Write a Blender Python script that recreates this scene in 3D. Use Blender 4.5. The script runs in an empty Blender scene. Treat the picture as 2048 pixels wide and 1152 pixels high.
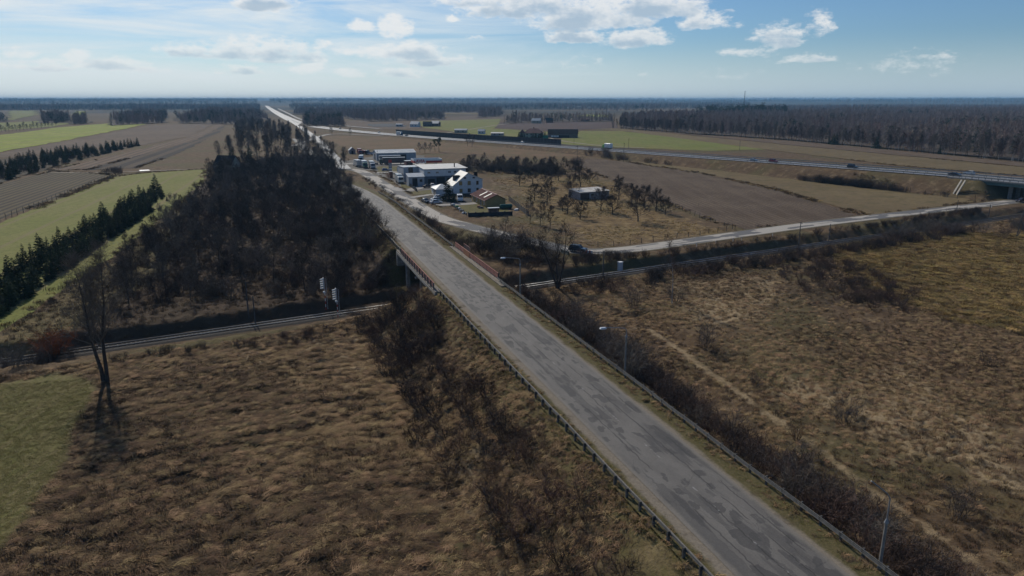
import bpy, bmesh, math, random
import numpy as np
from mathutils import Vector, Matrix
R = math.radians
SC = bpy.context.scene
COL = SC.collection
# ------------------------------------------------------------------ camera
CAM_Z = 36.5
FPX = 1409.0                       # focal length in pixels of a 2048 wide frame
PITCH = math.atan(376 / FPX)
cam_d = bpy.data.cameras.new('camera')
cam_d.sensor_width = 36.0
cam_d.lens = 36.0 * FPX / 2048.0
cam_d.clip_start = 0.5
cam_d.clip_end = 60000
cam = bpy.data.objects.new('camera', cam_d)
cam.location = (0, 0, CAM_Z)
cam.rotation_euler = (math.pi / 2 - PITCH, 0, 0)
COL.objects.link(cam)
SC.camera = cam
# ------------------------------------------------------------------ light
SUN_AZ = R(-29.5)                  # measured from +Y towards +X
SUN_EL = R(36)
SKY_STRENGTH = 0.066
sun_d = bpy.data.lights.new('sun', 'SUN')
sun_d.energy = 3.5
sun_d.angle = R(0.6)
sun_d.color = (1.0, 0.93, 0.82)
sun = bpy.data.objects.new('sun', sun_d)
sdir = Vector((math.sin(SUN_AZ) * math.cos(SUN_EL), math.cos(SUN_AZ) * math.cos(SUN_EL), math.sin(SUN_EL)))
sun.rotation_euler = sdir.to_track_quat('Z', 'Y').to_euler()
sun.location = (0, 0, 200)
COL.objects.link(sun)
SC.view_settings.view_transform = 'Standard'
SC.view_settings.look = 'None'
SC.view_settings.gamma = 1.0
SC.view_settings.use_curve_mapping = False
SC.view_settings.exposure = -0.02
SC.cycles.use_denoising = True
SC.cycles.use_adaptive_sampling = True
SC.cycles.adaptive_threshold = 0.02
SC.cycles.max_bounces = 5
SC.cycles.diffuse_bounces = 2
SC.cycles.glossy_bounces = 2
SC.cycles.transmission_bounces = 2
SC.cycles.transparent_max_bounces = 6
SC.cycles.volume_bounces = 0
SC.cycles.caustics_reflective = False
SC.cycles.caustics_refractive = False
CP, SP = math.cos(PITCH), math.sin(PITCH)


def ray(px, py):
    a = (px - 1024.0) / FPX
    b = -(py - 576.0) / FPX
    return (a, CP + b * SP, -SP + b * CP)


def at(px, py, z=0.0):
    """the point at height z that the photograph shows at a pixel (2048 wide)"""
    d = ray(px, py)
    t = (z - CAM_Z) / d[2]
    return Vector((d[0] * t, d[1] * t, z))


# ------------------------------------------------------------------ node helpers
class NT:
    def __init__(self, tree):
        self.t = tree
        self.n = tree.nodes
        self.l = tree.links

    def new(self, typ, **kw):
        nd = self.n.new(typ)
        for k, v in kw.items():
            setattr(nd, k, v)
        return nd

    def put(self, sock, v):
        if isinstance(v, bpy.types.NodeSocket):
            self.l.new(v, sock)
        elif v is not None:
            if isinstance(v, (tuple, list)) and hasattr(sock.default_value, '__len__'):
                n = len(sock.default_value)
                v = tuple(v)[:n] + (1.0,) * max(0, n - len(v))
            sock.default_value = v

    def math(self, op, a, b=None, c=None, clamp=False):
        nd = self.new('ShaderNodeMath', operation=op, use_clamp=clamp)
        self.put(nd.inputs[0], a)
        if b is not None:
            self.put(nd.inputs[1], b)
        if c is not None:
            self.put(nd.inputs[2], c)
        return nd.outputs[0]

    def vmath(self, op, a, b=None):
        nd = self.new('ShaderNodeVectorMath', operation=op)
        self.put(nd.inputs[0], a)
        if b is not None:
            self.put(nd.inputs[1], b)
        return nd.outputs['Value'] if op in ('LENGTH', 'DOT_PRODUCT') else nd.outputs[0]

    def mix(self, f, a, b, blend='MIX'):
        nd = self.new('ShaderNodeMix', data_type='RGBA', blend_type=blend)
        self.put(nd.inputs[0], f)
        self.put(nd.inputs[6], a)
        self.put(nd.inputs[7], b)
        return nd.outputs[2]

    def ramp(self, v, lo, hi, smooth=True):
        nd = self.new('ShaderNodeMapRange', interpolation_type='SMOOTHSTEP' if smooth else 'LINEAR')
        nd.clamp = True
        self.put(nd.inputs[0], v)
        self.put(nd.inputs[1], lo)
        self.put(nd.inputs[2], hi)
        return nd.outputs[0]

    def noise(self, vec, scale, detail=3.0, rough=0.55, dist=0.0):
        nd = self.new('ShaderNodeTexNoise')
        self.put(nd.inputs['Vector'], vec)
        self.put(nd.inputs['Scale'], scale)
        self.put(nd.inputs['Detail'], detail)
        self.put(nd.inputs['Roughness'], rough)
        self.put(nd.inputs['Distortion'], dist)
        return nd.outputs[0]

    def mapping(self, vec, loc=(0, 0, 0), rot=(0, 0, 0), scale=(1, 1, 1)):
        nd = self.new('ShaderNodeMapping')
        self.put(nd.inputs[0], vec)
        nd.inputs[1].default_value = loc
        nd.inputs[2].default_value = rot
        nd.inputs[3].default_value = scale
        return nd.outputs[0]


# ------------------------------------------------------------------ sky with clouds
world = bpy.data.worlds.new('World')
SC.world = world
world.use_nodes = True
world.cycles.sampling_method = 'MANUAL'
world.cycles.sample_map_resolution = 256
W = NT(world.node_tree)
W.n.clear()
w_out = W.new('ShaderNodeOutputWorld')
w_bg = W.new('ShaderNodeBackground')
w_bg.inputs[1].default_value = SKY_STRENGTH
W.l.new(w_bg.outputs[0], w_out.inputs[0])
sky = W.new('ShaderNodeTexSky', sky_type='NISHITA')
sky.sun_disc = False
sky.sun_elevation = SUN_EL
sky.sun_rotation = SUN_AZ
sky.altitude = 100
sky.air_density = 1.0
sky.dust_density = 0.4
sky.ozone_density = 4.0
tc = W.new('ShaderNodeTexCoord')
sep = W.new('ShaderNodeSeparateXYZ')
W.l.new(tc.outputs['Generated'], sep.inputs[0])
U = W.math('ARCTAN2', sep.outputs[0], sep.outputs[1])
V = W.math('ARCSINE', sep.outputs[2])
comb = W.new('ShaderNodeCombineXYZ')
W.l.new(U, comb.inputs[0])
W.l.new(V, comb.inputs[1])
UV = comb.outputs[0]
warp = W.new('ShaderNodeTexNoise')
W.put(warp.inputs['Vector'], W.mapping(UV, scale=(1, 1.8, 1)))
warp.inputs['Scale'].default_value = 26
warp.inputs['Detail'].default_value = 4
wv = W.vmath('MULTIPLY', W.vmath('SUBTRACT', warp.outputs[1], (0.5, 0.5, 0.5)), (0.030, 0.013, 0))
UVW = W.vmath('ADD', UV, wv)
sepw = W.new('ShaderNodeSeparateXYZ')
W.l.new(UVW, sepw.inputs[0])
# centre x, base y, half width, height (2048-pixel photograph), thickness
CLOUDS = [(520, 10, 62, 20, 1), (1045, 20, 130, 40, 1), (1180, 42, 125, 46, 1.1), (1315, 22, 95, 36, 1), (950, 6, 80, 22, .9),
          (1150, 76, 64, 22, 1), (1272, 85, 64, 26, 1), (1412, 50, 54, 26, .9), (1560, 76, 52, 32, .6), (1634, 60, 22, 26, .55),
          (788, 60, 34, 20, 1), (728, 55, 28, 11, .8), (903, 39, 15, 6, .7), (520, 108, 135, 30, .9), (410, 108, 80, 20, .8),
          (640, 94, 20, 10, .8), (630, 118, 26, 14, .8), (740, 107, 36, 13, .7), (820, 108, 78, 24, .9), (865, 122, 85, 20, .7),
          (815, 150, 64, 14, .8), (612, 144, 36, 13, .8), (240, 136, 70, 20, .8), (95, 136, 66, 18, .7), (40, 107, 30, 9, .7),
          (480, 144, 56, 12, .6), (1500, 108, 56, 13, .5), (1602, 121, 50, 14, .65), (1810, 131, 44, 13, .12), (705, 148, 36, 9, .6),
          (160, 118, 26, 12, .6), (560, 122, 70, 12, .6), (690, 104, 24, 8, .6), (955, 73, 16, 5, .4), (1090, 130, 90, 10, .1),
          (1430, 152, 80, 8, .1), (1880, 120, 30, 12, .05)]
best = None
under = None
for (cx, cy, hw, hh, amp) in CLOUDS:
    d0 = Vector(ray(cx, cy)).normalized()
    u0, v0 = math.atan2(d0.x, d0.y), math.asin(d0.z)
    a, b = hw / FPX * 1.1, hh / FPX * 1.15
    ma = W.new('ShaderNodeVectorMath', operation='MULTIPLY_ADD')
    W.put(ma.inputs[0], UVW)
    ma.inputs[1].default_value = (1 / a, 1 / b, 0)
    ma.inputs[2].default_value = (-u0 / a, -v0 / b + (0 if hw > 45 else -.3), 0)
    dd = ma.outputs[0]
    dy = None
    if hw > 45:                                  # flat base
        sy = W.new('ShaderNodeSeparateXYZ')
        W.l.new(dd, sy.inputs[0])
        dy = sy.outputs[1]
        dd = W.vmath('MAXIMUM', dd, W.vmath('MULTIPLY', dd, (1, -2.6, 0)))
    q = W.math('MULTIPLY_ADD', W.vmath('DOT_PRODUCT', dd, dd), -amp, amp)
    if dy is not None:                           # shaded underside
        g = W.math('MULTIPLY_ADD', dy, -.9, q)
        under = g if under is None else W.math('MAXIMUM', under, g)
    best = q if best is None else W.math('MAXIMUM', best, q)
fbm = W.noise(W.mapping(UV, scale=(1, 2.0, 1)), 48, 8, 0.68)
fbm2 = W.noise(W.mapping(UV, scale=(1, 1.8, 1)), 20, 5, 0.6)
dens = W.math('ADD', best, W.math('MULTIPLY', W.math('SUBTRACT', fbm, 0.5), 2.3))
dens = W.math('ADD', dens, W.math('MULTIPLY', W.math('SUBTRACT', fbm2, 0.52), 1.5))
cloud = W.ramp(dens, -0.05, 0.75)
core = W.ramp(W.math('ADD', under, W.math('MULTIPLY', W.math('SUBTRACT', fbm2, .5), 2.6)), .25, 1.15)
# fair-weather cumulus over the rest of the sky, on a level sheet above the place
zc = W.math('MAXIMUM', sep.outputs[2], 0.05)
px_ = W.math('DIVIDE', sep.outputs[0], zc)
py_ = W.math('DIVIDE', sep.outputs[1], zc)
cb2 = W.new('ShaderNodeCombineXYZ')
W.l.new(px_, cb2.inputs[0])
W.l.new(py_, cb2.inputs[1])
over = W.noise(cb2.outputs[0], 0.62, 6, 0.58, 0.2)
over = W.math('MULTIPLY', W.ramp(over, 0.62, 0.76), W.ramp(V, 0.14, 0.24))
# thin high cirrus veil: streaks that fan over the sky
cirr = W.noise(W.mapping(UV, rot=(0, 0, R(-7)), scale=(1.3, 11, 1)), 2.6, 6, 0.62, 0.6)
veil = W.math('MULTIPLY', W.ramp(cirr, 0.32, 0.70), W.ramp(V, -0.02, 0.05))
toward = W.math('COSINE', W.math('SUBTRACT', U, SUN_AZ))
veil = W.math('MULTIPLY', veil, W.ramp(toward, 0.72, 1.0))
low = W.ramp(V, 0.085, -0.005)
base = W.mix(1.0, sky.outputs[0], (.78, 1.0, 1.21, 1), 'MULTIPLY')
hazec = W.mix(W.ramp(toward, 0.5, 1.0), (8.0, 9.9, 11.4, 1), (11.4, 12.8, 13.6, 1))
skyc = W.mix(W.math('MULTIPLY', low, 0.75), base, hazec)
skyc = W.mix(W.math('MULTIPLY', veil, 0.95), skyc, (11.6, 12.5, 13.0, 1))
cw = W.mix(W.math('MULTIPLY', core, 1.0), (13.2, 13.3, 13.2, 1), (6.6, 8.2, 9.8, 1))
fade = W.math('MULTIPLY', W.ramp(V, 0.0, 0.10), 0.42)
cl_a = W.math('MULTIPLY', cloud, W.math('ADD', 0.42, fade))
skyc = W.mix(cl_a, skyc, cw)
skyc = W.mix(W.math('MULTIPLY', over, 0.85), skyc, (11.5, 11.8, 12.0, 1))
W.l.new(skyc, w_bg.inputs[0])
# ------------------------------------------------------------------ materials
MATS = {}


def mat(name, color, rough=0.85, color2=None, scale=4.0, detail=3.0, metal=0.0, bump=0.0, rnd=0.0, coord='Object', spec=0.35, stretch=(1, 1, 1), lo=0.35, hi=0.65):
    if name in MATS:
        return MATS[name]
    m = bpy.data.materials.new(name)
    m.use_nodes = True
    T = NT(m.node_tree)
    b = T.n['Principled BSDF']
    b.inputs['Roughness'].default_value = rough
    b.inputs['Metallic'].default_value = metal
    b.inputs['Specular IOR Level'].default_value = spec
    col = tuple(color) + (1,)
    if color2 is not None or bump:
        t = T.new('ShaderNodeTexCoord')
        v = T.mapping(t.outputs[coord], scale=stretch)
        nz = T.noise(v, scale, detail, 0.6)
        if color2 is not None:
            col = T.mix(T.ramp(nz, lo, hi), col, tuple(color2) + (1,))
        if bump:
            bp = T.new('ShaderNodeBump')
            bp.inputs['Strength'].default_value = bump
            bp.inputs['Distance'].default_value = 0.05
            T.l.new(nz, bp.inputs['Height'])
            T.l.new(bp.outputs[0], b.inputs['Normal'])
    if rnd:
        oi = T.new('ShaderNodeObjectInfo')
        hs = T.new('ShaderNodeHueSaturation')
        T.put(hs.inputs['Value'], T.math('ADD', 1.0 - rnd, T.math('MULTIPLY', oi.outputs['Random'], 2 * rnd)))
        r2 = T.math('FRACT', T.math('MULTIPLY', oi.outputs['Random'], 7.31))
        T.put(hs.inputs['Hue'], T.math('ADD', 0.485, T.math('MULTIPLY', r2, 0.03)))
        T.put(hs.inputs['Color'], col)
        col = hs.outputs[0]
    T.put(b.inputs['Base Color'], col)
    MATS[name] = m
    return m


# ------------------------------------------------------------------ mesh helpers
class MB:
    def __init__(self):
        self.v = []
        self.f = []
        self.m = []
        self.k = 0

    def add(self, vs, fs):
        o = len(self.v)
        self.v += [tuple(p) for p in vs]
        self.f += [tuple(i + o for i in f) for f in fs]
        self.m += [self.k] * len(fs)
        return self

    def box(self, c, s, rz=0.0, top=None):
        """centre, size; top = (sx, sy) size of a tapered top face"""
        hx, hy, hz = s[0] / 2, s[1] / 2, s[2] / 2
        tx, ty = (top[0] / 2, top[1] / 2) if top else (hx, hy)
        p = [(-hx, -hy, -hz), (hx, -hy, -hz), (hx, hy, -hz), (-hx, hy, -hz), (-tx, -ty, hz), (tx, -ty, hz), (tx, ty, hz), (-tx, ty, hz)]
        cr, sr = math.cos(rz), math.sin(rz)
        p = [(c[0] + x * cr - y * sr, c[1] + x * sr + y * cr, c[2] + z) for x, y, z in p]
        return self.add(p, [(0, 3, 2, 1), (4, 5, 6, 7), (0, 1, 5, 4), (1, 2, 6, 5), (2, 3, 7, 6), (3, 0, 4, 7)])

    def cbox(self, c, s, ch=0.04):
        """box with chamfered upper edges"""
        x, y, z = s
        self.box((c[0], c[1], c[2] - ch / 2), (x, y, z - ch))
        return self.box((c[0], c[1], c[2] + z / 2 - ch / 2), (x, y, ch), top=(x - 2 * ch, y - 2 * ch))

    def tube(self, p0, p1, r0, r1=None, n=6, caps=True):
        r1 = r0 if r1 is None else r1
        p0, p1 = Vector(p0), Vector(p1)
        d = (p1 - p0).normalized()
        a = d.orthogonal().normalized()
        b = d.cross(a)
        vs = []
        for p, r in ((p0, r0), (p1, r1)):
            for i in range(n):
                t = 2 * math.pi * i / n
                vs.append(p + (a * math.cos(t) + b * math.sin(t)) * r)
        fs = [(i, (i + 1) % n, n + (i + 1) % n, n + i) for i in range(n)]
        if caps:
            fs += [tuple(range(n - 1, -1, -1)), tuple(range(n, 2 * n))]
        return self.add(vs, fs)

    def path(self, pts, r, n=6):
        for a, b in zip(pts[:-1], pts[1:]):
            self.tube(a, b, r, r, n)
        return self

    def extr(self, prof, y0, y1):
        """profile of (x, z) extruded along y"""
        n = len(prof)
        vs = [(x, y0, z) for x, z in prof] + [(x, y1, z) for x, z in prof]
        fs = [(i, (i + 1) % n, n + (i + 1) % n, n + i) for i in range(n)]
        fs += [tuple(range(n - 1, -1, -1)), tuple(range(n, 2 * n))]
        return self.add(vs, fs)

    def poly(self, pts):
        return self.add(pts, [tuple(range(len(pts)))])

    def mesh(self, name, mats):
        me = bpy.data.meshes.new(name)
        me.from_pydata(self.v, [], self.f)
        for m in (mats if isinstance(mats, (list, tuple)) else [mats]):
            me.materials.append(m)
        if any(self.m):
            me.polygons.foreach_set('material_index', self.m)
        bm = bmesh.new()
        bm.from_mesh(me)
        bmesh.ops.recalc_face_normals(bm, faces=bm.faces)
        bm.to_mesh(me)
        bm.free()
        me.update()
        return me


def obj(name, me, parent=None, loc=(0, 0, 0), rz=0.0, sc=None):
    o = bpy.data.objects.new(name, me)
    COL.objects.link(o)
    o.location = loc
    if rz:
        o.rotation_euler = (0, 0, rz)
    if sc is not None:
        o.scale = (sc, sc, sc) if not hasattr(sc, '__len__') else sc
    if parent is not None:
        o.parent = parent
    return o


def tag(o, label, cat, group=None):
    o['label'] = label
    o['category'] = cat
    if group:
        o['group'] = group
    return o


def thing(name, label, cat, loc=(0, 0, 0), rz=0.0, group=None, sc=None):
    return tag(obj(name, None, None, loc, rz, sc), label, cat, group)


def part(name, mb, m, parent, loc=(0, 0, 0), rz=0.0):
    return obj(name, mb.mesh(name, m) if isinstance(mb, MB) else mb, parent, loc, rz)


def struct(name, me, kind='structure', loc=(0, 0, 0), rz=0.0):
    o = obj(name, me, None, loc, rz)
    o['kind'] = kind
    return o


def np_mesh(name, verts, faces, mats, mat_idx=None, smooth=False):
    """verts (n,3), faces (m,k) arrays of equal-sided faces"""
    me = bpy.data.meshes.new(name)
    verts = np.asarray(verts, dtype=np.float32)
    faces = np.asarray(faces, dtype=np.int32)
    k = faces.shape[1]
    me.vertices.add(len(verts))
    me.vertices.foreach_set('co', verts.ravel())
    me.loops.add(faces.size)
    me.loops.foreach_set('vertex_index', faces.ravel())
    me.polygons.add(len(faces))
    me.polygons.foreach_set('loop_start', np.arange(0, faces.size, k, dtype=np.int32))
    if mat_idx is not None:
        me.polygons.foreach_set('material_index', np.asarray(mat_idx, dtype=np.int32))
    if smooth:
        me.polygons.foreach_set('use_smooth', np.ones(len(faces), dtype=bool))
    for m in (mats if isinstance(mats, (list, tuple)) else [mats]):
        me.materials.append(m)
    me.update(calc_edges=True)
    return me


# ------------------------------------------------------------------ value noise
def vnoise(x, y, seed=0):
    xi, yi = np.floor(x).astype(np.int64), np.floor(y).astype(np.int64)
    xf, yf = x - xi, y - yi

    def h(a, b):
        n = (a * 374761393 + b * 668265263 + seed * 1442695041) & 0xFFFFFFFF
        n = ((n ^ (n >> 13)) * 1274126177) & 0xFFFFFFFF
        return ((n ^ (n >> 16)) & 0xFFFF) / 65535.0
    u, v = xf * xf * (3 - 2 * xf), yf * yf * (3 - 2 * yf)
    return (h(xi, yi) * (1 - u) + h(xi + 1, yi) * u) * (1 - v) + (h(xi, yi + 1) * (1 - u) + h(xi + 1, yi + 1) * u) * v


def fbm_np(x, y, seed=0, oct=4):
    s, a, t = 0.0, 1.0, 0.0
    for i in range(oct):
        s = s + a * vnoise(x * 2 ** i, y * 2 ** i, seed + i * 17)
        t += a
        a *= 0.5
    return s / t


def in_poly(x, y, poly):
    inside = np.zeros(np.shape(x), dtype=bool)
    n = len(poly)
    j = n - 1
    for i in range(n):
        xi, yi = poly[i][0], poly[i][1]
        xj, yj = poly[j][0], poly[j][1]
        if yi != yj:
            c = ((yi > y) != (yj > y)) & (x < (xj - xi) * (y - yi) / (yj - yi) + xi)
            inside ^= c
        j = i
    return inside


def pix_poly(pts, z=0.0):
    return [tuple(at(px, py, z))[:2] for px, py in pts]


# ------------------------------------------------------------------ lines of the place
ROAD_Z = 6.5
A0 = at(1586, 1152, ROAD_Z)
_a1 = at(743, 400, ROAD_Z)
RD = Vector((_a1.x - A0.x, _a1.y - A0.y)).normalized()      # along the road
RN = Vector((RD.y, -RD.x))                                  # to its right
ROAD_RZ = math.atan2(RD.y, RD.x) - math.pi / 2
RAIL_Z = -1.35
T0 = at(0, 722, RAIL_Z)
_t1 = at(1150, 557, RAIL_Z)
TD = Vector((_t1.x - T0.x, _t1.y - T0.y)).normalized()
TN = Vector((-TD.y, TD.x))                                  # away from the camera
TRACK_RZ = math.atan2(TD.y, TD.x)


def sstep(x, a, b):
    t = np.clip((np.asarray(x, dtype=float) - a) / (b - a), 0, 1)
    return t * t * (3 - 2 * t)


def road_z(s):
    return ROAD_Z - (ROAD_Z - 0.25) * sstep(s, 175, 330)


def road_pt(s, t, z=None):
    return Vector((A0.x + RD.x * s + RN.x * t, A0.y + RD.y * s + RN.y * t, float(road_z(s)) if z is None else z))


def track_pt(s, q, z=RAIL_Z):
    return Vector((T0.x + TD.x * s + TN.x * q, T0.y + TD.y * s + TN.y * q, z))


def road_st(x, y):
    return (x - A0.x) * RD.x + (y - A0.y) * RD.y, (x - A0.x) * RN.x + (y - A0.y) * RN.y


def track_sq(x, y):
    return (x - T0.x) * TD.x + (y - T0.y) * TD.y, (x - T0.x) * TN.x + (y - T0.y) * TN.y


def catmull(pts, step):
    P = [np.array(p, dtype=float) for p in pts]
    P = [2 * P[0] - P[1]] + P + [2 * P[-1] - P[-2]]
    out = []
    for i in range(1, len(P) - 2):
        L = np.linalg.norm(P[i + 1] - P[i])
        n = max(1, int(L / step))
        for k in range(n):
            t = k / n
            out.append(0.5 * ((2 * P[i]) + (-P[i - 1] + P[i + 1]) * t + (2 * P[i - 1] - 5 * P[i] + 4 * P[i + 1] - P[i + 2]) * t * t + (-P[i - 1] + 3 * P[i] - 3 * P[i + 1] + P[i + 2]) * t ** 3))
    out.append(P[-2])
    return np.array(out)


EXP = catmull([tuple(at(*p)) for p in ((2048, 361, 6.5), (1924, 350.5, 6.5), (1775, 339.5, 6.2), (1600, 326.8, 5.6), (1400, 313, 4.6), (1200, 298.5, 3.4), (1000, 284.5, 2.2),
                                       (880, 276.5, 1.5), (740, 265.0, .8), (655, 256.0, .5), (600, 246.5, .4), (566, 232, .3), (548, 222, .3), (536, 214, .3), (529, 208.5, .3))], 12)
_e = EXP[0] - EXP[1]
_e = _e / np.linalg.norm(_e)
EXP = np.vstack([[EXP[0] + _e * d for d in (90, 75, 60, 45, 30, 15)], EXP])
EXP[:6, 2] = 6.5
EXP_D = np.vstack([EXP[EXP[:, 1] < 900][::2], EXP[EXP[:, 1] >= 900][::18], EXP[-1:]])
SRV = catmull([tuple(at(*p))[:2] for p in ((640, 333), (700, 339), (727, 345), (765, 368), (805, 393), (870, 432), (925, 450), (980, 464), (1100, 492), (1165, 503), (1250, 500), (1380, 483), (1500, 466), (1700, 440), (2030, 403))]
              + [(200, 268), (290, 318)], 3)


def line_dist(x, y, P):
    """distance, height and signed side of the nearest point of polyline P"""
    best = np.full(np.shape(x), 1e12)
    zz = np.zeros(np.shape(x))
    for a, b in zip(P[:-1], P[1:]):
        d = b[:2] - a[:2]
        L2 = d @ d
        t = np.clip(((x - a[0]) * d[0] + (y - a[1]) * d[1]) / L2, 0, 1)
        r = (x - a[0] - d[0] * t) ** 2 + (y - a[1] - d[1] * t) ** 2
        m = r < best
        best = np.where(m, r, best)
        if P.shape[1] > 2:
            zz = np.where(m, a[2] + (b[2] - a[2]) * t, zz)
    return np.sqrt(best), zz


EXP_HW = 11.5
FLAT = []          # field outlines: no tussocks there


def ground_shape(x, y):
    """height of the earthworks without tussocks"""
    x = np.asarray(x, dtype=float)
    y = np.asarray(y, dtype=float)
    s, t = road_st(x, y)
    u, q = track_sq(x, y)
    emb = road_z(s) - 0.16 - np.maximum(0, np.abs(t) - 6.1) / 1.55
    gap = np.maximum(0, np.abs(q) - 7.0) / 1.25 - 1.4
    emb = np.minimum(emb, gap)
    emb = np.where(s > 345, -9, emb)
    d, ze = line_dist(x, y, EXP_D)
    e2 = ze - 0.25 - np.maximum(0, d - EXP_HW) / 1.7
    # the expressway bridge leaves a gap over the side road and the railway
    dsr, _ = line_dist(x, y, SRV[SRV[:, 0] > 120])
    g2 = np.maximum(0, np.minimum(dsr - 6.5, np.where(q < 0, -q - 6.0, 99))) / 1.3
    e2 = np.where(x > 120, np.minimum(e2, g2), e2)
    cut = np.where(q < 0, np.clip((-q - 6.0) / 2.6, 0, 1), np.clip((q - 2.8) / 2.4, 0, 1))
    cut = -1.75 * (1 - cut * cut * (3 - 2 * cut))
    dit = -0.9 * np.exp(-((t - 31 - 1.5 * np.sin(s * 0.06)) / 1.6) ** 2) * (s < 75) * (s > -20)
    z = np.where(q < 12, np.minimum(cut, 0) + dit, cut)
    z = np.maximum(np.maximum(z, emb), e2)
    return z


def ground_z(x, y):
    return float(ground_shape(np.array([x]), np.array([y]))[0])


def at_ground(px, py, dz=0.0):
    z = 0.0
    for _ in range(14):
        p = at(px, py, z)
        z = 0.5 * z + 0.5 * ground_z(p.x, p.y)
    p = at(px, py, z)
    return Vector((p.x, p.y, ground_z(p.x, p.y) + dz))
# ------------------------------------------------------------------ field sheets (outlines read off the photograph, laid on the level ground)
def field(name, pix, m, z=0.08, jit=0.012, relief=True):
    ext = []                                   # outlines that reach the frame run on past it
    for i, (a, b) in enumerate(pix):
        for edge_, to in ((0, -60), (2048, 2108)):
            if a == edge_:
                j = pix[i - 1] if pix[i - 1][0] != edge_ else pix[(i + 1) % len(pix)]
                if j[0] != edge_:
                    b = b + (b - j[1]) / (a - j[0]) * (to - a)
                a = to
                break
        ext.append((a, b))
    pix = ext
    P = pix_poly(pix)
    FLAT.append(P)
    out = []
    rg = random.Random(len(FLAT) * 7)
    for i, a in enumerate(P):
        b = P[(i + 1) % len(P)]
        L = math.hypot(b[0] - a[0], b[1] - a[1])
        D = max(60, min(math.hypot(*a), math.hypot(*b)))
        n = max(1, min(60, int(L / (D * 0.02))))
        for k in range(n):
            t = k / n
            w = D * jit * (rg.random() - 0.5) * (0 if k == 0 else 1)
            out.append((a[0] + (b[0] - a[0]) * t + w * 0.3, a[1] + (b[1] - a[1]) * t + w, z))
    bm = bmesh.new()
    bm.faces.new([bm.verts.new(p) for p in out])
    bmesh.ops.triangulate(bm, faces=bm.faces)
    bmesh.ops.recalc_face_normals(bm, faces=bm.faces)
    for f in bm.faces:
        if f.normal.z < 0:
            f.normal_flip()
    me = bpy.data.meshes.new(name)
    bm.to_mesh(me)
    bm.free()
    me.materials.append(m)
    return struct(name, me)


def field_mat(name, c1, c2, c3, scale=0.05, rows=None, row_amt=0.5, row_col=None, fine=1.2, row_rot=0.0, bump=0.3, tram=None):
    m = bpy.data.materials.new(name)
    m.use_nodes = True
    T = NT(m.node_tree)
    b = T.n['Principled BSDF']
    b.inputs['Roughness'].default_value = 0.95
    b.inputs['Specular IOR Level'].default_value = 0.1
    t = T.new('ShaderNodeTexCoord')
    v = t.outputs['Object']
    n1 = T.noise(v, scale, 5, 0.6)
    n2 = T.noise(v, fine, 4, 0.7)
    n3 = T.noise(T.mapping(v, rot=(0, 0, row_rot), scale=(1.0, 0.06, 1)), 0.22, 3, 0.55)
    col = T.mix(T.ramp(n1, 0.38, 0.62), c1 + (1,), c2 + (1,))
    col = T.mix(T.ramp(n2, 0.42, 0.66), col, c3 + (1,))
    col = T.mix(T.math('MULTIPLY', T.ramp(n3, 0.45, 0.62), 0.45), col, c2 + (1,))
    if rows:
        wv = T.new('ShaderNodeTexWave', wave_type='BANDS', bands_direction='X')
        T.put(wv.inputs['Vector'], T.mapping(v, rot=(0, 0, row_rot)))
        wv.inputs['Scale'].default_value = rows
        wv.inputs['Distortion'].default_value = 1.2
        wv.inputs['Detail'].default_value = 2
        wv.inputs['Detail Scale'].default_value = 0.4
        col = T.mix(T.math('MULTIPLY', T.ramp(wv.outputs[1], 0.35, 0.75), row_amt), col, (row_col or c3) + (1,))
    n4 = T.noise(v, fine * 3.1, 3, .75)
    col = T.mix(T.math('MULTIPLY', T.ramp(n4, .5, .72), .55), col, tuple(c * .45 for c in c3) + (1,))
    n5 = T.noise(T.mapping(v, loc=(70, 20, 0)), scale * .6, 4, .6)
    col = T.mix(T.math('MULTIPLY', T.ramp(n5, .55, .7), .35), col, tuple(c * .55 for c in c1) + (1,))
    if tram:
        tw_ = T.new('ShaderNodeTexWave', wave_type='BANDS', bands_direction='X')
        T.put(tw_.inputs['Vector'], T.mapping(v, rot=(0, 0, row_rot)))
        tw_.inputs['Scale'].default_value = tram
        tw_.inputs['Distortion'].default_value = .25
        col = T.mix(T.math('MULTIPLY', T.ramp(tw_.outputs[1], .94, .985), .55), col, (.20, .155, .085, 1))
    T.put(b.inputs['Base Color'], col)
    bp = T.new('ShaderNodeBump')
    bp.inputs['Strength'].default_value = bump
    bp.inputs['Distance'].default_value = 0.25
    T.l.new(n2, bp.inputs['Height'])
    T.l.new(bp.outputs[0], b.inputs['Normal'])
    return m


def pix_angle(p, q):
    a, b = at(*p), at(*q)
    return math.atan2(b.y - a.y, b.x - a.x)


ang_l = pix_angle((0, 441), (230, 351))
ang_r = pix_angle((1140, 322), (1480, 460))
M_green = field_mat('young_crop', (.165, .175, .04), (.20, .185, .06), (.13, .14, .034), .02, fine=.5, tram=.026, row_rot=math.pi / 2 - ang_l)
M_green2 = field_mat('bright_crop', (.22, .26, .03), (.26, .27, .05), (.18, .215, .028), .008, fine=.06, tram=.016, row_rot=math.pi / 2 - ang_l)
M_green3 = field_mat('dull_crop', (.15, .17, .035), (.19, .17, .055), (.125, .14, .03), .01, fine=.08)
M_vine = field_mat('row_soil', (.105, .075, .05), (.13, .10, .055), (.085, .075, .03), .03, rows=.105, row_amt=.8, row_col=(.03, .024, .02), row_rot=math.pi / 2 - ang_l)
M_tan = field_mat('stubble_rows', (.19, .13, .08), (.15, .10, .065), (.12, .085, .055), .02, rows=.06, row_amt=.75, row_col=(.075, .055, .04), row_rot=math.pi / 2 - ang_l)
M_dark = field_mat('dark_rows', (.036, .028, .024), (.045, .034, .028), (.03, .025, .021), .02, rows=.03, row_amt=.55, row_col=(.12, .085, .05), row_rot=math.pi / 2 - ang_l)
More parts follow.
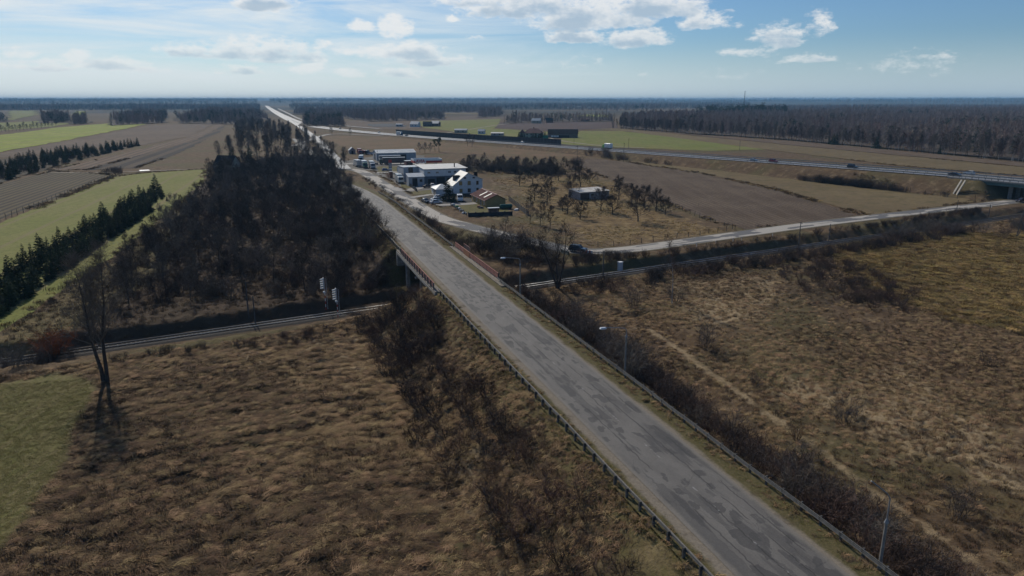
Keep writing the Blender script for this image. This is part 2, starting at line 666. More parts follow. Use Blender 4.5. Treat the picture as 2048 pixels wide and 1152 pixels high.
M_plough = field_mat('ploughed_soil', (.118, .082, .054), (.165, .12, .082), (.056, .04, .027), .05, rows=.16, row_amt=.4, row_col=(.055, .042, .032), row_rot=math.pi / 2 - ang_r, fine=1.6, bump=.8)
M_brown = field_mat('fallow_soil', (.115, .08, .055), (.14, .10, .066), (.09, .065, .045), .01, fine=.09)
M_straw = field_mat('straw_field', (.175, .13, .065), (.145, .105, .055), (.115, .09, .042), .02, fine=.14)
M_rough = field_mat('rough_grass', (.175, .11, .06), (.12, .09, .042), (.13, .075, .04), .05, fine=.5, bump=.6)
M_yard = field_mat('yard_gravel', (.16, .15, .135), (.11, .10, .088), (.20, .185, .16), .06, fine=1.2)
M_lawn = field_mat('yard_lawn', (.12, .105, .04), (.15, .125, .06), (.085, .085, .03), .06, fine=.7)

GREEN_NEAR = [(0, 447), (232, 353), (290, 346), (413, 338), (404, 366), (331, 430), (240, 505), (80, 612), (0, 668)]
field('young_crop_field', GREEN_NEAR, M_green, .05)
field('row_crop_field', [(0, 369), (98, 343.5), (195, 346.5), (228, 351.5), (0, 440)], M_vine, .06)
field('stubble_field', [(95, 342), (240, 309), (381, 273), (436, 247), (452, 247.5), (386, 282), (290, 307), (180, 339)], M_tan, .10)
field('dark_row_field', [(172, 340.5), (290, 308), (386, 283), (452, 248.5), (440, 265), (350, 310), (269, 336.5)], M_dark, .12)
field('conifer_strip_soil', [(0, 318), (156, 305), (278, 291), (222, 305), (136, 327), (0, 366)], field_mat('strip_soil', (.055, .045, .03), (.08, .055, .035), (.045, .04, .025), .03, fine=.3), .10)
field('fallow_field', [(0, 306), (147, 279.5), (295, 251.5), (432, 246.5), (378, 273), (244, 298), (156, 303), (0, 316)], M_brown, .16)
field('bright_crop_field', [(0, 271), (117, 255), (222, 246.5), (306, 246), (146, 278.5), (0, 304)], M_green2, .22)
field('far_crop_field', [(0, 246), (95, 241.5), (140, 247), (116, 252.5), (0, 262)], M_green3, .30)
field('pale_crop_field', [(20, 221.5), (72, 221.5), (70, 231), (18, 241)], M_green3, .5)
field('hill_crop_field', [(150, 222), (172, 223), (163, 230), (150, 231)], M_green2, .5)
field('ploughed_field', [(1135, 322), (1190, 317.5), (1250, 324), (1400, 347), (1560, 382), (1722, 432), (1640, 443), (1490, 459), (1436, 445), (1330, 405), (1230, 362), (1165, 338)], M_plough, .07)
field('straw_meadow', [(1215, 318), (1330, 325), (1480, 341), (1640, 357), (1830, 387), (1985, 399), (1880, 413), (1740, 431), (1560, 380), (1400, 345)], M_straw, .06)
field('far_green_field', [(1098, 287), (1162, 262), (1238, 262), (1400, 281), (1532, 299.5), (1420, 302), (1240, 296)], M_green3, .14)
field('far_straw_field', [(1162, 256), (1236, 257), (1600, 293), (2048, 335), (2048, 352), (1800, 332), (1536, 300), (1240, 261.5)], M_straw, .18)
field('far_fallow_field', [(1360, 268), (1600, 284), (2048, 326), (2048, 334), (1600, 292)], M_brown, .22)
field('far_ploughed_field', [(1000, 244), (1230, 244.5), (1236, 256), (1100, 262), (990, 257)], field_mat('far_plough', (.085, .058, .05), (.10, .066, .055), (.07, .05, .042), .01, fine=.08), .24)
field('roadside_field', [(830, 243), (1000, 238), (1000, 251), (985, 257), (1098, 264), (1085, 282), (960, 270), (850, 256)], M_green3, .20)
field('wide_fallow_field', [(690, 243), (890, 236), (1010, 226), (1015, 238), (830, 246), (840, 258), (760, 259), (690, 252)], M_brown, .17)
field('pale_far_field', [(890, 224.5), (955, 225.5), (955, 229.5), (885, 229)], M_straw, .6)
field('green_far_field', [(1178, 229), (1222, 231), (1222, 235), (1150, 233)], M_green2, .5)
field('expressway_meadow', [(640, 272), (760, 272.5), (900, 286), (1080, 299), (1200, 307), (1140, 318), (1000, 312), (905, 305), (840, 309), (820, 299), (740, 298), (690, 296)], M_rough, .05)
field('depot_yard', [(640, 336), (690, 322), (770, 309), (850, 311), (850, 333), (790, 352), (745, 341)], M_yard, .05)
field('depot_lawn', [(757, 333), (800, 333), (803, 345), (752, 347)], M_lawn, .065)
field('workshop_yard', [(742, 346), (805, 350), (860, 366), (908, 372), (904, 388), (868, 392), (820, 386), (800, 372), (772, 355)], M_yard, .055)
field('workshop_lawn', [(794, 366), (818, 371), (822, 377), (806, 377)], M_lawn, .07)
field('house_lawn', [(819, 384), (860, 380), (872, 388), (830, 390)], M_lawn, .07)
field('car_park', [(845, 393), (880, 391), (950, 398), (962, 408), (925, 411), (880, 414), (852, 404)], field_mat('tarmac', (.07, .068, .066), (.09, .085, .08), (.055, .053, .05), .1, fine=1.5), .058)
field('shed_yard', [(905, 410), (962, 408), (1015, 410), (1018, 428), (935, 428)], M_lawn, .06)
# ------------------------------------------------------------------ terrain sheet
xs = np.concatenate([-np.geomspace(150, 20000, 46)[::-1], np.arange(-149, -100, 1.6), np.arange(-100, 125, .62), np.arange(125, 330, 2.2), np.geomspace(332, 20000, 42)])
ys = np.concatenate([-np.geomspace(60, 20000, 16)[::-1], np.arange(-56, 24, 4.0), np.arange(24, 190, .62), np.arange(190, 330, 1.5), np.geomspace(332, 900, 110), np.geomspace(915, 24000, 60)])
GX, GY = np.meshgrid(xs, ys)
gx, gy = GX.ravel(), GY.ravel()
gz = ground_shape(gx, gy)
s_, t_ = road_st(gx, gy)
u_, q_ = track_sq(gx, gy)
flat = np.zeros(gx.shape, dtype=bool)
for P in FLAT:
    flat |= in_poly(gx, gy, P)
dsrv, _ = line_dist(gx, gy, SRV)
dexp, _ = line_dist(gx, gy, EXP_D)


def region(pix, soft=4.0, seed=3, z=0.0):
    """0..1 inside an outline read off the photograph, with a ragged edge"""
    P = pix_poly(pix, z)
    j = soft
    wx = (fbm_np(gx * .09, gy * .09, seed, 4) - .5) * j * 3
    wy = (fbm_np(gx * .09, gy * .09, seed + 9, 4) - .5) * j * 3
    acc = 0
    for ox, oy in ((0, 0), (.3, .1), (-.2, .3), (.1, -.35), (-.35, -.15)):
        acc = acc + in_poly(gx + wx + ox * j, gy + wy + oy * j, P)
    return acc / 5.0


Z_green = np.maximum(region([(-300, 790), (0, 772), (120, 752), (172, 765), (182, 800), (150, 870), (95, 965), (0, 1085), (-200, 1300), (-500, 1200)], 1.2),
                     0.45 * region([(0, 668), (80, 612), (250, 520), (330, 430), (400, 372), (300, 560), (200, 640), (0, 700)], 3))
Z_straw = np.maximum.reduce([region([(430, 740), (560, 700), (760, 640), (830, 760), (880, 900), (900, 1010), (700, 900), (600, 780)], 5),
                             0.9 * region([(1345, 570), (1540, 560), (1560, 640), (1420, 660)], 6),
                             .4 * ((np.abs(t_ - (21.4 + .092 * s_)) < .8) & (s_ > -10) & (s_ < 66)),
                             0.15 * region([(1000, 350), (1200, 350), (1340, 420), (1460, 470), (1260, 495), (1170, 490), (1050, 430), (985, 440), (960, 380)], 4),
                             0.7 * region([(1560, 760), (1700, 800), (1900, 950), (2048, 1000), (2048, 860), (1760, 720)], 8)])
Z_gold = region([(1740, 490), (1900, 480), (2048, 500), (2048, 640), (1900, 600), (1800, 560)], 8)
Z_gold = np.maximum(Z_gold, .45 * region([(1000, 360), (1180, 350), (1340, 425), (1440, 465), (1250, 492), (1180, 480)], 6))
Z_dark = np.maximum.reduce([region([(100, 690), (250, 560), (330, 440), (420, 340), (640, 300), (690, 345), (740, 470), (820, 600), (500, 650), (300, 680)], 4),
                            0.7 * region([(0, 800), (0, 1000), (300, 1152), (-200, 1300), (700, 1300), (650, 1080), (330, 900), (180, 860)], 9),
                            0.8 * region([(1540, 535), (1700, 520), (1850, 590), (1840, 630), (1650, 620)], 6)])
Z_far = sstep(np.hypot(gx, gy), 1300, 2600) * sstep(fbm_np(gx * .0016, gy * .0016, 15, 3), .30, .52)
slope = (np.abs(t_) > 6.0) & (np.abs(t_) < 16.5) & (s_ < 190)
wild = (~flat) & (dsrv > 5) & (dexp > 14) & (np.abs(t_) > 5.4) & (np.abs(gx) < 230) & (gy < 330)
tus = np.where(wild, 1.0, 0.0) * (1 - 0.9 * Z_green)
tus = tus * (1 - .75 * in_poly(gx, gy, pix_poly([(950, 320), (1140, 325), (1345, 405), (1475, 462), (1200, 500), (1060, 485), (975, 455), (1045, 430), (990, 380)])))
path_t = 21.4 + .092 * s_
on_path = (np.abs(t_ - path_t) < 1.0) & (s_ > -10) & (s_ < 66)
tus = np.where(on_path, .12, tus)
near_rail = np.abs(q_ + 0.5) < 3.6
tus = np.where(near_rail, 0.05, tus) * (1 - sstep(gy, 200, 320))
# lodged grass: ridges drawn out along a wandering direction
fa = fbm_np(gx * .03, gy * .03, 21, 3) * 2.4 - 0.55
ca, sa = np.cos(fa), np.sin(fa)
la, lb = gx * ca + gy * sa, -gx * sa + gy * ca
streak = fbm_np(la * .42, lb * 1.45, 5, 4) - .5
lump = fbm_np(gx * .75, gy * .75, 33, 4) - .5
big = fbm_np(gx * .12, gy * .12, 41, 3) - .5
left = (t_ < -10)
gz = gz + tus * (np.where(left, streak * .95, streak * .55) + lump * .62 + big * .7)
gz = np.where((np.abs(t_) < 6.05) & (s_ < 345) & (s_ > -60), np.minimum(gz, road_z(s_) - .10), gz)
gz = np.where(flat & (ground_shape(gx, gy) < .3), np.minimum(gz, 0.0), gz)
gz = np.where(dsrv < 4, np.minimum(gz, -0.02), gz)
ny, nx = GX.shape
ii = np.arange(ny * nx).reshape(ny, nx)
quads = np.stack([ii[:-1, :-1], ii[:-1, 1:], ii[1:, 1:], ii[1:, :-1]], -1).reshape(-1, 4)

mg = bpy.data.materials.new('wild_ground')
mg.use_nodes = True
T = NT(mg.node_tree)
b = T.n['Principled BSDF']
b.inputs['Roughness'].default_value = 0.95
b.inputs['Specular IOR Level'].default_value = 0.08
t = T.new('ShaderNodeTexCoord')
v = t.outputs['Object']
za = T.new('ShaderNodeAttribute', attribute_name='zone')
zs = T.new('ShaderNodeSeparateColor')
T.l.new(za.outputs['Color'], zs.inputs[0])
zg = T.new('ShaderNodeAttribute', attribute_name='gold')
zf = T.new('ShaderNodeAttribute', attribute_name='wooded')
n_big = T.noise(v, .035, 5, .6)
n_mid = T.noise(v, .33, 5, .65)
n_fin = T.noise(v, 2.6, 4, .7)
col = T.mix(T.ramp(n_mid, .34, .66), (.095, .062, .036, 1), (.145, .098, .056, 1))
col = T.mix(T.ramp(n_big, .45, .62), col, (.105, .085, .04, 1))
strawf = T.math('MULTIPLY', T.ramp(T.math('ADD', T.math('MULTIPLY', zs.outputs[0], .5), n_mid), .52, .85), .95)
col = T.mix(strawf, col, (.29, .215, .125, 1))
col = T.mix(T.math('MULTIPLY', zg.outputs['Fac'], T.ramp(n_mid, .3, .6)), col, (.27, .185, .07, 1))
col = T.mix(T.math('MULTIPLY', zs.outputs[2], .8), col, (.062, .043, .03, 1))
drill = T.noise(T.mapping(v, rot=(0, 0, R(-35)), scale=(1, .03, 1)), 1.6, 3, .6)
grn = T.mix(T.ramp(n_mid, .35, .65), (.135, .13, .042, 1), (.175, .15, .06, 1))
grn = T.mix(T.math('MULTIPLY', T.ramp(drill, .42, .6), .5), grn, (.20, .155, .08, 1))
col = T.mix(zs.outputs[1], col, grn)
col = T.mix(T.math('MULTIPLY', T.ramp(n_fin, .46, .7), .55), col, (.045, .032, .02, 1))
col = T.mix(T.math('MULTIPLY', zf.outputs['Fac'], .92), col, (.034, .034, .024, 1))
T.put(b.inputs['Base Color'], col)
bp = T.new('ShaderNodeBump')
bp.inputs['Strength'].default_value = .9
bp.inputs['Distance'].default_value = .14
T.l.new(n_fin, bp.inputs['Height'])
T.l.new(bp.outputs[0], b.inputs['Normal'])
me = np_mesh('ground', np.stack([gx, gy, gz], -1), quads, mg, smooth=True)
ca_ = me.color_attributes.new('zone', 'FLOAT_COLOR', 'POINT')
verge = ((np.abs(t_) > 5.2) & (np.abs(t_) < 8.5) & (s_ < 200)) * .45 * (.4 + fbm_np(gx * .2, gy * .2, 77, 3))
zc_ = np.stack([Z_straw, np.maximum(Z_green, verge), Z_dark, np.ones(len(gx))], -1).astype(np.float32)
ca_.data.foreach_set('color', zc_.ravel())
ga_ = me.attributes.new('gold', 'FLOAT', 'POINT')
ga_.data.foreach_set('value', Z_gold.astype(np.float32))
fa_ = me.attributes.new('wooded', 'FLOAT', 'POINT')
fa_.data.foreach_set('value', Z_far.astype(np.float32))
struct('ground', me)


def terrain_z(px, py):
    """height of the finished sheet"""
    i = np.clip(np.searchsorted(xs, px) - 1, 0, nx - 2)
    j = np.clip(np.searchsorted(ys, py) - 1, 0, ny - 2)
    fx = (px - xs[i]) / (xs[i + 1] - xs[i])
    fy = (py - ys[j]) / (ys[j + 1] - ys[j])
    Z = gz.reshape(ny, nx)
    return (Z[j, i] * (1 - fx) + Z[j, i + 1] * fx) * (1 - fy) + (Z[j + 1, i] * (1 - fx) + Z[j + 1, i + 1] * fx) * fy


def sample(F, px, py):
    i = np.clip(np.searchsorted(xs, px) - 1, 0, nx - 2)
    j = np.clip(np.searchsorted(ys, py) - 1, 0, ny - 2)
    return F.reshape(ny, nx)[j, i]


# ------------------------------------------------------------------ roads
def ribbon(name, P, hw, z, m, zprof=None, off=0.0):
    """flat strip along a polyline"""
    n = len(P)
    d = np.gradient(P[:, :2], axis=0)
    d /= np.linalg.norm(d, axis=1)[:, None]
    nn = np.stack([d[:, 1], -d[:, 0]], -1)
    zz = (P[:, 2] if P.shape[1] > 2 else np.zeros(n)) + z
    A = np.column_stack([P[:, :2] + nn * (off - hw), zz])
    B = np.column_stack([P[:, :2] + nn * (off + hw), zz])
    vs = np.concatenate([A, B])
    i = np.arange(n - 1)
    fs = np.stack([i, i + n, i + n + 1, i + 1], -1)
    me = np_mesh(name, vs, fs, m)
    L = np.concatenate([[0], np.cumsum(np.linalg.norm(np.diff(P[:, :2], axis=0), axis=1))])
    uv = me.attributes.new('run', 'FLOAT_VECTOR', 'POINT')
    uv.data.foreach_set('vector', np.concatenate([np.column_stack([np.full(n, off - hw), L, zz * 0]), np.column_stack([np.full(n, off + hw), L, zz * 0])]).astype(np.float32).ravel())
    me.flip_normals() if me.polygons[0].normal.z < 0 else None
    return me


def road_material(name, base, light, dark, tar, coord='Object', patches=True):
    m = bpy.data.materials.new(name)
    m.use_nodes = True
    T = NT(m.node_tree)
    b = T.n['Principled BSDF']
    if coord == 'Object':
        v = T.new('ShaderNodeTexCoord').outputs['Object']
    else:
        v = T.new('ShaderNodeAttribute', attribute_name='run').outputs['Vector']
    sp = T.new('ShaderNodeSeparateXYZ')
    T.l.new(v, sp.inputs[0])
    X, Y = sp.outputs[0], sp.outputs[1]
    blot = T.noise(T.mapping(v, scale=(1, .35, 1)), .6, 5, .6)
    fine = T.noise(v, 9, 3, .7)
    col = T.mix(T.ramp(blot, .38, .64), base + (1,), light + (1,))
    # worn wheel tracks, lighter and smoother
    lane = T.math('ABSOLUTE', T.math('SUBTRACT', T.math('ABSOLUTE', X), 1.72))
    track = T.math('MULTIPLY', T.ramp(T.math('ABSOLUTE', T.math('SUBTRACT', lane, .78)), .45, .1), .35)
    col = T.mix(track, col, light + (1,))
    if patches:
        # hand-laid repair patches: blocky cells, switched on in runs along the lanes
        wob = T.noise(v, 1.5, 3, .6)
        wv = T.new('ShaderNodeTexNoise')
        T.put(wv.inputs['Vector'], v)
        wv.inputs['Scale'].default_value = 1.6
        wv.inputs['Detail'].default_value = 4
        vd = T.vmath('ADD', v, T.vmath('MULTIPLY', T.vmath('SUBTRACT', wv.outputs[1], (.5, .5, .5)), (.55, .9, 0)))
        for (sx, sy, th, amt, seed) in ((.85, .32, .83, .74, 0), (1.8, 1.0, .83, .74, 31), (.9, .08, .84, .5, 57)):
            vo = T.new('ShaderNodeTexVoronoi', distance='CHEBYCHEV', feature='F1')
            T.put(vo.inputs['Vector'], T.mapping(vd, loc=(seed, seed * 2, 0), scale=(sx, sy, 1)))
            vo.inputs['Scale'].default_value = 1.0
            vo.inputs['Randomness'].default_value = .75
            sc_ = T.new('ShaderNodeSeparateColor')
            T.l.new(vo.outputs['Color'], sc_.inputs[0])
            run = T.noise(T.mapping(v, loc=(seed, 0, 0), scale=(.7, .09, 1)), 1.0, 3, .6)
            on = T.ramp(T.math('ADD', T.math('MULTIPLY', sc_.outputs[0], .55), T.math('MULTIPLY', run, .75)), th, th + .05)
            edge = T.ramp(T.math('ABSOLUTE', X), 3.35, 3.0)
            brk = T.ramp(fine, .28, .5)
            col = T.mix(T.math('MULTIPLY', T.math('MULTIPLY', on, edge), T.math('MULTIPLY', T.math('ADD', .75, T.math('MULTIPLY', brk, .25)), amt)), col, dark + (1,))
        # sealed seams and cracks running with the lanes, and a few across
        w1 = T.math('MULTIPLY', T.math('SUBTRACT', T.noise(T.mapping(v, scale=(.1, .5, 1)), 1.0, 5, .7), .5), .75)
        for k, x0 in enumerate((-1.75, -.12, 1.35, 2.6)):
            dx = T.math('ABSOLUTE', T.math('ADD', T.math('SUBTRACT', X, x0), w1))
            gate = T.ramp(T.noise(T.mapping(v, loc=(x0 * 13, 0, 0), scale=(.05, .14, 1)), 1.0, 3, .6), .44, .5)
            col = T.mix(T.math('MULTIPLY', T.math('MULTIPLY', T.ramp(dx, .08, .03), gate), .7), col, tar + (1,))
        cr = T.new('ShaderNodeTexVoronoi', feature='DISTANCE_TO_EDGE')
        T.put(cr.inputs['Vector'], T.mapping(vd, scale=(.3, .16, 1)))
        cr.inputs['Scale'].default_value = 1.0
        cg = T.ramp(T.noise(v, .12, 2, .5), .5, .56)
        col = T.mix(T.math('MULTIPLY', T.math('MULTIPLY', T.ramp(cr.outputs['Distance'], .008, .002), cg), .4), col, tar + (1,))
        dash = T.math('MULTIPLY', T.ramp(T.math('ABSOLUTE', T.math('ADD', X, .05)), .085, .06), T.ramp(T.math('FRACT', T.math('MULTIPLY', Y, .125)), .52, .5))
        worn = T.ramp(T.noise(T.mapping(v, loc=(9, 3, 0)), 1.7, 4, .7), .50, .62)
        col = T.mix(T.math('MULTIPLY', T.math('MULTIPLY', dash, worn), .6), col, (.34, .33, .31, 1))
        edgew = T.math('ADD', T.math('ABSOLUTE', X), T.math('MULTIPLY', T.math('SUBTRACT', wob, .5), .7))
        col = T.mix(T.math('MULTIPLY', T.ramp(edgew, 3.0, 3.5), .6), col, (.20, .175, .14, 1))
    col = T.mix(T.math('MULTIPLY', T.ramp(fine, .35, .7), .25), col, dark + (1,))
    T.put(b.inputs['Base Color'], col)
    T.put(b.inputs['Roughness'], T.math('ADD', .62 if patches else .42, T.math('MULTIPLY', fine, .25)))
    b.inputs['Specular IOR Level'].default_value = .25 if patches else .5
    bp = T.new('ShaderNodeBump')
    bp.inputs['Strength'].default_value = .35
    bp.inputs['Distance'].default_value = .02
    T.l.new(fine, bp.inputs['Height'])
    T.l.new(bp.outputs[0], b.inputs['Normal'])
    return m


M_road = road_material('worn_asphalt', (.122, .112, .101), (.152, .140, .125), (.055, .052, .050), (.026, .024, .023))
ss = np.arange(-70, 700, 4.0)
ROAD_LOCAL = np.column_stack([np.zeros(len(ss)), ss, road_z(ss)])
me = ribbon('road', ROAD_LOCAL, 3.55, .012, M_road)
struct('road', me, loc=(A0.x, A0.y, 0), rz=ROAD_RZ)

# verge / shoulder sheet on the crest
mv = bpy.data.materials.new('road_verge')
mv.use_nodes = True
T = NT(mv.node_tree)
b = T.n['Principled BSDF']
b.inputs['Roughness'].default_value = .95
b.inputs['Specular IOR Level'].default_value = .1
v = T.new('ShaderNodeTexCoord').outputs['Object']
sp = T.new('ShaderNodeSeparateXYZ')
T.l.new(v, sp.inputs[0])
wob = T.noise(T.mapping(v, scale=(1, .25, 1)), .9, 5, .65)
e = T.math('ADD', T.math('ABSOLUTE', sp.outputs[0]), T.math('MULTIPLY', T.math('SUBTRACT', wob, .5), 1.3))
fin = T.noise(v, 5, 4, .7)
sand = T.mix(T.ramp(fin, .35, .65), (.225, .19, .145, 1), (.17, .145, .115, 1))
turf = T.mix(T.ramp(fin, .35, .65), (.125, .10, .05, 1), (.075, .068, .028, 1))
lft = T.ramp(sp.outputs[0], 1, -1)
lim = T.math('ADD', 3.75, T.math('MULTIPLY', lft, .55))
col = T.mix(T.ramp(T.math('SUBTRACT', e, lim), -.1, .45), sand, turf)
col = T.mix(T.math('MULTIPLY', T.ramp(T.noise(v, .5, 4, .6), .55, .7), .5), col, (.06, .045, .03, 1))
T.put(b.inputs['Base Color'], col)
bp = T.new('ShaderNodeBump')
bp.inputs['Strength'].default_value = .7
bp.inputs['Distance'].default_value = .05
T.l.new(fin, bp.inputs['Height'])
T.l.new(bp.outputs[0], b.inputs['Normal'])
struct('road_shoulder', ribbon('road_shoulder', ROAD_LOCAL[ss < 345], 5.95, -.02, mv), loc=(A0.x, A0.y, 0), rz=ROAD_RZ)

# concrete-and-tar side road
ms = bpy.data.materials.new('patched_concrete')
ms.use_nodes = True
T = NT(ms.node_tree)
b = T.n['Principled BSDF']
b.inputs['Roughness'].default_value = .85
b.inputs['Specular IOR Level'].default_value = .2
v = T.new('ShaderNodeAttribute', attribute_name='run').outputs['Vector']
wv = T.new('ShaderNodeTexNoise')
T.put(wv.inputs['Vector'], v)
wv.inputs['Scale'].default_value = 1.2
wv.inputs['Detail'].default_value = 4
vd = T.vmath('ADD', v, T.vmath('MULTIPLY', T.vmath('SUBTRACT', wv.outputs[1], (.5, .5, .5)), (.8, 1.6, 0)))
vo = T.new('ShaderNodeTexVoronoi', distance='CHEBYCHEV')
T.put(vo.inputs['Vector'], T.mapping(vd, scale=(.33, .10, 1)))
vo.inputs['Scale'].default_value = 1
sc_ = T.new('ShaderNodeSeparateColor')
T.l.new(vo.outputs['Color'], sc_.inputs[0])
fine = T.noise(v, 3, 4, .7)
run = T.noise(T.mapping(v, scale=(.5, .03, 1)), 1.0, 2, .5)
con = T.mix(T.ramp(fine, .35, .65), (.40, .365, .315, 1), (.33, .30, .26, 1))
tar = T.mix(T.ramp(fine, .35, .65), (.105, .102, .10, 1), (.145, .14, .135, 1))
col = T.mix(T.ramp(T.math('ADD', T.math('MULTIPLY', sc_.outputs[0], .6), T.math('MULTIPLY', run, .7)), .60, .64), con, tar)
T.put(b.inputs['Base Color'], col)
SRV3 = np.column_stack([SRV, np.full(len(SRV), .075)])
struct('side_road', ribbon('side_road', SRV3, 3.1, .02, ms))
struct('side_road_edge', ribbon('side_road_edge', SRV3, 4.0, 0, field_mat('edge_gravel', (.15, .125, .085), (.12, .10, .06), (.19, .16, .12), .2, fine=2)))
# driveways off the side road
M_drive = mat('drive_concrete', (.27, .25, .225), .8, (.21, .195, .175), 1.5)


def driveway(pix, w):
    P = np.array([tuple(at(px, py, .09)) for px, py in pix])
    struct('driveway', ribbon('driveway', catmull(P, 3), w, .01, M_drive))


driveway([(690, 327), (760, 327), (850, 327)], 3.2)
driveway([(748, 346), (785, 344), (812, 346)], 2.6)
driveway([(785, 375), (812, 381), (862, 369)], 2.6)
driveway([(822, 395), (862, 389), (880, 388)], 1.6)
driveway([(872, 410), (930, 408), (962, 405)], 2.2)
# expressway: two carriageways and a median
M_exp = road_material('expressway_asphalt', (.135, .132, .13), (.17, .165, .16), (.11, .108, .106), (.09, .09, .09), 'run', patches=False)
M_white = mat('road_paint', (.72, .72, .70), .6)
struct('expressway_carriageway', ribbon('expressway_carriageway', EXP, 4.6, .03, M_exp, off=5.6))
struct('expressway_carriageway', ribbon('expressway_carriageway', EXP, 4.6, .03, M_exp, off=-5.6))
struct('expressway_median', ribbon('expressway_median', EXP, 1.0, .02, mat('median_soil', (.14, .12, .09), .95, (.09, .085, .05), .3)))
near_e = EXP[(EXP[:, 1] < 1300)]
for o_ in (1.45, 9.6, -1.45, -9.6):
    struct('lane_edge_line', ribbon('lane_edge_line', near_e, .14, .045, M_white, off=o_))
# old slip roads that run beside the expressway far off
slip = catmull([tuple(at(*p, .35)) for p in ((690, 338), (668, 315), (640, 285), (618, 266), (585, 244), (560, 228), (540, 216))], 15)
struct('far_road', ribbon('far_road', slip, 3.4, .06, M_exp))
slip2 = catmull([tuple(at(*p, .4)) for p in ((760, 257.5), (700, 252.5), (640, 246), (600, 238), (575, 226), (556, 217))], 15)
struct('far_road', ribbon('far_road', slip2, 3.4, .06, M_drive))
slip3 = catmull([tuple(at(*p, .3)) for p in ((585, 292), (660, 268.5), (740, 270.5), (800, 272))], 12)
struct('far_road', ribbon('far_road', slip3, 2.5, .06, M_drive))
track = catmull([tuple(at(*p, .2)) for p in ((100, 344.5), (195, 345.5), (300, 341.5), (420, 337.5))], 6)
struct('farm_track', ribbon('farm_track', track, 1.2, 0, mat('track_sand', (.32, .27, .2), .95, (.22, .18, .13), .3)))
lane = catmull([tuple(at(*p, .3)) for p in ((1290, 296), (1200, 291), (1120, 281), (1095, 274))], 10)
struct('farm_track', ribbon('farm_track', lane, 1.6, 0, MATS['track_sand']))
lane = catmull([tuple(at(*p, .4)) for p in ((880, 268), (950, 257), (1010, 248), (1060, 243))], 10)
struct('farm_track', ribbon('farm_track', lane, 1.8, 0, MATS['track_sand']))
# ------------------------------------------------------------------ guard rails along the road
M_galv = mat('galvanised_steel', (.165, .155, .14), .75, (.12, .112, .10), 3, spec=.2)
M_conc = mat('grey_concrete', (.30, .28, .255), .9, (.20, .19, .17), 1.6)
M_postm = mat('weathered_post', (.10, .095, .088), .9, (.065, .06, .055), 4)
M_steel_dark = mat('dark_steel', (.07, .072, .075), .6)
W_PROF = [(0, .82), (.05, .80), (.085, .75), (.085, .70), (.03, .655), (.03, .645), (.085, .60), (.085, .55), (.05, .50), (0, .48), (-.02, .50), (-.005, .53), (.04, .57), (.04, .60), (-.012, .64), (-.012, .66), (.04, .70), (.04, .75), (-.005, .78), (-.02, .80)]
beam_me = MB().extr(W_PROF, 0, 4.06).mesh('beam', M_galv)
beam_me_l = MB().extr([(-x, z) for x, z in W_PROF], 0, 4.06).mesh('beam', M_galv)
post_me = MB().box((0, 0, .22), (.16, .13, 1.24)).box((-.11, 0, .64), (.1, .16, .3)).mesh('post', M_postm)
post_me_l = MB().box((0, 0, .22), (.2, .15, 1.24)).box((.12, 0, .64), (.1, .16, .3)).mesh('post', M_postm)


def guard_rail(s0, s1, t, label):
    rg = random.Random(int(s0 * 10 + t))
    root = thing('guard_rail', label, 'guard rail', tuple(road_pt(s0, t)), ROAD_RZ, 'guard rails beside the road')
    n = int((s1 - s0) / 4)
    wob = [(rg.uniform(-.05, .05), rg.uniform(-.035, .035)) for _ in range(n + 1)]
    z0 = float(road_z(s0))
    for i in range(n):
        za, zb = float(road_z(s0 + 4 * i)) - z0, float(road_z(s0 + 4 * i + 4)) - z0
        o = obj('beam', beam_me if t > 0 else beam_me_l, root, (wob[i][0], 4 * i, za + wob[i][1] - .06))
        o.rotation_euler = (math.atan2(zb + wob[i + 1][1] - za - wob[i][1], 4), 0, -math.atan2(wob[i + 1][0] - wob[i][0], 4))
        for k in (0, 2):
            f = k / 4
            obj('post', post_me if t > 0 else post_me_l, root, (wob[i][0] + (.16 if t > 0 else -.18), 4 * i + k, za + (zb - za) * f - .08 + wob[i][1]))
    return root


guard_rail(-28, 77, -5.55, 'steel guard rail on the left edge of the road, before the bridge')
guard_rail(107, 199, -5.55, 'wavy steel guard rail on the left edge of the road, beyond the bridge')
guard_rail(-28, 80, 5.6, 'steel guard rail on the right edge of the road, before the bridge')
guard_rail(110, 214, 5.6, 'steel guard rail on the right edge of the road, beyond the bridge')

# ------------------------------------------------------------------ road bridge over the railway
BR0, BR1 = 76.0, 111.0
M_rust = mat('rusty_panel', (.30, .125, .055), .85, (.22, .09, .045), 3)
M_pink = mat('faded_red_plank', (.36, .155, .115), .85, (.26, .10, .075), 4)
bridge = thing('road_bridge', 'concrete road bridge with red plank railings crossing the railway', 'bridge', (A0.x, A0.y, 0), ROAD_RZ)
part('deck', MB().box((0, (BR0 + BR1) / 2, ROAD_Z - .33), (12.5, BR1 - BR0, .5)), M_conc, bridge)
for x_ in (-4.8, -1.6, 1.6, 4.8):
    part('girder', MB().box((x_, (BR0 + BR1) / 2, ROAD_Z - .98), (.7, BR1 - BR0 - 1.2, .8)), M_conc, bridge)
for k, yy in ((0, BR0 - .2), (1, BR1 + .2)):
    part('abutment', MB().box((0, yy, ROAD_Z - 1.9), (12.3, 1.0, 2.6)), M_conc, bridge)
sk = math.pi / 2 - math.acos(RD.x * TD.x + RD.y * TD.y)
smid, _tm = road_st(*(track_pt(0, 0).xy + TD * ((A0.xy + RD * 92 - T0.xy).dot(TD))))
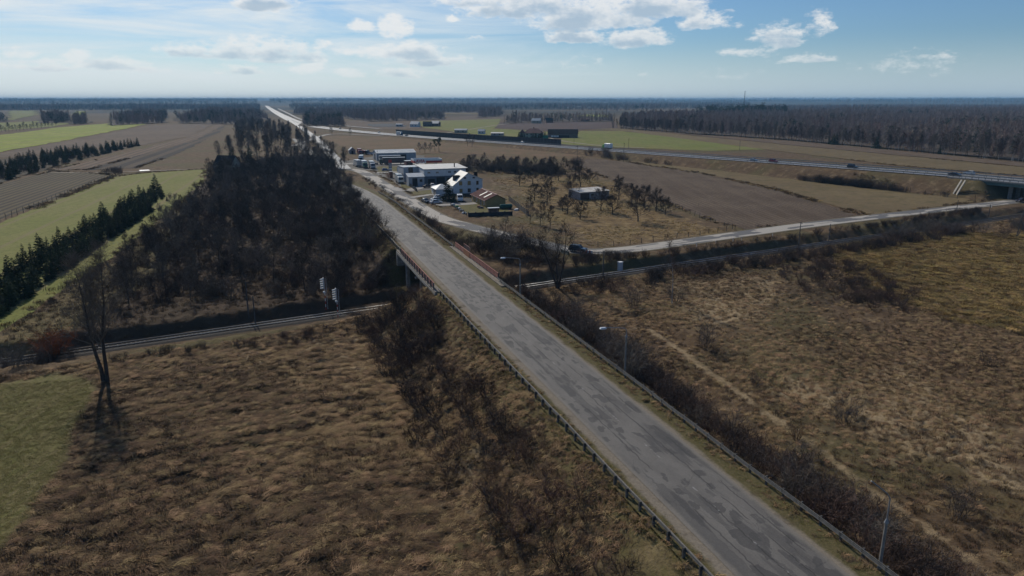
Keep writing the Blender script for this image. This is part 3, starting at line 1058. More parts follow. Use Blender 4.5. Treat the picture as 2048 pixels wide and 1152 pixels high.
# place piers parallel with the track
for qq in (-7.4, 6.2):
    for tt in (-5.0, -1.7, 1.7, 5.0):
        # point on the line road offset tt, track offset qq
        A_ = A0.xy + RN * tt
        den = RD.x * TN.x + RD.y * TN.y
        ss_ = (qq - ((A_ - T0.xy).x * TN.x + (A_ - T0.xy).y * TN.y)) / den
        part('pier', MB().tube((tt, ss_, -1.9), (tt, ss_, ROAD_Z - 1.37), .42, .42, 12), M_conc, bridge)
        if tt == 1.7:
            mb = MB()
            mb.box((0, ss_ - 1.7 * 0, ROAD_Z - 1.52), (12.0, .9, .30), 0)
            part('cap_beam', mb, M_conc, bridge)
for x_ in (-5.6, 5.6):
    part('kerb', MB().box((x_, (BR0 + BR1) / 2, ROAD_Z + .06), (1.15, BR1 - BR0, .2)), mat('kerb_concrete', (.22, .195, .165), .95, (.13, .105, .075), 2.2), bridge)
rpost = MB().box((0, 0, .55), (.17, .22, 1.3)).mesh('railing_post', M_postm)
rplank = MB().box((0, 0, 0), (.06, 1.98, .26)).mesh('plank', M_pink)


def railing(t, s0, s1, shield=None):
    L = s1 - s0
    n = round(L / 2.2)
    st = L / n
    top = part('railing', MB().box((t, s0 + L / 2, ROAD_Z + 1.27), (.12, L + .1, .09)), M_pink, bridge)
    lab = 'railing of faded red planks between dark posts'
    top['label'] = lab + (' on the right edge' if t > 0 else ' on the left edge')
    for i in range(n + 1):
        obj('railing_post', rpost, top, (t + (.1 if t > 0 else -.1), s0 + i * st, ROAD_Z + .08))
        if i < n and not (shield and shield[0] <= i < shield[1]):
            for z_ in (.48, .78, 1.07):
                o = obj('plank', rplank, top, (t, s0 + (i + .5) * st, ROAD_Z + z_))
                o.scale = (1, (st - .22) / 1.98, .82)
    if shield:
        a, b = s0 + shield[0] * st, s0 + shield[1] * st
        p = part('shield_panel', MB().box((t - .05, (a + b) / 2, ROAD_Z + .72), (.06, b - a - .1, 1.15)), M_rust, bridge)
        fr = MB()
        for y_ in (a + .1, (a + b) / 2, b - .1):
            fr.box((t + .05, y_, ROAD_Z + 1.75), (.07, .07, .95))
        fr.box((t + .05, (a + b) / 2, ROAD_Z + 2.25), (.09, b - a, .07))
        part('frame', fr, mat('rusty_bar', (.22, .10, .085), .8), p)
        part('screen_mesh', MB().box((t + .05, (a + b) / 2, ROAD_Z + 1.8), (.015, b - a - .2, .8)), mat('dark_mesh', (.045, .03, .035), .8), p)


railing(5.95, 80.5, 109.5, (8, 10))
railing(-5.95, 77.5, 106.5)

# ------------------------------------------------------------------ railway
M_ballast = mat('ballast_stone', (.055, .046, .038), .95, (.032, .027, .022), 3.5, bump=.8)
M_sleeper = mat('old_sleeper', (.07, .058, .047), .9, (.04, .033, .026), 3, rnd=.3)
M_rail = mat('rail_steel', (.66, .64, .60), .25, metal=1.0)
M_railside = mat('rail_rust', (.09, .055, .035), .8, (.06, .04, .03), 5)
LEN = 400.0
bal = MB().extr([(-2.6, -.55), (-1.7, -.20), (1.7, -.20), (2.6, -.55)], -40, LEN)
struct('railway_ballast', bal.mesh('railway_ballast', M_ballast), loc=tuple(track_pt(0, 0)), rz=TRACK_RZ - math.pi / 2)
trk = thing('railway_track', 'single railway track with polished rails passing under the road bridge', 'railway track', tuple(track_pt(0, 0)), TRACK_RZ)
for q_r in (-.75, .75):
    web = [(-.07, -.16), (.07, -.16), (.065, -.145), (.012, -.12), (.012, -.045), (.035, -.035), (.035, -.012), (-.035, -.012), (-.035, -.035), (-.012, -.045), (-.012, -.12), (-.065, -.145)]
    mb = MB().extr(web, -40, LEN)
    me = mb.mesh('rail', M_railside)
    me.transform(Matrix.Rotation(-math.pi / 2, 4, 'Z'))
    r_ = obj('rail', me, trk, (0, q_r, 0))
    head = [(.040, -.022), (.040, -.006)] + [(.165 * math.sin(a), .165 * math.cos(a) - .165) for a in np.linspace(R(13), R(-13), 9)] + [(-.040, -.006), (-.040, -.022)]
    mb = MB().extr(head, -40, LEN)
    me = mb.mesh('rail_head', M_rail)
    for p in me.polygons:
        p.use_smooth = len(p.vertices) == 4
    me.transform(Matrix.Rotation(-math.pi / 2, 4, 'Z'))
    me.transform(Matrix.Scale(1.75, 4, (0, 1, 0)))
    obj('rail_head', me, r_, (0, 0, .0))
sl_me = MB().cbox((0, 0, -.235), (.26, 2.6, .16), .02).mesh('sleeper', M_sleeper)
rs = MB()
for i in range(560):
    x_ = -30 + i * .65
    if i < 300:
        obj('sleeper', sl_me, trk, (x_, random.Random(i).uniform(-.05, .05), 0))
    else:
        rs.box((x_, 0, -.235), (.26, 2.6, .16))
rest = part('sleeper_row', rs, M_sleeper, trk)
rest['kind'] = 'stuff'

# colour-light signals
M_wht = mat('white_enamel', (.68, .68, .66), .5)
M_red = mat('red_enamel', (.40, .035, .03), .5)
M_sgrey = mat('signal_grey', (.38, .40, .42), .5)


def signal(base_px, top_py, label):
    p = at(*base_px, -1.3)
    lo, hi = 2.0, 12.0
    h = None
    for k in range(200):
        z = -1.3 + 3 + k * .03
        if proj(p.x, p.y, z)[1] <= top_py:
            h = z + 1.3
            break
    root = thing('railway_signal', label, 'signal', (p.x, p.y, -1.35), TRACK_RZ, 'railway signals beside the track')
    mh_ = h * .55
    for i in range(6):
        part('mast_band', MB().tube((0, 0, mh_ * i / 6), (0, 0, mh_ * (i + 1) / 6), .075, .075, 8), M_wht if i % 2 else M_red, root)
    part('mast', MB().tube((0, 0, mh_), (0, 0, h), .06, .06, 8), M_sgrey, root)
    bd = part('signal_head', MB().box((-.12, 0, h - .95), (.10, .5, 2.1)), M_sgrey, root)
    for i in range(5):
        z = h - .12 - i * .42
        hood = MB()
        for a0, a1 in ((.0, .6), (.6, 1.2), (1.2, 1.94), (1.94, 2.54), (2.54, 3.14)):
            hood.add([(-.17, .19 * math.cos(a0), z + .19 * math.sin(a0) - .1), (-.75, .19 * math.cos(a0), z + .19 * math.sin(a0) - .17), (-.75, .19 * math.cos(a1), z + .19 * math.sin(a1) - .17), (-.17, .19 * math.cos(a1), z + .19 * math.sin(a1) - .1),
                      (-.17, .17 * math.cos(a0), z + .17 * math.sin(a0) - .11), (-.75, .17 * math.cos(a0), z + .17 * math.sin(a0) - .18), (-.75, .17 * math.cos(a1), z + .17 * math.sin(a1) - .18), (-.17, .17 * math.cos(a1), z + .17 * math.sin(a1) - .11)],
                     [(0, 1, 2, 3), (4, 7, 6, 5), (1, 5, 6, 2)])
        hd = part('lamp_hood', hood, mat('hood_metal', (.55, .55, .53), .45), bd)
    part('junction_box', MB().cbox((-.1, 0, mh_ + .1), (.4, .35, .3)), M_wht, root)
    lad = MB()
    for y_ in (-.17, .17):
        lad.box((.35, y_, h * .5), (.03, .03, h * .96))
    for i in range(int(h / .3)):
        lad.box((.35, 0, .2 + i * .3), (.025, .34, .025))
    part('ladder', lad, M_sgrey, root)


def proj(x, y, z):
    z -= CAM_Z
    zc = y * CP - z * SP
    yc = y * SP + z * CP
    return (1024 + FPX * x / zc, 576 - FPX * yc / zc)


signal((652, 619), 556, 'hooded railway signal on a red and white mast, behind the track')
signal((676, 634), 577, 'hooded railway signal on a red and white mast, in front of the track')

# poles beside the railway and elsewhere
M_pole = mat('pole_concrete', (.11, .105, .10), .9, (.075, .07, .066), 2)


def pole(base, top_py, label, arms=1, r=.13, name='telegraph_pole', z0=None, group='poles beside the railway'):
    p = at_ground(*base) if z0 is None else at(*base, z0)
    h = 3.0
    while proj(p.x, p.y, p.z + h)[1] > top_py and h < 30:
        h += .05
    root = thing(name, label, 'pole', (p.x, p.y, p.z - .1), TRACK_RZ + math.pi / 2, group)
    part('shaft', MB().tube((0, 0, -.3), (0, 0, h + .1), r, r * .7, 8), M_pole, root)
    for i in range(arms):
        part('cross_arm', MB().box((0, 0, h - .3 - i * .6), (1.3, .09, .09)), M_pole, root)
        ins = MB()
        for x_ in (-.55, -.2, .2, .55):
            ins.tube((x_, 0, h - .26 - i * .6), (x_, 0, h - .06 - i * .6), .035, .03, 6)
        part('insulators', ins, M_steel_dark, root)
    return root


pole((498, 638), 563, 'dark pole at the wood edge, left of the two railway signals')
pole((511, 650), 592, 'short dark pole in front of the track, left of the signals', 0)
pole((1206, 557), 502, 'dark pole between the parked off-road car and the white cabinet', 0, .16)
pole((1160, 520), 488, 'thin pole standing right in front of the off-road car', 0, .11)
pole((1597, 491), 444, 'pole beside the track, opposite the corner of the ploughed field', 1)
pole((1657, 485), 448, 'second pole beside the track, right of the field corner', 0)
pole((1912, 428), 400, 'tall pole beside the side road near the expressway bridge', 0)
pole((1977, 433), 409, 'last pole beside the side road before the expressway bridge', 0)
pole((1247, 324), 286, 'thin power pole in the meadow by the expressway embankment', 1, group='power poles')
pole((1154, 321), 291, 'thin power pole at the top corner of the ploughed field', 1, group='power poles')
pole((1257, 297), 277, 'power pole on the green field beyond the white lorry', 1, group='power poles')
pole((1479, 301), 281, 'power pole with a stay at the far edge of the green field', 1, group='power poles')
pole((1148, 289), 272, 'power pole beside the dark barn', 1, group='power poles')
pole((756, 331), 299, 'lamp pole between the parked lorries and the warehouse', 0, .1, group='power poles')
# stay of the far pole
p1, p2 = at(1473, 301), at(1479, 301)

# white trackside cabinet
p = at_ground(1240, 541)
cb = thing('trackside_cabinet', 'white metal cabinet standing beside the track', 'cabinet', tuple(p), TRACK_RZ)
part('body', MB().cbox((0, 0, 1.0), (.95, .75, 2.0), .06), M_wht, cb)
part('plinth', MB().box((0, 0, -.2), (1.05, .85, .5)), M_conc, cb)
part('door', MB().box((0, -.385, 1.0), (.8, .02, 1.75)), mat('cabinet_door', (.60, .60, .6), .5), cb)
part('roof', MB().box((0, 0, 2.04), (1.1, .9, .08)), M_wht, cb)

# ------------------------------------------------------------------ street lamps
M_lampmetal = mat('lamp_metal', (.25, .255, .26), .45, metal=.3)


def lamp(base_px, bend_py, tip, collar, label, head=True, zb=5.9):
    p = at(*base_px, zb)
    z = zb + 2
    while proj(p.x, p.y, z)[1] > bend_py and z < 20:
        z += .03
    h = z - zb
    root = thing('street_lamp', label, 'street lamp', (p.x, p.y, zb), ROAD_RZ, 'street lamps along the right guard rail')
    part('pole', MB().tube((0, 0, -1.2), (0, 0, .9), .15, .15, 10).tube((0, 0, .9), (0, 0, h * collar), .115, .095, 10), mat('lamp_concrete', (.24, .225, .20), .85, (.17, .155, .14), 3), root)
    ar = MB()
    pts = [Vector((0, 0, h * collar)), Vector((0, 0, h - .25)), Vector((tip[0] * .06, tip[1] * .06, h - .06)), Vector((tip[0] * .18, tip[1] * .18, h + tip[2] * .16)), Vector((tip[0], tip[1], h + tip[2]))]
    ar.path(pts, .045, 8)
    part('arm', ar, M_lampmetal, root)
    part('collar', MB().tube((0, 0, h * collar - .12), (0, 0, h * collar + .16), .16, .07, 8), M_lampmetal, root)
    if head:
        hx = MB()
        d = Vector((tip[0], tip[1], 0)).normalized()
        rz = math.atan2(d.y, d.x)
        hx.box((0, 0, 0), (.75, .32, .10), top=(.55, .22))
        hx.box((0, 0, -.09), (.75, .32, .08))
        o = part('lamp_head', hx, mat('lamp_hood', (.62, .64, .66), .35), root, (tip[0] + d.x * .3, tip[1] + d.y * .3, h + tip[2]), rz)
        part('lens', MB().box((.02, 0, -.15), (.5, .24, .06)), mat('lamp_glass', (.5, .5, .48), .2), o)


lamp((1757, 1147), 992, (-1.6, .2, 1.25), .68, 'headless street lamp nearest the camera, its bent arm reaching up', False, 6.1)
lamp((1249, 757), 656, (-2.5, .2, .25), .84, 'street lamp with a white head, second along the right guard rail', True, 6.0)
lamp((1040, 590), 517, (-2.5, .2, .3), .84, 'street lamp with a white head just before the bridge railing', True, 6.0)

# ------------------------------------------------------------------ side-road furniture
for i, (bx, by, lb) in enumerate(((1393, 493, 'first'), (1432, 488, 'second'), (1466, 483, 'third'), (1483, 481, 'fourth'), (1545, 473, 'fifth'), (1937, 421, 'sixth'), (1983, 415, 'seventh'))):
    p = at(bx, by, .05)
    r_ = thing('marker_post', lb + ' white marker post along the side road, counted from the off-road car', 'marker post', tuple(p), 0, 'white marker posts on the side road')
    part('shaft', MB().box((0, 0, .5), (.13, .08, 1.0), top=(.13, .05)), M_wht, r_)
    part('band', MB().box((0, 0, .78), (.14, .09, .16)), M_steel_dark, r_)
for (x0, y0, x1, y1, lb, reds) in ((1122, 505, 1138, 510, 'dark road barrier left of the off-road car under the forked tree', False), (1171, 507, 1185, 508, 'red and white road barrier in front of the off-road car', True)):
    a, b_ = at(x0, y0, .05), at(x1, y1, .05)
    L = (b_ - a).length
    r_ = thing('road_barrier', lb, 'barrier', tuple((a + b_) / 2), math.atan2(b_.y - a.y, b_.x - a.x), 'road barriers at the bend')
    prof = [(-.28, 0), (.28, 0), (.14, .3), (.09, .8), (-.09, .8), (-.14, .3)]
    n = 4
    for i in range(n):
        me = MB().extr(prof, -L / 2 + i * L / n, -L / 2 + (i + 1) * L / n - .02).mesh('barrier_block', (M_wht if i % 2 else mat('barrier_red', (.32, .07, .06), .7)) if reds else mat('barrier_green', (.06, .085, .075), .7))
        me.transform(Matrix.Rotation(-math.pi / 2, 4, 'Z'))
        obj('barrier_block', me, r_)
# post-and-wire fences
M_wood = mat('grey_wood', (.10, .085, .07), .9, (.065, .055, .045), 4)
fp_me = MB().tube((0, 0, -.3), (0, 0, 1.35), .09, .075, 6).mesh('post', M_wood)


def wire_fence(pix, label, step=3.6, h=1.0):
    P = np.array([tuple(at_ground(px, py))[:2] for px, py in pix])
    P = catmull(P, step)
    r_ = thing('wire_fence', label, 'fence', (P[0][0], P[0][1], 0))
    rg = random.Random(len(P))
    prev = None
    wires = MB()
    for i, q in enumerate(P):
        z = float(terrain_z(q[0], q[1]))
        o = obj('post', fp_me, r_, (q[0] - P[0][0], q[1] - P[0][1], max(z, 0)))
        o.rotation_euler = (rg.uniform(-.08, .08), rg.uniform(-.08, .08), rg.uniform(0, 3))
        o.scale = (1, 1, h * rg.uniform(.85, 1.15))
        c = Vector((q[0] - P[0][0], q[1] - P[0][1], max(z, 0)))
        if prev is not None:
            for zz in (.4, .8, 1.15):
                wires.tube(prev + Vector((0, 0, zz * h)), c + Vector((0, 0, zz * h)), .008, .008, 3, False)
        prev = c
    part('wire', wires, M_steel_dark, r_)


wire_fence([(1196, 494), (1260, 489), (1330, 480), (1400, 470), (1470, 459)], 'post and wire fence between the orchard and the side road')
wire_fence([(1465, 457), (1430, 447), (1380, 428), (1345, 412)], 'post and wire fence between the orchard and the ploughed field')
wire_fence([(0, 443), (60, 420), (130, 392), (190, 368), (232, 353)], 'post and wire fence along the row crop, left side field', 4.5, 1.35)
wire_fence([(1820, 386), (1880, 394), (1950, 402)], 'thin fence at the foot of the expressway embankment near its bridge', 5, 1.5)

# ------------------------------------------------------------------ expressway furniture
def along(P, off, z=0.0):
    d = np.gradient(P[:, :2], axis=0)
    d /= np.linalg.norm(d, axis=1)[:, None]
    nn = np.stack([d[:, 1], -d[:, 0]], -1)
    return np.column_stack([P[:, :2] + nn * off, P[:, 2] + z])


def strip_solid(pts, w, h):
    """rectangular bar along points (bottom centre line)"""
    mb = MB()
    d = np.gradient(pts[:, :2], axis=0)
    d /= np.linalg.norm(d, axis=1)[:, None]
    nn = np.stack([d[:, 1], -d[:, 0]], -1)
    n = len(pts)
    vs = []
    for i in range(n):
        for sx, z in ((-.5, 0), (.5, 0), (.5, h), (-.5, h)):
            vs.append((pts[i, 0] + nn[i, 0] * sx * w, pts[i, 1] + nn[i, 1] * sx * w, pts[i, 2] + z))
    fs = []
    for i in range(n - 1):
        for k in range(4):
            fs.append((4 * i + k, 4 * i + (k + 1) % 4, 4 * i + 4 + (k + 1) % 4, 4 * i + 4 + k))
    fs += [(0, 3, 2, 1), (4 * n - 4, 4 * n - 3, 4 * n - 2, 4 * n - 1)]
    return mb.add(vs, fs)


ex_post = MB().box((0, 0, .35), (.12, .12, .9)).mesh('post', M_steel_dark)
E_near = EXP[EXP[:, 1] < 640]
_d = EXP[40][:2] - EXP[20][:2]
SIDE = 1 if (np.array([_d[1], -_d[0]]) @ (-EXP[30][:2])) > 0 else -1      # +1: positive offset lies towards the camera
for off, lb in ((10.3, 'near edge'), (.75, 'median'), (-.75, 'median, far side'), (-10.3, 'far edge')):
    Pl = along(E_near, off * SIDE)
    root = thing('expressway_guard_rail', 'steel guard rail on the %s of the expressway' % lb, 'guard rail', tuple(Pl[0]), 0, 'guard rails on the expressway')
    Q = Pl - Pl[0]
    Q2 = Q.copy()
    Q2[:, 2] += .52
    part('beam', strip_solid(Q2, .08, .3), mat('dull_galvanised', (.20, .205, .21), .6), root)
    acc = 0
    fine_ = catmull(Q[:28], 4)
    for q in fine_[:75]:
        obj('post', ex_post, root, tuple(q))

# bridge of the expressway over side road and railway
ib = np.where(EXP[:, 0] > 178)[0]
Pb = EXP[ib]
xb = thing('expressway_bridge', 'green girder bridge carrying the expressway over the side road', 'bridge', tuple(Pb[0]), 0)
Q = Pb - Pb[0]
dk = Q.copy()
dk[:, 2] -= .55
part('deck', strip_solid(dk, 22.6, .5), M_conc, xb)
M_gir = mat('green_girder', (.10, .155, .14), .6, (.08, .125, .115), .5)
for off in (10.6, 6, 0, -6, -10.6):
    g = along(Pb, off * SIDE) - Pb[0]
    g[:, 2] -= 1.75
    part('girder', strip_solid(g, .7, 1.15), M_gir, xb)
rl = along(Pb, 11.2 * SIDE) - Pb[0]
hr = rl.copy()
hr[:, 2] += 1.05
ra = part('railing', strip_solid(hr, .07, .07), M_steel_dark, xb)
for q in catmull(rl, 2.2):
    obj('railing_post', ex_post, ra, tuple(q + np.array([0, 0, .1])))
pp = at(2041, 403, 0)
for k, off in enumerate((9.0, 3, -3, -9)):
    a = along(EXP, off * SIDE)
    j = np.argmin(np.abs(a[:, 0] - pp.x - (9 - off) * .6))
    part('pier', MB().box((0, 0, (a[j, 2] - 1.8) / 2 - .3), (1.0, 1.0, a[j, 2] - 1.8 + .6)), M_conc, xb, (a[j, 0] - Pb[0][0], a[j, 1] - Pb[0][1], -Pb[0][2]))
pa = along(EXP, 0)
j = np.argmin(np.abs(EXP[:, 0] - 178.5))
dj = EXP[j] - EXP[j - 1]
part('abutment', MB().box((0, 0, 2.6), (1.2, 22.4, 4.6), math.atan2(dj[1], dj[0])), mat('abutment_grey', (.27, .28, .29), .85, (.21, .215, .22), .6), xb, (EXP[j, 0] - Pb[0][0], EXP[j, 1] - Pb[0][1], -Pb[0][2]))
part('wing_wall', MB().add([(0, 0, 0), (0, .5, 0), (-6.5, .5, 0), (-6.5, 0, 0), (0, 0, 2.6), (0, .5, 2.6), (-6.5, .5, 2.6), (-6.5, 0, 2.6)], [(0, 1, 2, 3), (4, 7, 6, 5), (0, 4, 5, 1), (1, 5, 6, 2), (2, 6, 7, 3), (3, 7, 4, 0)]), MATS['abutment_grey'], xb,
     tuple(along(EXP, 11.3 * SIDE)[j] - Pb[0] + np.array([0, 0, -3.4])), math.atan2(-dj[1], -dj[0]) + math.pi)
# stair strips down the slope
st = thing('embankment_stair', 'pair of pale concrete stair strips down the embankment beside the expressway bridge', 'stair', tuple(at(1912, 392)), 0)
for (px0, py0, px1, py1) in ((1904, 392, 1923, 361), (1911, 393, 1930, 362)):
    a, b_ = at(px0, py0, .2), at(px1, py1, 6.2)
    o_ = at(1912, 392)
    d = b_ - a
    side = Vector((-d.y, d.x, 0)).normalized() * .4
    up = Vector((0, 0, .35))
    q = [a - o_ - side, a - o_ + side, b_ - o_ + side, b_ - o_ - side]
    part('strip', MB().add([tuple(v - up) for v in q] + [tuple(v + up) for v in q], [(0, 3, 2, 1), (4, 5, 6, 7), (0, 1, 5, 4), (1, 2, 6, 5), (2, 3, 7, 6), (3, 0, 4, 7)]), mat('pale_concrete', (.36, .33, .28), .9), st)
# noise barrier beyond the far carriageway
i0 = np.argmin(np.abs(EXP[:, 0] - at(772, 262, 1).x))
i1 = np.argmin(np.abs(EXP[:, 0] - at(1083, 282, 3).x))
Pn = along(EXP[i1:i0], -14.5 * SIDE)
nb = thing('noise_barrier', 'long dark noise barrier along the far side of the expressway', 'noise barrier', tuple(Pn[0]), 0)
Pf = catmull(Pn, 4)
M_nb = mat('dark_barrier', (.018, .022, .026), .7, (.028, .034, .038), .4)
pan = MB().box((0, 0, 2.3), (3.9, .16, 4.6)).mesh('panel', M_nb)
npst = MB().box((0, 0, 2.35), (.22, .28, 4.7)).mesh('post', M_steel_dark)
for a, b_ in zip(Pf[:-1], Pf[1:]):
    L = float(np.linalg.norm((b_ - a)[:2]))
    rz = math.atan2(b_[1] - a[1], b_[0] - a[0])
    o = obj('panel', pan, nb, tuple((a + b_) / 2 - Pn[0] - np.array([0, 0, .4])), rz)
    o.scale = (L / 3.95, 1, 1)
    obj('post', npst, nb, tuple(a - Pn[0] - np.array([0, 0, .4])), rz)
# green direction board
p = at(1091, 284, 2.6)
sg = thing('direction_sign', 'green direction board on two legs beside the end of the noise barrier', 'road sign', tuple(p), R(-20))
part('board', MB().box((0, 0, 4.0), (4.6, .12, 2.9)), mat('sign_green', (.012, .17, .10), .6), sg)
for x_ in (-1.6, 1.6):
    part('leg', MB().box((x_, .1, 1.4), (.14, .14, 3.2)), M_steel_dark, sg)
# ------------------------------------------------------------------ plant materials
M_bark = mat('bark', (.085, .070, .058), .95, (.055, .045, .038), 2, rnd=.25, spec=.1)
M_twig = mat('twigs', (.058, .046, .040), .95, rnd=.35, spec=.1)
M_twig_g = mat('grey_twigs', (.125, .103, .086), .95, rnd=.3, spec=.1)
M_twig_r = mat('red_twigs', (.105, .068, .052), .95, rnd=.3, spec=.1)
M_twig_o = mat('orange_twigs', (.20, .075, .022), .95, rnd=.25, spec=.1)
M_twig_y = mat('straw_twigs', (.19, .135, .07), .95, rnd=.3, spec=.1)
M_birch = mat('birch_bark', (.42, .39, .36), .9, (.22, .20, .18), 1.2, stretch=(1, 1, 4), rnd=.2)
M_needle = mat('spruce_needles', (.020, .040, .016), .9, (.034, .056, .020), .8, rnd=.35, spec=.15)
M_pine = mat('pine_needles', (.030, .046, .018), .9, (.048, .062, .024), .8, rnd=.3, spec=.15)
M_dry = mat('dry_blades', (.30, .205, .108), .95, (.19, .122, .062), .9, rnd=.35, spec=.1)
M_drybrown = mat('brown_weeds', (.15, .097, .054), .95, (.098, .066, .039), .9, rnd=.35, spec=.1)
M_gold = mat('gold_blades', (.34, .235, .085), .95, (.25, .175, .07), .9, rnd=.3, spec=.1)
M_grass = mat('green_blades', (.15, .145, .042), .95, (.20, .165, .065), .9, rnd=.3, spec=.1)


def perp(d, rg):
    v = rg.normal(size=3)
    v -= d * (v @ d)
    return v / (np.linalg.norm(v) + 1e-9)


def tri_twigs(p0, p1, w, rg, mid=True):
    """thin kinked blades from p0 to p1: arrays (n,3), widths (n,)"""
    n = len(p0)
    d = p1 - p0
    L = np.linalg.norm(d, axis=1)[:, None] + 1e-9
    r = rg.normal(size=(n, 3))
    r -= d * np.sum(r * d, axis=1)[:, None] / (L * L)
    r /= np.linalg.norm(r, axis=1)[:, None] + 1e-9
    s = r * w[:, None] / 2
    if not mid:
        vs = np.stack([p0 - s, p0 + s, p1], 1).reshape(-1, 3)
        return vs, np.arange(3 * n).reshape(-1, 3)
    m = p0 + d * .5 + np.cross(d / L, r) * L * rg.normal(0, .10, (n, 1)) + r * L * rg.normal(0, .05, (n, 1))
    vs = np.stack([p0 - s, p0 + s, m + s * .7, m - s * .7, p1], 1).reshape(-1, 3)
    b = np.arange(n)[:, None] * 5
    fs = np.concatenate([b + np.array([[0, 1, 2]]), b + np.array([[0, 2, 3]]), b + np.array([[3, 2, 4]])])
    return vs, fs


def limb_mesh(lines, n=5):
    """tapered tubes along polylines [(pts, radii)] -> verts, tris"""
    V, F, o = [], [], 0
    for pts, rad in lines:
        pts = np.asarray(pts)
        k = len(pts)
        d = np.gradient(pts, axis=0)
        d /= np.linalg.norm(d, axis=1)[:, None] + 1e-9
        a = np.cross(d, np.array([.31, .17, .93]))
        a /= np.linalg.norm(a, axis=1)[:, None] + 1e-9
        b = np.cross(d, a)
        th = np.arange(n) * 2 * np.pi / n
        ring = pts[:, None, :] + (a[:, None, :] * np.cos(th)[None, :, None] + b[:, None, :] * np.sin(th)[None, :, None]) * np.asarray(rad)[:, None, None]
        V.append(ring.reshape(-1, 3))
        i, j = np.meshgrid(np.arange(k - 1), np.arange(n), indexing='ij')
        i, j = i.ravel(), j.ravel()
        q = [o + i * n + j, o + i * n + (j + 1) % n, o + (i + 1) * n + (j + 1) % n, o + (i + 1) * n + j]
        F.append(np.stack([q[0], q[1], q[2]], -1))
        F.append(np.stack([q[0], q[2], q[3]], -1))
        o += k * n
    return np.concatenate(V), np.concatenate(F)


def polyline(p, d, L, k, rg, wig, up):
    pts = [p]
    for i in range(k):
        d = d + rg.normal(0, wig, 3) + np.array([0, 0, up])
        d = d / np.linalg.norm(d)
        pts.append(pts[-1] + d * L / k)
    return np.array(pts)


def bare_tree(seed, H, spread=.32, trunk_f=.3, limbs=16, subs=7, twigs=9, angle=50, up=.10, r0=None, forks=1, twig_w=.022, lean=.03, tl=.16, third=True, fork_div=.22):
    """leafless tree: trunk mesh and crown mesh (boughs, branches and twigs)"""
    rg = np.random.default_rng(seed)
    r0 = r0 or H * .016
    trunk, crown_l, t0, t1, tw = [], [], [], [], []
    stems = []
    for f in range(forks):
        d = np.array([rg.normal(0, lean), rg.normal(0, lean), 1.0])
        if forks > 1:
            an = 2 * np.pi * f / forks + rg.normal(0, .3)
            d += np.array([np.cos(an), np.sin(an), 0]) * fork_div
        k = 8
        pts = polyline(np.array([rg.normal(0, .12) if forks > 1 else 0, rg.normal(0, .12) if forks > 1 else 0, -.3]), d / np.linalg.norm(d), H * .93 * (1 if f == 0 else rg.uniform(.8, 1)), k, rg, .06, .04)
        rad = r0 * (1 - np.linspace(0, 1, k + 1) ** .85 * .93)
        stems.append((pts, rad))
        trunk.append((pts, rad))
    an = rg.uniform(0, 6)
    for i in range(limbs):
        pts, rad = stems[i % forks]
        f = trunk_f + (1 - trunk_f) * ((i + rg.uniform(0, 1)) / limbs)
        fi = f * (len(pts) - 1)
        a = min(int(fi), len(pts) - 2)
        p = pts[a] + (pts[a + 1] - pts[a]) * (fi - a)
        r = np.interp(fi, np.arange(len(rad)), rad) * .55
        an += 2.4 + rg.normal(0, .4)
        inc = R(angle) * rg.uniform(.75, 1.2) * (1.12 - .45 * f)
        d = np.array([np.cos(an) * np.sin(inc), np.sin(an) * np.sin(inc), np.cos(inc)])
        L = H * spread * (1.25 - .85 * (f - trunk_f) / (1 - trunk_f)) * rg.uniform(.75, 1.2)
        bp = polyline(p, d, L, 5, rg, .14, up)
        crown_l.append((bp, np.linspace(max(r, .02), .012, 6)))
        for j in range(subs):
            g = .25 + .75 * (j + rg.uniform(0, 1)) / subs
            gi = g * 5
            b0 = min(int(gi), 4)
            q = bp[b0] + (bp[b0 + 1] - bp[b0]) * (gi - b0)
            dd = bp[b0 + 1] - bp[b0]
            dd /= np.linalg.norm(dd)
            e = dd * .75 + perp(dd, rg) * .8 + np.array([0, 0, .15])
            e /= np.linalg.norm(e)
            L2 = L * .45 * rg.uniform(.6, 1.2) * (1.15 - .5 * g)
            sp = polyline(q, e, L2, 3, rg, .18, up * .8)
            crown_l.append((sp, np.linspace(max(r * .35, .014), .008, 4)))
            for m in range(twigs):
                h = .15 + .85 * (m + rg.uniform(0, 1)) / twigs
                hi = h * 3
                c0 = min(int(hi), 2)
                w = sp[c0] + (sp[c0 + 1] - sp[c0]) * (hi - c0)
                ee = e * .6 + perp(e, rg) * .85 + np.array([0, 0, .22])
                ee /= np.linalg.norm(ee)
                L3 = H * tl * .55 * rg.uniform(.5, 1.2)
                end = w + ee * L3
                t0.append(w)
                t1.append(end)
                tw.append(twig_w * rg.uniform(.7, 1.3))
                if third:
                    for _ in range(2):
                        st_ = w + ee * L3 * rg.uniform(.2, .8)
                        e3 = ee * .6 + perp(ee, rg) * .8
                        t0.append(st_)
                        t1.append(st_ + e3 * L3 * rg.uniform(.35, .7))
                        tw.append(twig_w * .75)
    V1, F1 = limb_mesh(trunk, 7)
    V2, F2 = limb_mesh(crown_l, 3)
    V3, F3 = tri_twigs(np.array(t0), np.array(t1), np.array(tw), rg)
    return (V1, F1), (np.concatenate([V2, V3]), np.concatenate([F2, F3 + len(V2)]))


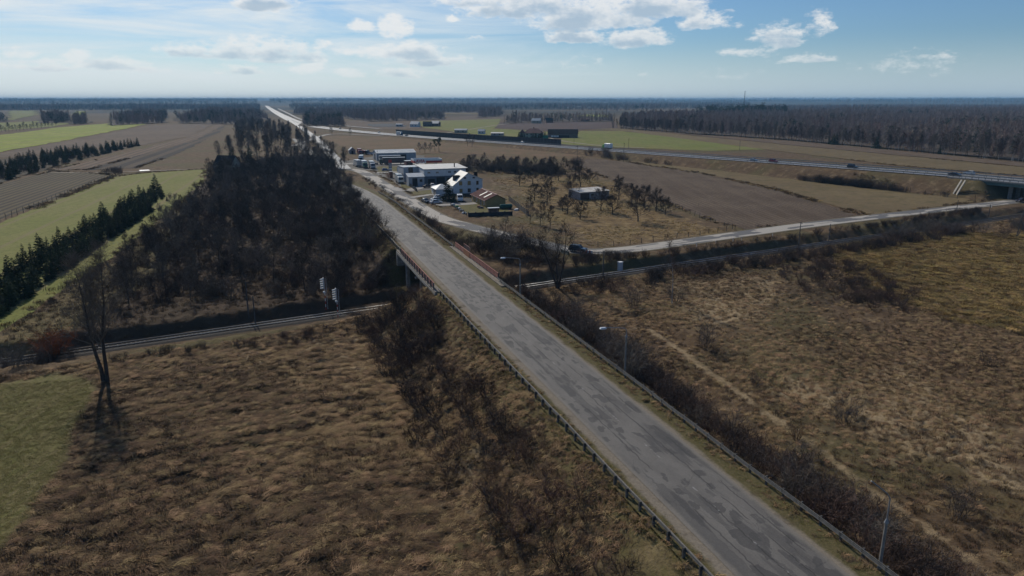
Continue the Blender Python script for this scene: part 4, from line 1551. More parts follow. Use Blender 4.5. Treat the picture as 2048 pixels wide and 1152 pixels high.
def bare_shrub(seed, H, W_, stems=22, subs=6, twigs=7, twig_w=.018, upright=.5):
    rg = np.random.default_rng(seed)
    ln, t0, t1, tw = [], [], [], []
    for i in range(stems):
        an = rg.uniform(0, 2 * np.pi)
        rr = rg.uniform(0, 1) ** .6
        base = np.array([np.cos(an), np.sin(an), 0]) * rr * W_ * .22 + np.array([0, 0, -.15])
        d = np.array([np.cos(an) * rr * (1.2 - upright), np.sin(an) * rr * (1.2 - upright), 1])
        L = H * rg.uniform(.65, 1.05)
        bp = polyline(base, d / np.linalg.norm(d), L, 4, rg, .14, .03)
        ln.append((bp, np.linspace(.028, .009, 5)))
        for j in range(subs):
            g = .2 + .8 * (j + rg.uniform(0, 1)) / subs
            gi = g * 4
            b0 = min(int(gi), 3)
            q = bp[b0] + (bp[b0 + 1] - bp[b0]) * (gi - b0)
            dd = bp[b0 + 1] - bp[b0]
            dd /= np.linalg.norm(dd)
            e = dd * .8 + perp(dd, rg) * .75
            e /= np.linalg.norm(e)
            L2 = L * .36 * rg.uniform(.6, 1.2)
            t0.append(q)
            t1.append(q + e * L2)
            tw.append(twig_w * 1.3)
            for m in range(twigs):
                h = rg.uniform(.15, 1)
                e3 = e * .7 + perp(e, rg) * .75 + np.array([0, 0, .1])
                w = q + e * L2 * h
                t0.append(w)
                t1.append(w + e3 * L2 * rg.uniform(.3, .65))
                tw.append(twig_w * rg.uniform(.6, 1.1))
    V2, F2 = limb_mesh(ln, 3)
    V3, F3 = tri_twigs(np.array(t0), np.array(t1), np.array(tw), rg)
    return np.concatenate([V2, V3]), np.concatenate([F2, F3 + len(V2)])


def spruce(seed, H, Rb, layers=22, per=11, fan=7, low=.05, pw=.85):
    """conifer: trunk and crown of drooping needle sprays"""
    rg = np.random.default_rng(seed)
    V, F = [], []
    n = 0
    for i in range(layers):
        f = i / (layers - 1)
        z = H * (low + (1 - low) * f) * rg.uniform(.985, 1.015)
        rr = Rb * (1 - f) ** pw + .06
        for j in range(max(4, int(per * (1 - .55 * f)))):
            an = rg.uniform(0, 2 * np.pi)
            L = rr * rg.uniform(.6, 1.15)
            droop = rg.uniform(-.32, .05) + .45 * f
            d = np.array([np.cos(an), np.sin(an), droop])
            p0 = np.array([0, 0, z])
            tip = p0 + d * L
            for k in range(fan):
                g = rg.uniform(.15, .95)
                b = p0 + d * L * g
                side = np.array([-np.sin(an), np.cos(an), 0]) * rg.choice([-1, 1])
                e = d * rg.uniform(.5, .9) + side * rg.uniform(.15, .8) + np.array([0, 0, rg.uniform(-.4, .12)])
                l = L * rg.uniform(.25, .5) + .12
                w = perp(e / np.linalg.norm(e), rg) * (.07 + .05 * L)
                V += [b - w, b + w, b + e * l]
                F.append((n, n + 1, n + 2))
                n += 3
            w = np.array([-np.sin(an), np.cos(an), 0]) * (.08 + .06 * L)
            V += [p0 - w * .5 + np.array([0, 0, -.05]), p0 + w * .5, tip]
            F.append((n, n + 1, n + 2))
            n += 3
    tr = limb_mesh([(np.array([[0, 0, -.3], [0, 0, H * .5], [0, 0, H * .98]]), np.array([H * .015 + .03, H * .009, .01]))], 6)
    return tr, (np.array(V), np.array(F))


def pine(seed, H, Rc):
    rg = np.random.default_rng(seed)
    V, F, n = [], [], 0
    for c in range(15):
        an = rg.uniform(0, 6.28)
        zc_ = H * rg.uniform(.45, .95)
        rad = Rc * (1.1 - abs(zc_ / H - .65) * 1.5) * rg.uniform(.2, .9)
        c0 = np.array([np.cos(an) * rad, np.sin(an) * rad, zc_])
        for k in range(42):
            e = rg.normal(size=3)
            e /= np.linalg.norm(e)
            b = c0 + e * rg.uniform(.1, 1) * np.array([1.0, 1.0, .55]) * Rc * .42
            w = perp(e, rg) * .16
            V += [b - w, b + w, b + e * .55]
            F.append((n, n + 1, n + 2))
            n += 3
    tr = limb_mesh([(np.array([[0, 0, -.3], [0, 0, H * .5], [0, 0, H * .9]]), np.array([H * .014 + .03, H * .01, .03]))], 6)
    return tr, (np.array(V), np.array(F))


def tuft(seed, n, L, W_, lodge, w=.035, spread=.35):
    """clump of grass blades, leaning over along +x by lodge"""
    rg = np.random.default_rng(seed)
    V, F, o = [], [], 0
    for i in range(n):
        b = np.array([rg.normal(0, spread), rg.normal(0, spread), -.05])
        an = rg.normal(0, .55) if lodge > .3 else rg.uniform(0, 6.28)
        l = L * rg.uniform(.55, 1.15)
        hor = np.array([np.cos(an), np.sin(an), 0])
        rise = (1 - lodge) * rg.uniform(.6, 1.1) + .12
        m = b + hor * l * .42 * (.35 + lodge) + np.array([0, 0, l * .5 * rise + .05])
        e = b + hor * l * (.45 + .6 * lodge) + np.array([0, 0, l * (rise * (1 - lodge) + .05)])
        s = np.array([-np.sin(an), np.cos(an), 0]) * w * rg.uniform(.6, 1.3)
        V += [b - s, b + s, m + s * .8, m - s * .8, e]
        F += [(o, o + 1, o + 2), (o, o + 2, o + 3), (o + 3, o + 2, o + 4)]
        o += 5
    return np.array(V), np.array(F)


def me_of(name, vf, m):
    return np_mesh(name, vf[0], vf[1], m)


# ------------------------------------------------------------------ scatter of uncountable growth
def scatter(name, protos, pts, rz, sc, idx, tilt=None):
    """one 'stuff' object that repeats small meshes over many points"""
    col = bpy.data.collections.new('kit_' + name)
    for i, me in enumerate(protos):
        o = bpy.data.objects.new('kit%02d_%s' % (i, name), me)
        col.objects.link(o)
    me = bpy.data.meshes.new(name)
    n = len(pts)
    me.vertices.add(n)
    me.vertices.foreach_set('co', np.asarray(pts, dtype=np.float32).ravel())
    a = me.attributes.new('turn', 'FLOAT_VECTOR', 'POINT')
    rot = np.zeros((n, 3), dtype=np.float32)
    rot[:, 2] = rz
    if tilt is not None:
        rot[:, 0] = tilt
    a.data.foreach_set('vector', rot.ravel())
    a = me.attributes.new('size', 'FLOAT', 'POINT')
    a.data.foreach_set('value', np.asarray(sc, dtype=np.float32))
    a = me.attributes.new('pick', 'INT', 'POINT')
    a.data.foreach_set('value', np.asarray(idx, dtype=np.int32))
    o = struct(name, me, 'stuff')
    ng = bpy.data.node_groups.new('spread_' + name, 'GeometryNodeTree')
    ng.interface.new_socket('Geometry', in_out='INPUT', socket_type='NodeSocketGeometry')
    ng.interface.new_socket('Geometry', in_out='OUTPUT', socket_type='NodeSocketGeometry')
    N, Lk = ng.nodes, ng.links
    gi, go = N.new('NodeGroupInput'), N.new('NodeGroupOutput')
    ci = N.new('GeometryNodeCollectionInfo')
    ci.inputs['Collection'].default_value = col
    ci.inputs['Separate Children'].default_value = True
    ci.inputs['Reset Children'].default_value = True
    ip = N.new('GeometryNodeInstanceOnPoints')
    ip.inputs['Pick Instance'].default_value = True

    def na(nm, typ):
        q = N.new('GeometryNodeInputNamedAttribute')
        q.data_type = typ
        q.inputs[0].default_value = nm
        return [s for s in q.outputs if s.enabled and s.name == 'Attribute'][0]
    Lk.new(gi.outputs[0], ip.inputs['Points'])
    Lk.new(ci.outputs[0], ip.inputs['Instance'])
    Lk.new(na('pick', 'INT'), ip.inputs['Instance Index'])
    Lk.new(na('turn', 'FLOAT_VECTOR'), ip.inputs['Rotation'])
    Lk.new(na('size', 'FLOAT'), ip.inputs['Scale'])
    Lk.new(ip.outputs[0], go.inputs[0])
    md = o.modifiers.new('spread', 'NODES')
    md.node_group = ng
    return o


def points_in(poly, n, seed, spacing=None):
    """n random points inside an outline (list of x, y)"""
    rg = np.random.default_rng(seed)
    P = np.array(poly)
    lo, hi = P.min(0), P.max(0)
    out = []
    tries = 0
    while len(out) < n and tries < 400:
        c = rg.uniform(lo, hi, (max(64, n), 2))
        c = c[in_poly(c[:, 0], c[:, 1], poly)]
        if spacing is None:
            out += list(c)
        else:
            for q in c:
                if all((q[0] - w[0]) ** 2 + (q[1] - w[1]) ** 2 > spacing ** 2 for w in out):
                    out.append(q)
                    if len(out) >= n:
                        break
        tries += 1
    return np.array(out[:n])


# ------------------------------------------------------------------ dry grass, weeds and turf near the camera
K_lodged = [me_of('k', tuft(i, 34, 1.0, 0, .82, .035, .34), M_dry) for i in range(4)] + [me_of('k', tuft(9 + i, 30, .9, 0, .7, .035, .32), M_drybrown) for i in range(2)]
K_weed = [me_of('k', tuft(20 + i, 36, .8, 0, .18, .022, .36), M_drybrown) for i in range(3)]
K_straw = [me_of('k', tuft(30 + i, 34, .7, 0, .4, .03, .3), M_dry) for i in range(2)]
K_gold = [me_of('k', tuft(40 + i, 36, .55, 0, .35, .028, .34), M_gold) for i in range(2)]
K_green = [me_of('k', tuft(50 + i, 26, .22, 0, .3, .022, .3), M_grass) for i in range(2)]


def grass(name, poly, n, seed, kits, weight=None, smin=.6, smax=1.3, dirs=None):
    p = points_in(poly, n, seed)
    rg = np.random.default_rng(seed + 1)
    s, t = road_st(p[:, 0], p[:, 1])
    u, q = track_sq(p[:, 0], p[:, 1])
    d1, _ = line_dist(p[:, 0], p[:, 1], SRV)
    d2, _ = line_dist(p[:, 0], p[:, 1], EXP_D)
    fl = np.zeros(len(p), dtype=bool)
    for P in FLAT:
        fl |= in_poly(p[:, 0], p[:, 1], P)
    ok = ((np.abs(t) > 6.2) | (s > 345)) & (np.abs(q) > 2.9) & (d1 > 3.9) & (d2 > 13) & ~fl
    ok &= ~((np.abs(t - 21.4 - .092 * s) < .55) & (s > -10) & (s < 66))
    if weight is not None:
        ok &= rg.uniform(0, 1, len(p)) < weight(p)
    p = p[ok]
    z = terrain_z(p[:, 0], p[:, 1])
    n = len(p)
    rz = rg.uniform(0, 6.28, n)
    if dirs is not None:
        rz = dirs(p) + rg.normal(0, .45, n)
    scatter(name, kits, np.column_stack([p, z]), rz, rg.uniform(smin, smax, n), rg.integers(0, len(kits), n))


flow = lambda p: fbm_np(p[:, 0] * .03, p[:, 1] * .03, 21, 3) * 2.4 - .55
patch = lambda sd, sc, lo, hi: (lambda p: sstep(fbm_np(p[:, 0] * sc, p[:, 1] * sc, sd, 4), lo, hi))
notgreen = lambda p: 1 - sample(Z_green, p[:, 0], p[:, 1])
MEADOW_L = pix_poly([(-150, 780), (180, 725), (420, 690), (760, 630), (900, 620), (1300, 1000), (1420, 1200), (-300, 1300)])
MEADOW_R = pix_poly([(980, 560), (1200, 555), (1500, 512), (2100, 425), (2300, 700), (2300, 1300), (1700, 1200), (1300, 800)])
MEADOW_O = pix_poly([(960, 330), (1130, 335), (1330, 405), (1470, 460), (1200, 497), (1060, 480), (985, 455), (1045, 430), (1000, 380)])
BANK_N = pix_poly([(-50, 735), (0, 712), (700, 618), (830, 600), (830, 560), (400, 610), (0, 690)])
K_lodbrown = K_lodged[4:] + [me_of('k', tuft(60 + i, 34, .95, 0, .8, .032, .34), M_drybrown) for i in range(2)]
zs_at = lambda p: np.clip(.9 * sample(Z_straw, p[:, 0], p[:, 1]) + 2.2 * (fbm_np(p[:, 0] * .055, p[:, 1] * .055, 52, 3) - .5) + 1.5 * (fbm_np(p[:, 0] * .3, p[:, 1] * .3, 57, 3) - .48), 0, 1)
grass('lodged_dry_grass', MEADOW_L, 42000, 1, K_lodged[:4], lambda p: notgreen(p) * (.26 + .74 * zs_at(p)), .35, .95, flow)
grass('lodged_brown_grass', MEADOW_L, 36000, 9, K_lodbrown, lambda p: notgreen(p) * (.62 - .55 * zs_at(p)), .35, .95, flow)
grass('brown_weeds', MEADOW_L, 13000, 2, K_weed, lambda p: notgreen(p) * patch(61, .16, .47, .64)(p), .3, .75)
grass('short_green_turf', pix_poly([(-150, 780), (172, 757), (190, 800), (100, 980), (0, 1100), (-200, 1150)]), 8000, 3, K_green, lambda p: sample(Z_green, p[:, 0], p[:, 1]), .35, .75)
grass('tufted_dry_grass', MEADOW_R, 46000, 4, K_straw + K_lodged[:2], lambda p: .12 + .75 * np.maximum(patch(71, .05, .46, .66)(p), .8 * zs_at(p)), .35, .8, flow)
grass('brown_meadow_weeds', MEADOW_R, 40000, 5, K_weed + K_lodbrown[:2], lambda p: .25 + .6 * patch(81, .05, .42, .6)(p), .28, .7)
grass('golden_meadow_grass', pix_poly([(1640, 470), (1900, 465), (2100, 470), (2100, 680), (1900, 640), (1700, 560)]), 9000, 6, K_gold, None, .8, 1.5)
grass('orchard_grass', MEADOW_O, 9000, 7, K_gold, lambda p: patch(91, .08, .35, .6)(p), .35, .7)
grass('wood_floor_weeds', pix_poly([(0, 690), (60, 620), (240, 510), (330, 440), (690, 345), (760, 480), (835, 590), (500, 640), (200, 680)]), 9000, 8, K_weed, None, .4, 1.0)

# short turf and dead stalks on the verges beside the guard rails
rgv = np.random.default_rng(77)
nv = 7000
sv = rgv.uniform(-26, 190, nv)
tv = rgv.choice([-1, 1], nv) * rgv.uniform(4.5, 6.6, nv)
keep = (sv < 75) | (sv > 112)
sv, tv = sv[keep], tv[keep]
zv = road_z(sv) - .03 - np.maximum(0, np.abs(tv) - 6.1) / 1.55
scatter('verge_grass', K_green + K_straw, np.column_stack([A0.x + RD.x * sv + RN.x * tv, A0.y + RD.y * sv + RN.y * tv, zv]), rgv.uniform(0, 6.28, len(sv)), rgv.uniform(.35, .75, len(sv)), rgv.choice([0, 1, 0, 1, 2, 3], len(sv)))

# weedy margins where fields meet
mp = []
rgm = np.random.default_rng(5)
for P in FLAT:
    for a, b in zip(P, P[1:] + P[:1]):
        a, b = np.array(a), np.array(b)
        if min(a[1], b[1]) > 420 or max(a[1], b[1]) > 900:
            continue
        n = int(np.linalg.norm(b - a) / .55)
        f = rgm.uniform(0, 1, n)[:, None]
        mp.append(a + (b - a) * f + rgm.normal(0, .9, (n, 2)))
mp = np.concatenate(mp)
d1, _ = line_dist(mp[:, 0], mp[:, 1], SRV)
d2, _ = line_dist(mp[:, 0], mp[:, 1], EXP_D)
keep = (d1 > 4.2) & (d2 > 13) & (mp[:, 1] < 460) & (fbm_np(mp[:, 0] * .06, mp[:, 1] * .06, 3, 3) > .42)
for D_ in FLAT[-9:]:
    keep &= ~in_poly(mp[:, 0], mp[:, 1], D_)
mp = mp[keep]
scatter('margin_weeds', K_weed + K_straw + K_gold, np.column_stack([mp, np.maximum(terrain_z(mp[:, 0], mp[:, 1]), .05)]), rgm.uniform(0, 6, len(mp)), rgm.uniform(.6, 1.5, len(mp)), rgm.integers(0, 7, len(mp)))
# ------------------------------------------------------------------ tree kits
KT = {}


def kit(key, vf_pair, mt, mc):
    KT[key] = (me_of('trunk', vf_pair[0], mt), me_of('crown', vf_pair[1], mc))


for i in range(5):
    kit('wood%d' % i, bare_tree(100 + i, 9.0 + .6 * i, .38, .18, 18, 7, 7, 56, .08, twig_w=.05), M_bark, [M_twig, M_twig_g, M_twig][i % 3])
for i in range(3):
    kit('apple%d' % i, bare_tree(200 + i, 5.0 + .5 * i, .50, .18, 20, 8, 8, 68, .03, r0=.17, twig_w=.036, tl=.2), M_bark, M_twig)
for i in range(3):
    kit('tall%d' % i, bare_tree(300 + i, 14.0, .26, .25, 20, 6, 6, 44, .12, twig_w=.055), M_bark, [M_twig_g, M_twig][i % 2])
for i in range(3):
    kit('birch%d' % i, bare_tree(400 + i, 13.0 + 2 * i, .20, .22, 22, 6, 6, 42, .08, r0=.18, twig_w=.10, third=False), M_birch, M_twig_r if i == 1 else M_twig_g)
for i in range(4):
    kit('spruce%d' % i, spruce(500 + i, 6.5, 2.1 - .22 * i, 22, 13, 7, .03, .75), M_bark, M_needle)
for i in range(2):
    kit('pine%d' % i, pine(600 + i, 11.0, 2.6), M_bark, M_pine)
SH = {}
for i in range(4):
    SH['dark%d' % i] = me_of('shrub', bare_shrub(700 + i, 2.4, 2.6, 20, 6, 6, .024), M_twig_r if i % 2 else M_twig)
for i in range(2):
    SH['grey%d' % i] = me_of('shrub', bare_shrub(720 + i, 3.4, 3.0, 22, 6, 7, .026, .65), M_twig_g)
for i in range(2):
    SH['straw%d' % i] = me_of('shrub', bare_shrub(740 + i, 2.6, 1.6, 26, 5, 4, .02, .85), M_twig_y)
for i in range(2):
    SH['willow%d' % i] = me_of('shrub', bare_shrub(780 + i, 5.6, 4.6, 34, 8, 8, .045, .62), [M_twig, M_twig_g][i])
SH['orange'] = me_of('shrub', bare_shrub(760, 3.6, 4.0, 40, 6, 6, .028, .7), M_twig_o)
NTREE = [0]


def tree(key, p, sc, label, cat='tree', group=None, name='bare_tree', rz=None, sz=None):
    NTREE[0] += 1
    rg = random.Random(NTREE[0] * 31)
    root = thing(name, label, cat, (p[0], p[1], p[2]), rg.uniform(0, 6.28) if rz is None else rz, group, (sc, sc, sc * (sz or 1)))
    obj('trunk', KT[key][0], root)
    obj('crown', KT[key][1], root)
    return root


def shrub(key, p, sc, label, group, cat='shrub', name='bare_shrub'):
    NTREE[0] += 1
    rg = random.Random(NTREE[0] * 37)
    o = obj(name, SH[key], None, (p[0], p[1], p[2]), rg.uniform(0, 6.28), (sc * rg.uniform(.9, 1.25), sc * rg.uniform(.9, 1.25), sc))
    return tag(o, label, cat, group)


def tz(x, y):
    return float(terrain_z(np.array([x]), np.array([y]))[0])


def gp(px, py):
    p = at_ground(px, py)
    return (p.x, p.y, tz(p.x, p.y))


# ------------------------------------------------------------------ single trees
KT['big'] = tuple(me_of(n_, vf, m_) for n_, vf, m_ in zip(('trunk', 'crown'), bare_tree(901, 19.0, .20, .28, 56, 7, 8, 46, .11, r0=.30, forks=2, twig_w=.026, lean=.012, fork_div=.02), (M_bark, M_twig_g)))
b_ = gp(211, 764)
tree('big', b_, 1.0, 'tall bare twin-trunked tree standing alone between the green field and the track', name='bare_tree', rz=.4)
KT['fork'] = tuple(me_of(n_, vf, m_) for n_, vf, m_ in zip(('trunk', 'crown'), bare_tree(905, 12.5, .30, .25, 26, 6, 5, 44, .12, r0=.26, forks=3, twig_w=.034), (M_bark, M_twig)))
tree('fork', gp(1116, 576), 1.12, 'bare forked tree beside the track, in front of the off-road car')
KT['slim'] = tuple(me_of(n_, vf, m_) for n_, vf, m_ in zip(('trunk', 'crown'), bare_tree(907, 14.0, .12, .3, 18, 4, 5, 36, .1, r0=.11, twig_w=.022), (M_birch, M_twig_r)))
tree('slim', gp(1344, 606), 1.0, 'slender pale-barked tree in front of the track, right of the white cabinet')
KT['gnarl'] = tuple(me_of(n_, vf, m_) for n_, vf, m_ in zip(('trunk', 'crown'), bare_tree(909, 20.0, .34, .3, 12, 5, 5, 46, .1, r0=.55, forks=2, twig_w=.06), (M_bark, M_twig)))
tree('gnarl', tuple(at(1226, 257)), 1.0, 'big gnarled bare tree standing before the end of the far forest')
for i, (px, py, sc) in enumerate(((1039, 371, 1), (1065, 368, 1.05), (1092, 373, .85), (1117, 361, 1.1), (1150, 354, 1.1), (1161, 374, 1.15), (1069, 401, 1.05), (1094, 411, 1.25), (1142, 395, 1.1), (1125, 422, .8), (1135, 427, 1.0), (1202, 421, 1.1), (1225, 428, 1.05),
                                  (1238, 400, 1.25), (1263, 407, .95), (1288, 415, 1.3), (1312, 423, 1.1), (1276, 443, 1.25), (1160, 438, .95), (1330, 430, .8), (1180, 368, .9))):
    tree('apple%d' % (i % 3), gp(px, py), sc * 1.2, 'bare low fruit tree with a spreading crown in the orchard', 'fruit tree', 'fruit trees in the orchard', 'fruit_tree')
# hedgerow behind the house
hl = points_in(pix_poly([(918, 338), (940, 332), (1000, 337), (1060, 338), (1125, 343), (1128, 352), (1060, 349), (1000, 348), (925, 347)]), 46, 5, 2.2)
for i, q in enumerate(hl):
    tree('wood%d' % (i % 5), (q[0], q[1], tz(*q)), random.Random(i).uniform(.55, .8), 'bare tree in the dark hedgerow between the white house and the ploughed field', 'tree', 'hedgerow behind the white house', 'hedgerow_tree')
scrub_hedge = [tuple(q) for q in hl]
rg_h = np.random.default_rng(8)
hp = np.array([(q[0] + rg_h.normal(0, 1.5), q[1] + rg_h.normal(0, 1.5)) for q in scrub_hedge for _ in range(3)])
scatter('hedge_undergrowth', [SH['dark0'], SH['dark2'], SH['grey0'], SH['grey1']], [(q[0], q[1], tz(*q)) for q in hp], rg_h.uniform(0, 6, len(hp)), rg_h.uniform(.9, 1.5, len(hp)), rg_h.integers(0, 4, len(hp)))
for i, (px, py, sc) in enumerate(((1080, 452, 1.0), (1060, 447, .85), (1100, 456, .8), (1055, 430, .7), (1010, 470, .6), (985, 480, .55))):
    tree('wood%d' % (i % 5), gp(px, py), sc * .8, 'bare bushy tree in the clump between the side road and the shed yard', 'tree', 'bushy clump beside the shed yard')
for i, (px, py, sc) in enumerate(((968, 512, 1.5), (985, 506, 1.8), (1005, 512, 1.6), (1030, 508, 1.9), (1055, 512, 1.6), (1012, 524, 1.4), (1080, 518, 1.5), (1100, 528, 1.4))):
    shrub('willow%d' % (i % 2), gp(px, py), sc * .58, 'tall many-stemmed willow bush between the bridge and the side road', 'willow bushes beyond the bridge', 'willow', 'willow_bush')
shrub('orange', gp(1042, 490), .9, 'rust-coloured bush beside the willow clump at the side road', None)
shrub('orange', gp(112, 712), 1.25, 'orange-brown willow bush at the track, left of the tall tree', None)
shrub('orange', gp(778, 356), .8, 'rusty-brown bush in front of the price sign', None)
# bushes on the right meadow
for i, (px, py, k, sc, lb) in enumerate(((1270, 612, 'grey0', 1.25, 'dense grey bush in front of the track, behind the second street lamp'), (1225, 585, 'dark1', 1.2, 'dark low bush beside the track, left of the dense grey bush'),
                                         (1352, 604, 'grey1', 1.0, 'grey bush at the foot of the slender pale-barked tree'), (1412, 692, 'grey0', 1.25, 'spreading grey bush at the head of the meadow ditch'),
                                         (1508, 772, 'dark2', .75, 'small bush on the ditch bank, between two larger grey bushes'), (1692, 846, 'grey1', 1.05, 'bare grey bush casting a long shadow beside the meadow ditch'),
                                         (1592, 880, 'straw0', .95, 'pale upright bush beside the grassy track on the right'), (1634, 925, 'straw1', .6, 'small pale bush beside the grassy track, below a larger one'),
                                         (1910, 1032, 'grey0', .95, 'bare bush right of the headless street lamp'), (1976, 735, 'dark0', .9, 'dark bush near the right edge of the meadow'), (1760, 700, 'straw0', .5, 'tiny pale bush in the middle of the right meadow'))):
    shrub(k, gp(px, py), sc, lb, None)


def thicket(pix, n, seed, keys, smin, smax, label, group, spacing=1.1, z=0.0, cat='shrub', name='bare_shrub'):
    P = [tuple(at_ground(*q))[:2] for q in pix]
    for i, q in enumerate(points_in(P, n, seed, spacing)):
        rg = random.Random(seed * 1000 + i)
        shrub(rg.choice(keys), (q[0], q[1], tz(*q)), rg.uniform(smin, smax), label, group, cat, name)


def scrub(pix, n, seed, keys, smin, smax):
    """low growth that reads as one mass"""
    P = [tuple(at_ground(*q))[:2] for q in pix]
    p = points_in(P, n, seed)
    rg = np.random.default_rng(seed)
    scatter('scrub', [SH[k] for k in keys], [(q[0], q[1], tz(*q)) for q in p], rg.uniform(0, 6.28, len(p)), rg.uniform(smin, smax, len(p)), rg.integers(0, len(keys), len(p)))


DK = ['dark0', 'dark1', 'dark2', 'dark3']


def slope_thicket(s0, s1, t0, t1, n, seed, keys, smin, smax, labels, group, name, spacing=1.0):
    rg = random.Random(seed)
    out = []
    for _ in range(n * 12):
        if len(out) >= n:
            break
        s, t = rg.uniform(s0, s1), rg.uniform(t0, t1)
        if all((s - a) ** 2 + (t - b) ** 2 > spacing ** 2 for a, b in out):
            out.append((s, t))
    for s, t in out:
        p = road_pt(s, t)
        if abs(track_sq(p.x, p.y)[1]) < 7:
            continue
        k = rg.choice(keys)
        sc = rg.uniform(smin, smax)
        f = (s - s0) / (s1 - s0)
        zone = labels[min(len(labels) - 1, int(f * len(labels)))]
        up = 'just below the guard rail' if abs(t) < 9.5 else ('halfway down the slope' if abs(t) < 13 else 'at the foot of the slope')
        colr = 'grey' if k.startswith('grey') else ('reddish-brown' if k in ('dark1', 'dark3') else 'dark brown')
        shrub(k, (p.x, p.y, tz(p.x, p.y)), sc, '%s shrub %s, %s' % (colr, up, zone), group, 'shrub', name)


slope_thicket(-6, 76, 7.6, 18.5, 240, 11, ['dark1', 'dark3', 'dark0', 'dark2', 'dark1', 'grey0'], .6, 1.2, ['by the nearest street lamp', 'between the two nearest street lamps', 'around the second street lamp', 'right of the road before the bridge'], 'thicket right of the road', 'thicket_shrub')
slope_thicket(58, 86, -17.5, -8, 62, 12, DK, .7, 1.2, ['in the left thicket', 'left, beside the bridge'], 'thicket left of the road', 'slope_shrub')
slope_thicket(30, 60, -17, -9, 56, 29, DK, .5, 1.05, ['left, below the near thicket', 'left, above the lodged grass'], 'thicket left of the road', 'slope_shrub', 1.2)
slope_thicket(0, 30, -14.5, -8.0, 44, 13, ['dark1', 'dark3', 'dark0'], .45, .95, ['left, nearest the camera', 'left of the road, lodged grass around'], 'low shrubs on the left slope', 'low_shrub', 1.2)
thicket([(900, 500), (985, 545), (1000, 560), (1100, 562), (1180, 545), (1120, 520), (1000, 500), (880, 455), (820, 425)], 64, 14, DK, .7, 1.15, 'dark shrub on the slope between the bridge railing and the side road', 'shrubs beyond the bridge railing', name='railing_shrub')
slope_thicket(118, 185, -16, -8, 46, 22, DK, .6, 1.1, ['left, just beyond the bridge', 'left, farther beyond the bridge'], 'shrubs on the slope beyond the bridge', 'far_slope_shrub', 1.3)
scrub([(1545, 545), (1640, 525), (1740, 535), (1840, 590), (1830, 625), (1740, 620), (1640, 600)], 130, 15, ['dark1', 'dark3', 'dark0'], .45, .85)
thicket([(1770, 472), (1880, 452), (1940, 462), (1870, 480), (1790, 486)], 16, 16, ['dark1', 'grey1', 'dark3'], .8, 1.3, 'shrub beside the track near the poles on the right', 'shrubs beside the track on the right', name='trackside_shrub')
scrub([(1300, 548), (1400, 535), (1560, 512), (1640, 502), (1760, 483), (1960, 452), (1970, 462), (1780, 498), (1560, 530), (1380, 556), (1310, 566)], 190, 17, ['dark0', 'dark1', 'dark2'], .6, 1.15)
scrub([(1010, 590), (1130, 562), (1250, 558), (1320, 562), (1270, 585), (1130, 600), (1030, 605)], 70, 27, ['dark0', 'dark1', 'dark2'], .4, .9)
scrub([(1150, 512), (1300, 512), (1500, 486), (1700, 458), (1960, 420), (1960, 428), (1700, 468), (1500, 497), (1300, 525), (1150, 535)], 200, 28, ['dark0', 'dark1', 'dark2'], .4, .85)
thicket([(1950, 470), (2048, 440), (2048, 470), (1990, 490)], 10, 18, ['dark1', 'grey1'], .8, 1.2, 'shrub at the right edge of the photo beside the pylon', 'shrubs at the right edge', name='edge_shrub')
scrub([(1600, 345), (1700, 352), (1820, 378), (1900, 388), (1850, 384), (1700, 366), (1600, 356)], 70, 19, ['dark0', 'dark2', 'dark3'], 1.0, 1.7)
scrub([(1180, 307), (1350, 322), (1340, 328), (1220, 318), (1170, 311)], 26, 20, ['dark0', 'grey0', 'dark3'], 1.0, 1.6)
scrub([(720, 345), (780, 385), (860, 435), (900, 462), (860, 445), (780, 400), (725, 360)], 60, 21, ['dark0', 'dark1', 'dark3'], .3, .6)
scrub([(760, 640), (640, 660), (500, 680), (300, 705), (220, 720), (240, 728), (420, 705), (620, 690), (760, 660)], 60, 25, ['dark0', 'dark1', 'dark2'], .25, .55)
thicket([(0, 745), (90, 735), (180, 700), (120, 690), (0, 705)], 14, 23, ['dark0', 'grey0'], .6, 1.0, 'dark shrub beside the track at the left edge', 'shrubs beside the track on the left', name='trackside_shrub')
thicket([(1150, 318), (1175, 330), (1140, 345), (1120, 340)], 8, 24, ['dark0', 'dark2'], 1.2, 1.8, 'dark shrub at the top corner of the ploughed field', 'shrubs at the field corner', 2.0, name='field_shrub')

# ------------------------------------------------------------------ the dark wood left of the road
WOOD = [(120, 655), (200, 590), (260, 520), (340, 435), (415, 372), (440, 345), (560, 318), (660, 318), (694, 355), (716, 420), (770, 500), (815, 575), (780, 600), (640, 612), (420, 640), (240, 668)]
WP = pix_poly(WOOD)
wp = points_in(WP, 290, 31, 4.2)
for i, q in enumerate(wp):
    rg = random.Random(i * 7)
    s_i, t_i = road_st(*q)
    if t_i > -8 and s_i < 330:
        continue
    kk = rg.randrange(5)
    sc = rg.choice((.42, .55, .62, .7, .78, .9)) * rg.uniform(.92, 1.08)
    u_q, qq = track_sq(*q)
    if qq < (17 if u_q < 40 else 6):
        continue
    look = ('low ' if sc < .62 else 'tall ' if sc > .78 else 'middling ') + ('grey-twigged' if kk % 3 == 1 else 'dark')
    if qq < 24:
        zone = 'at the edge of the wood facing the railway'
    elif t_i > -22:
        zone = 'on the side of the wood towards the road'
    elif q[1] > 270:
        zone = 'in the back of the wood near the hidden house'
    elif t_i < -62:
        zone = 'on the side of the wood towards the spruce belt'
    else:
        zone = 'deep in the left wood, ' + ('behind the signals' if qq < 50 else 'well behind the track')
    tree('wood%d' % kk, (q[0], q[1], tz(*q)), sc, '%s bare tree %s' % (look, zone), 'tree', 'trees of the wood left of the road', 'woodland_tree')
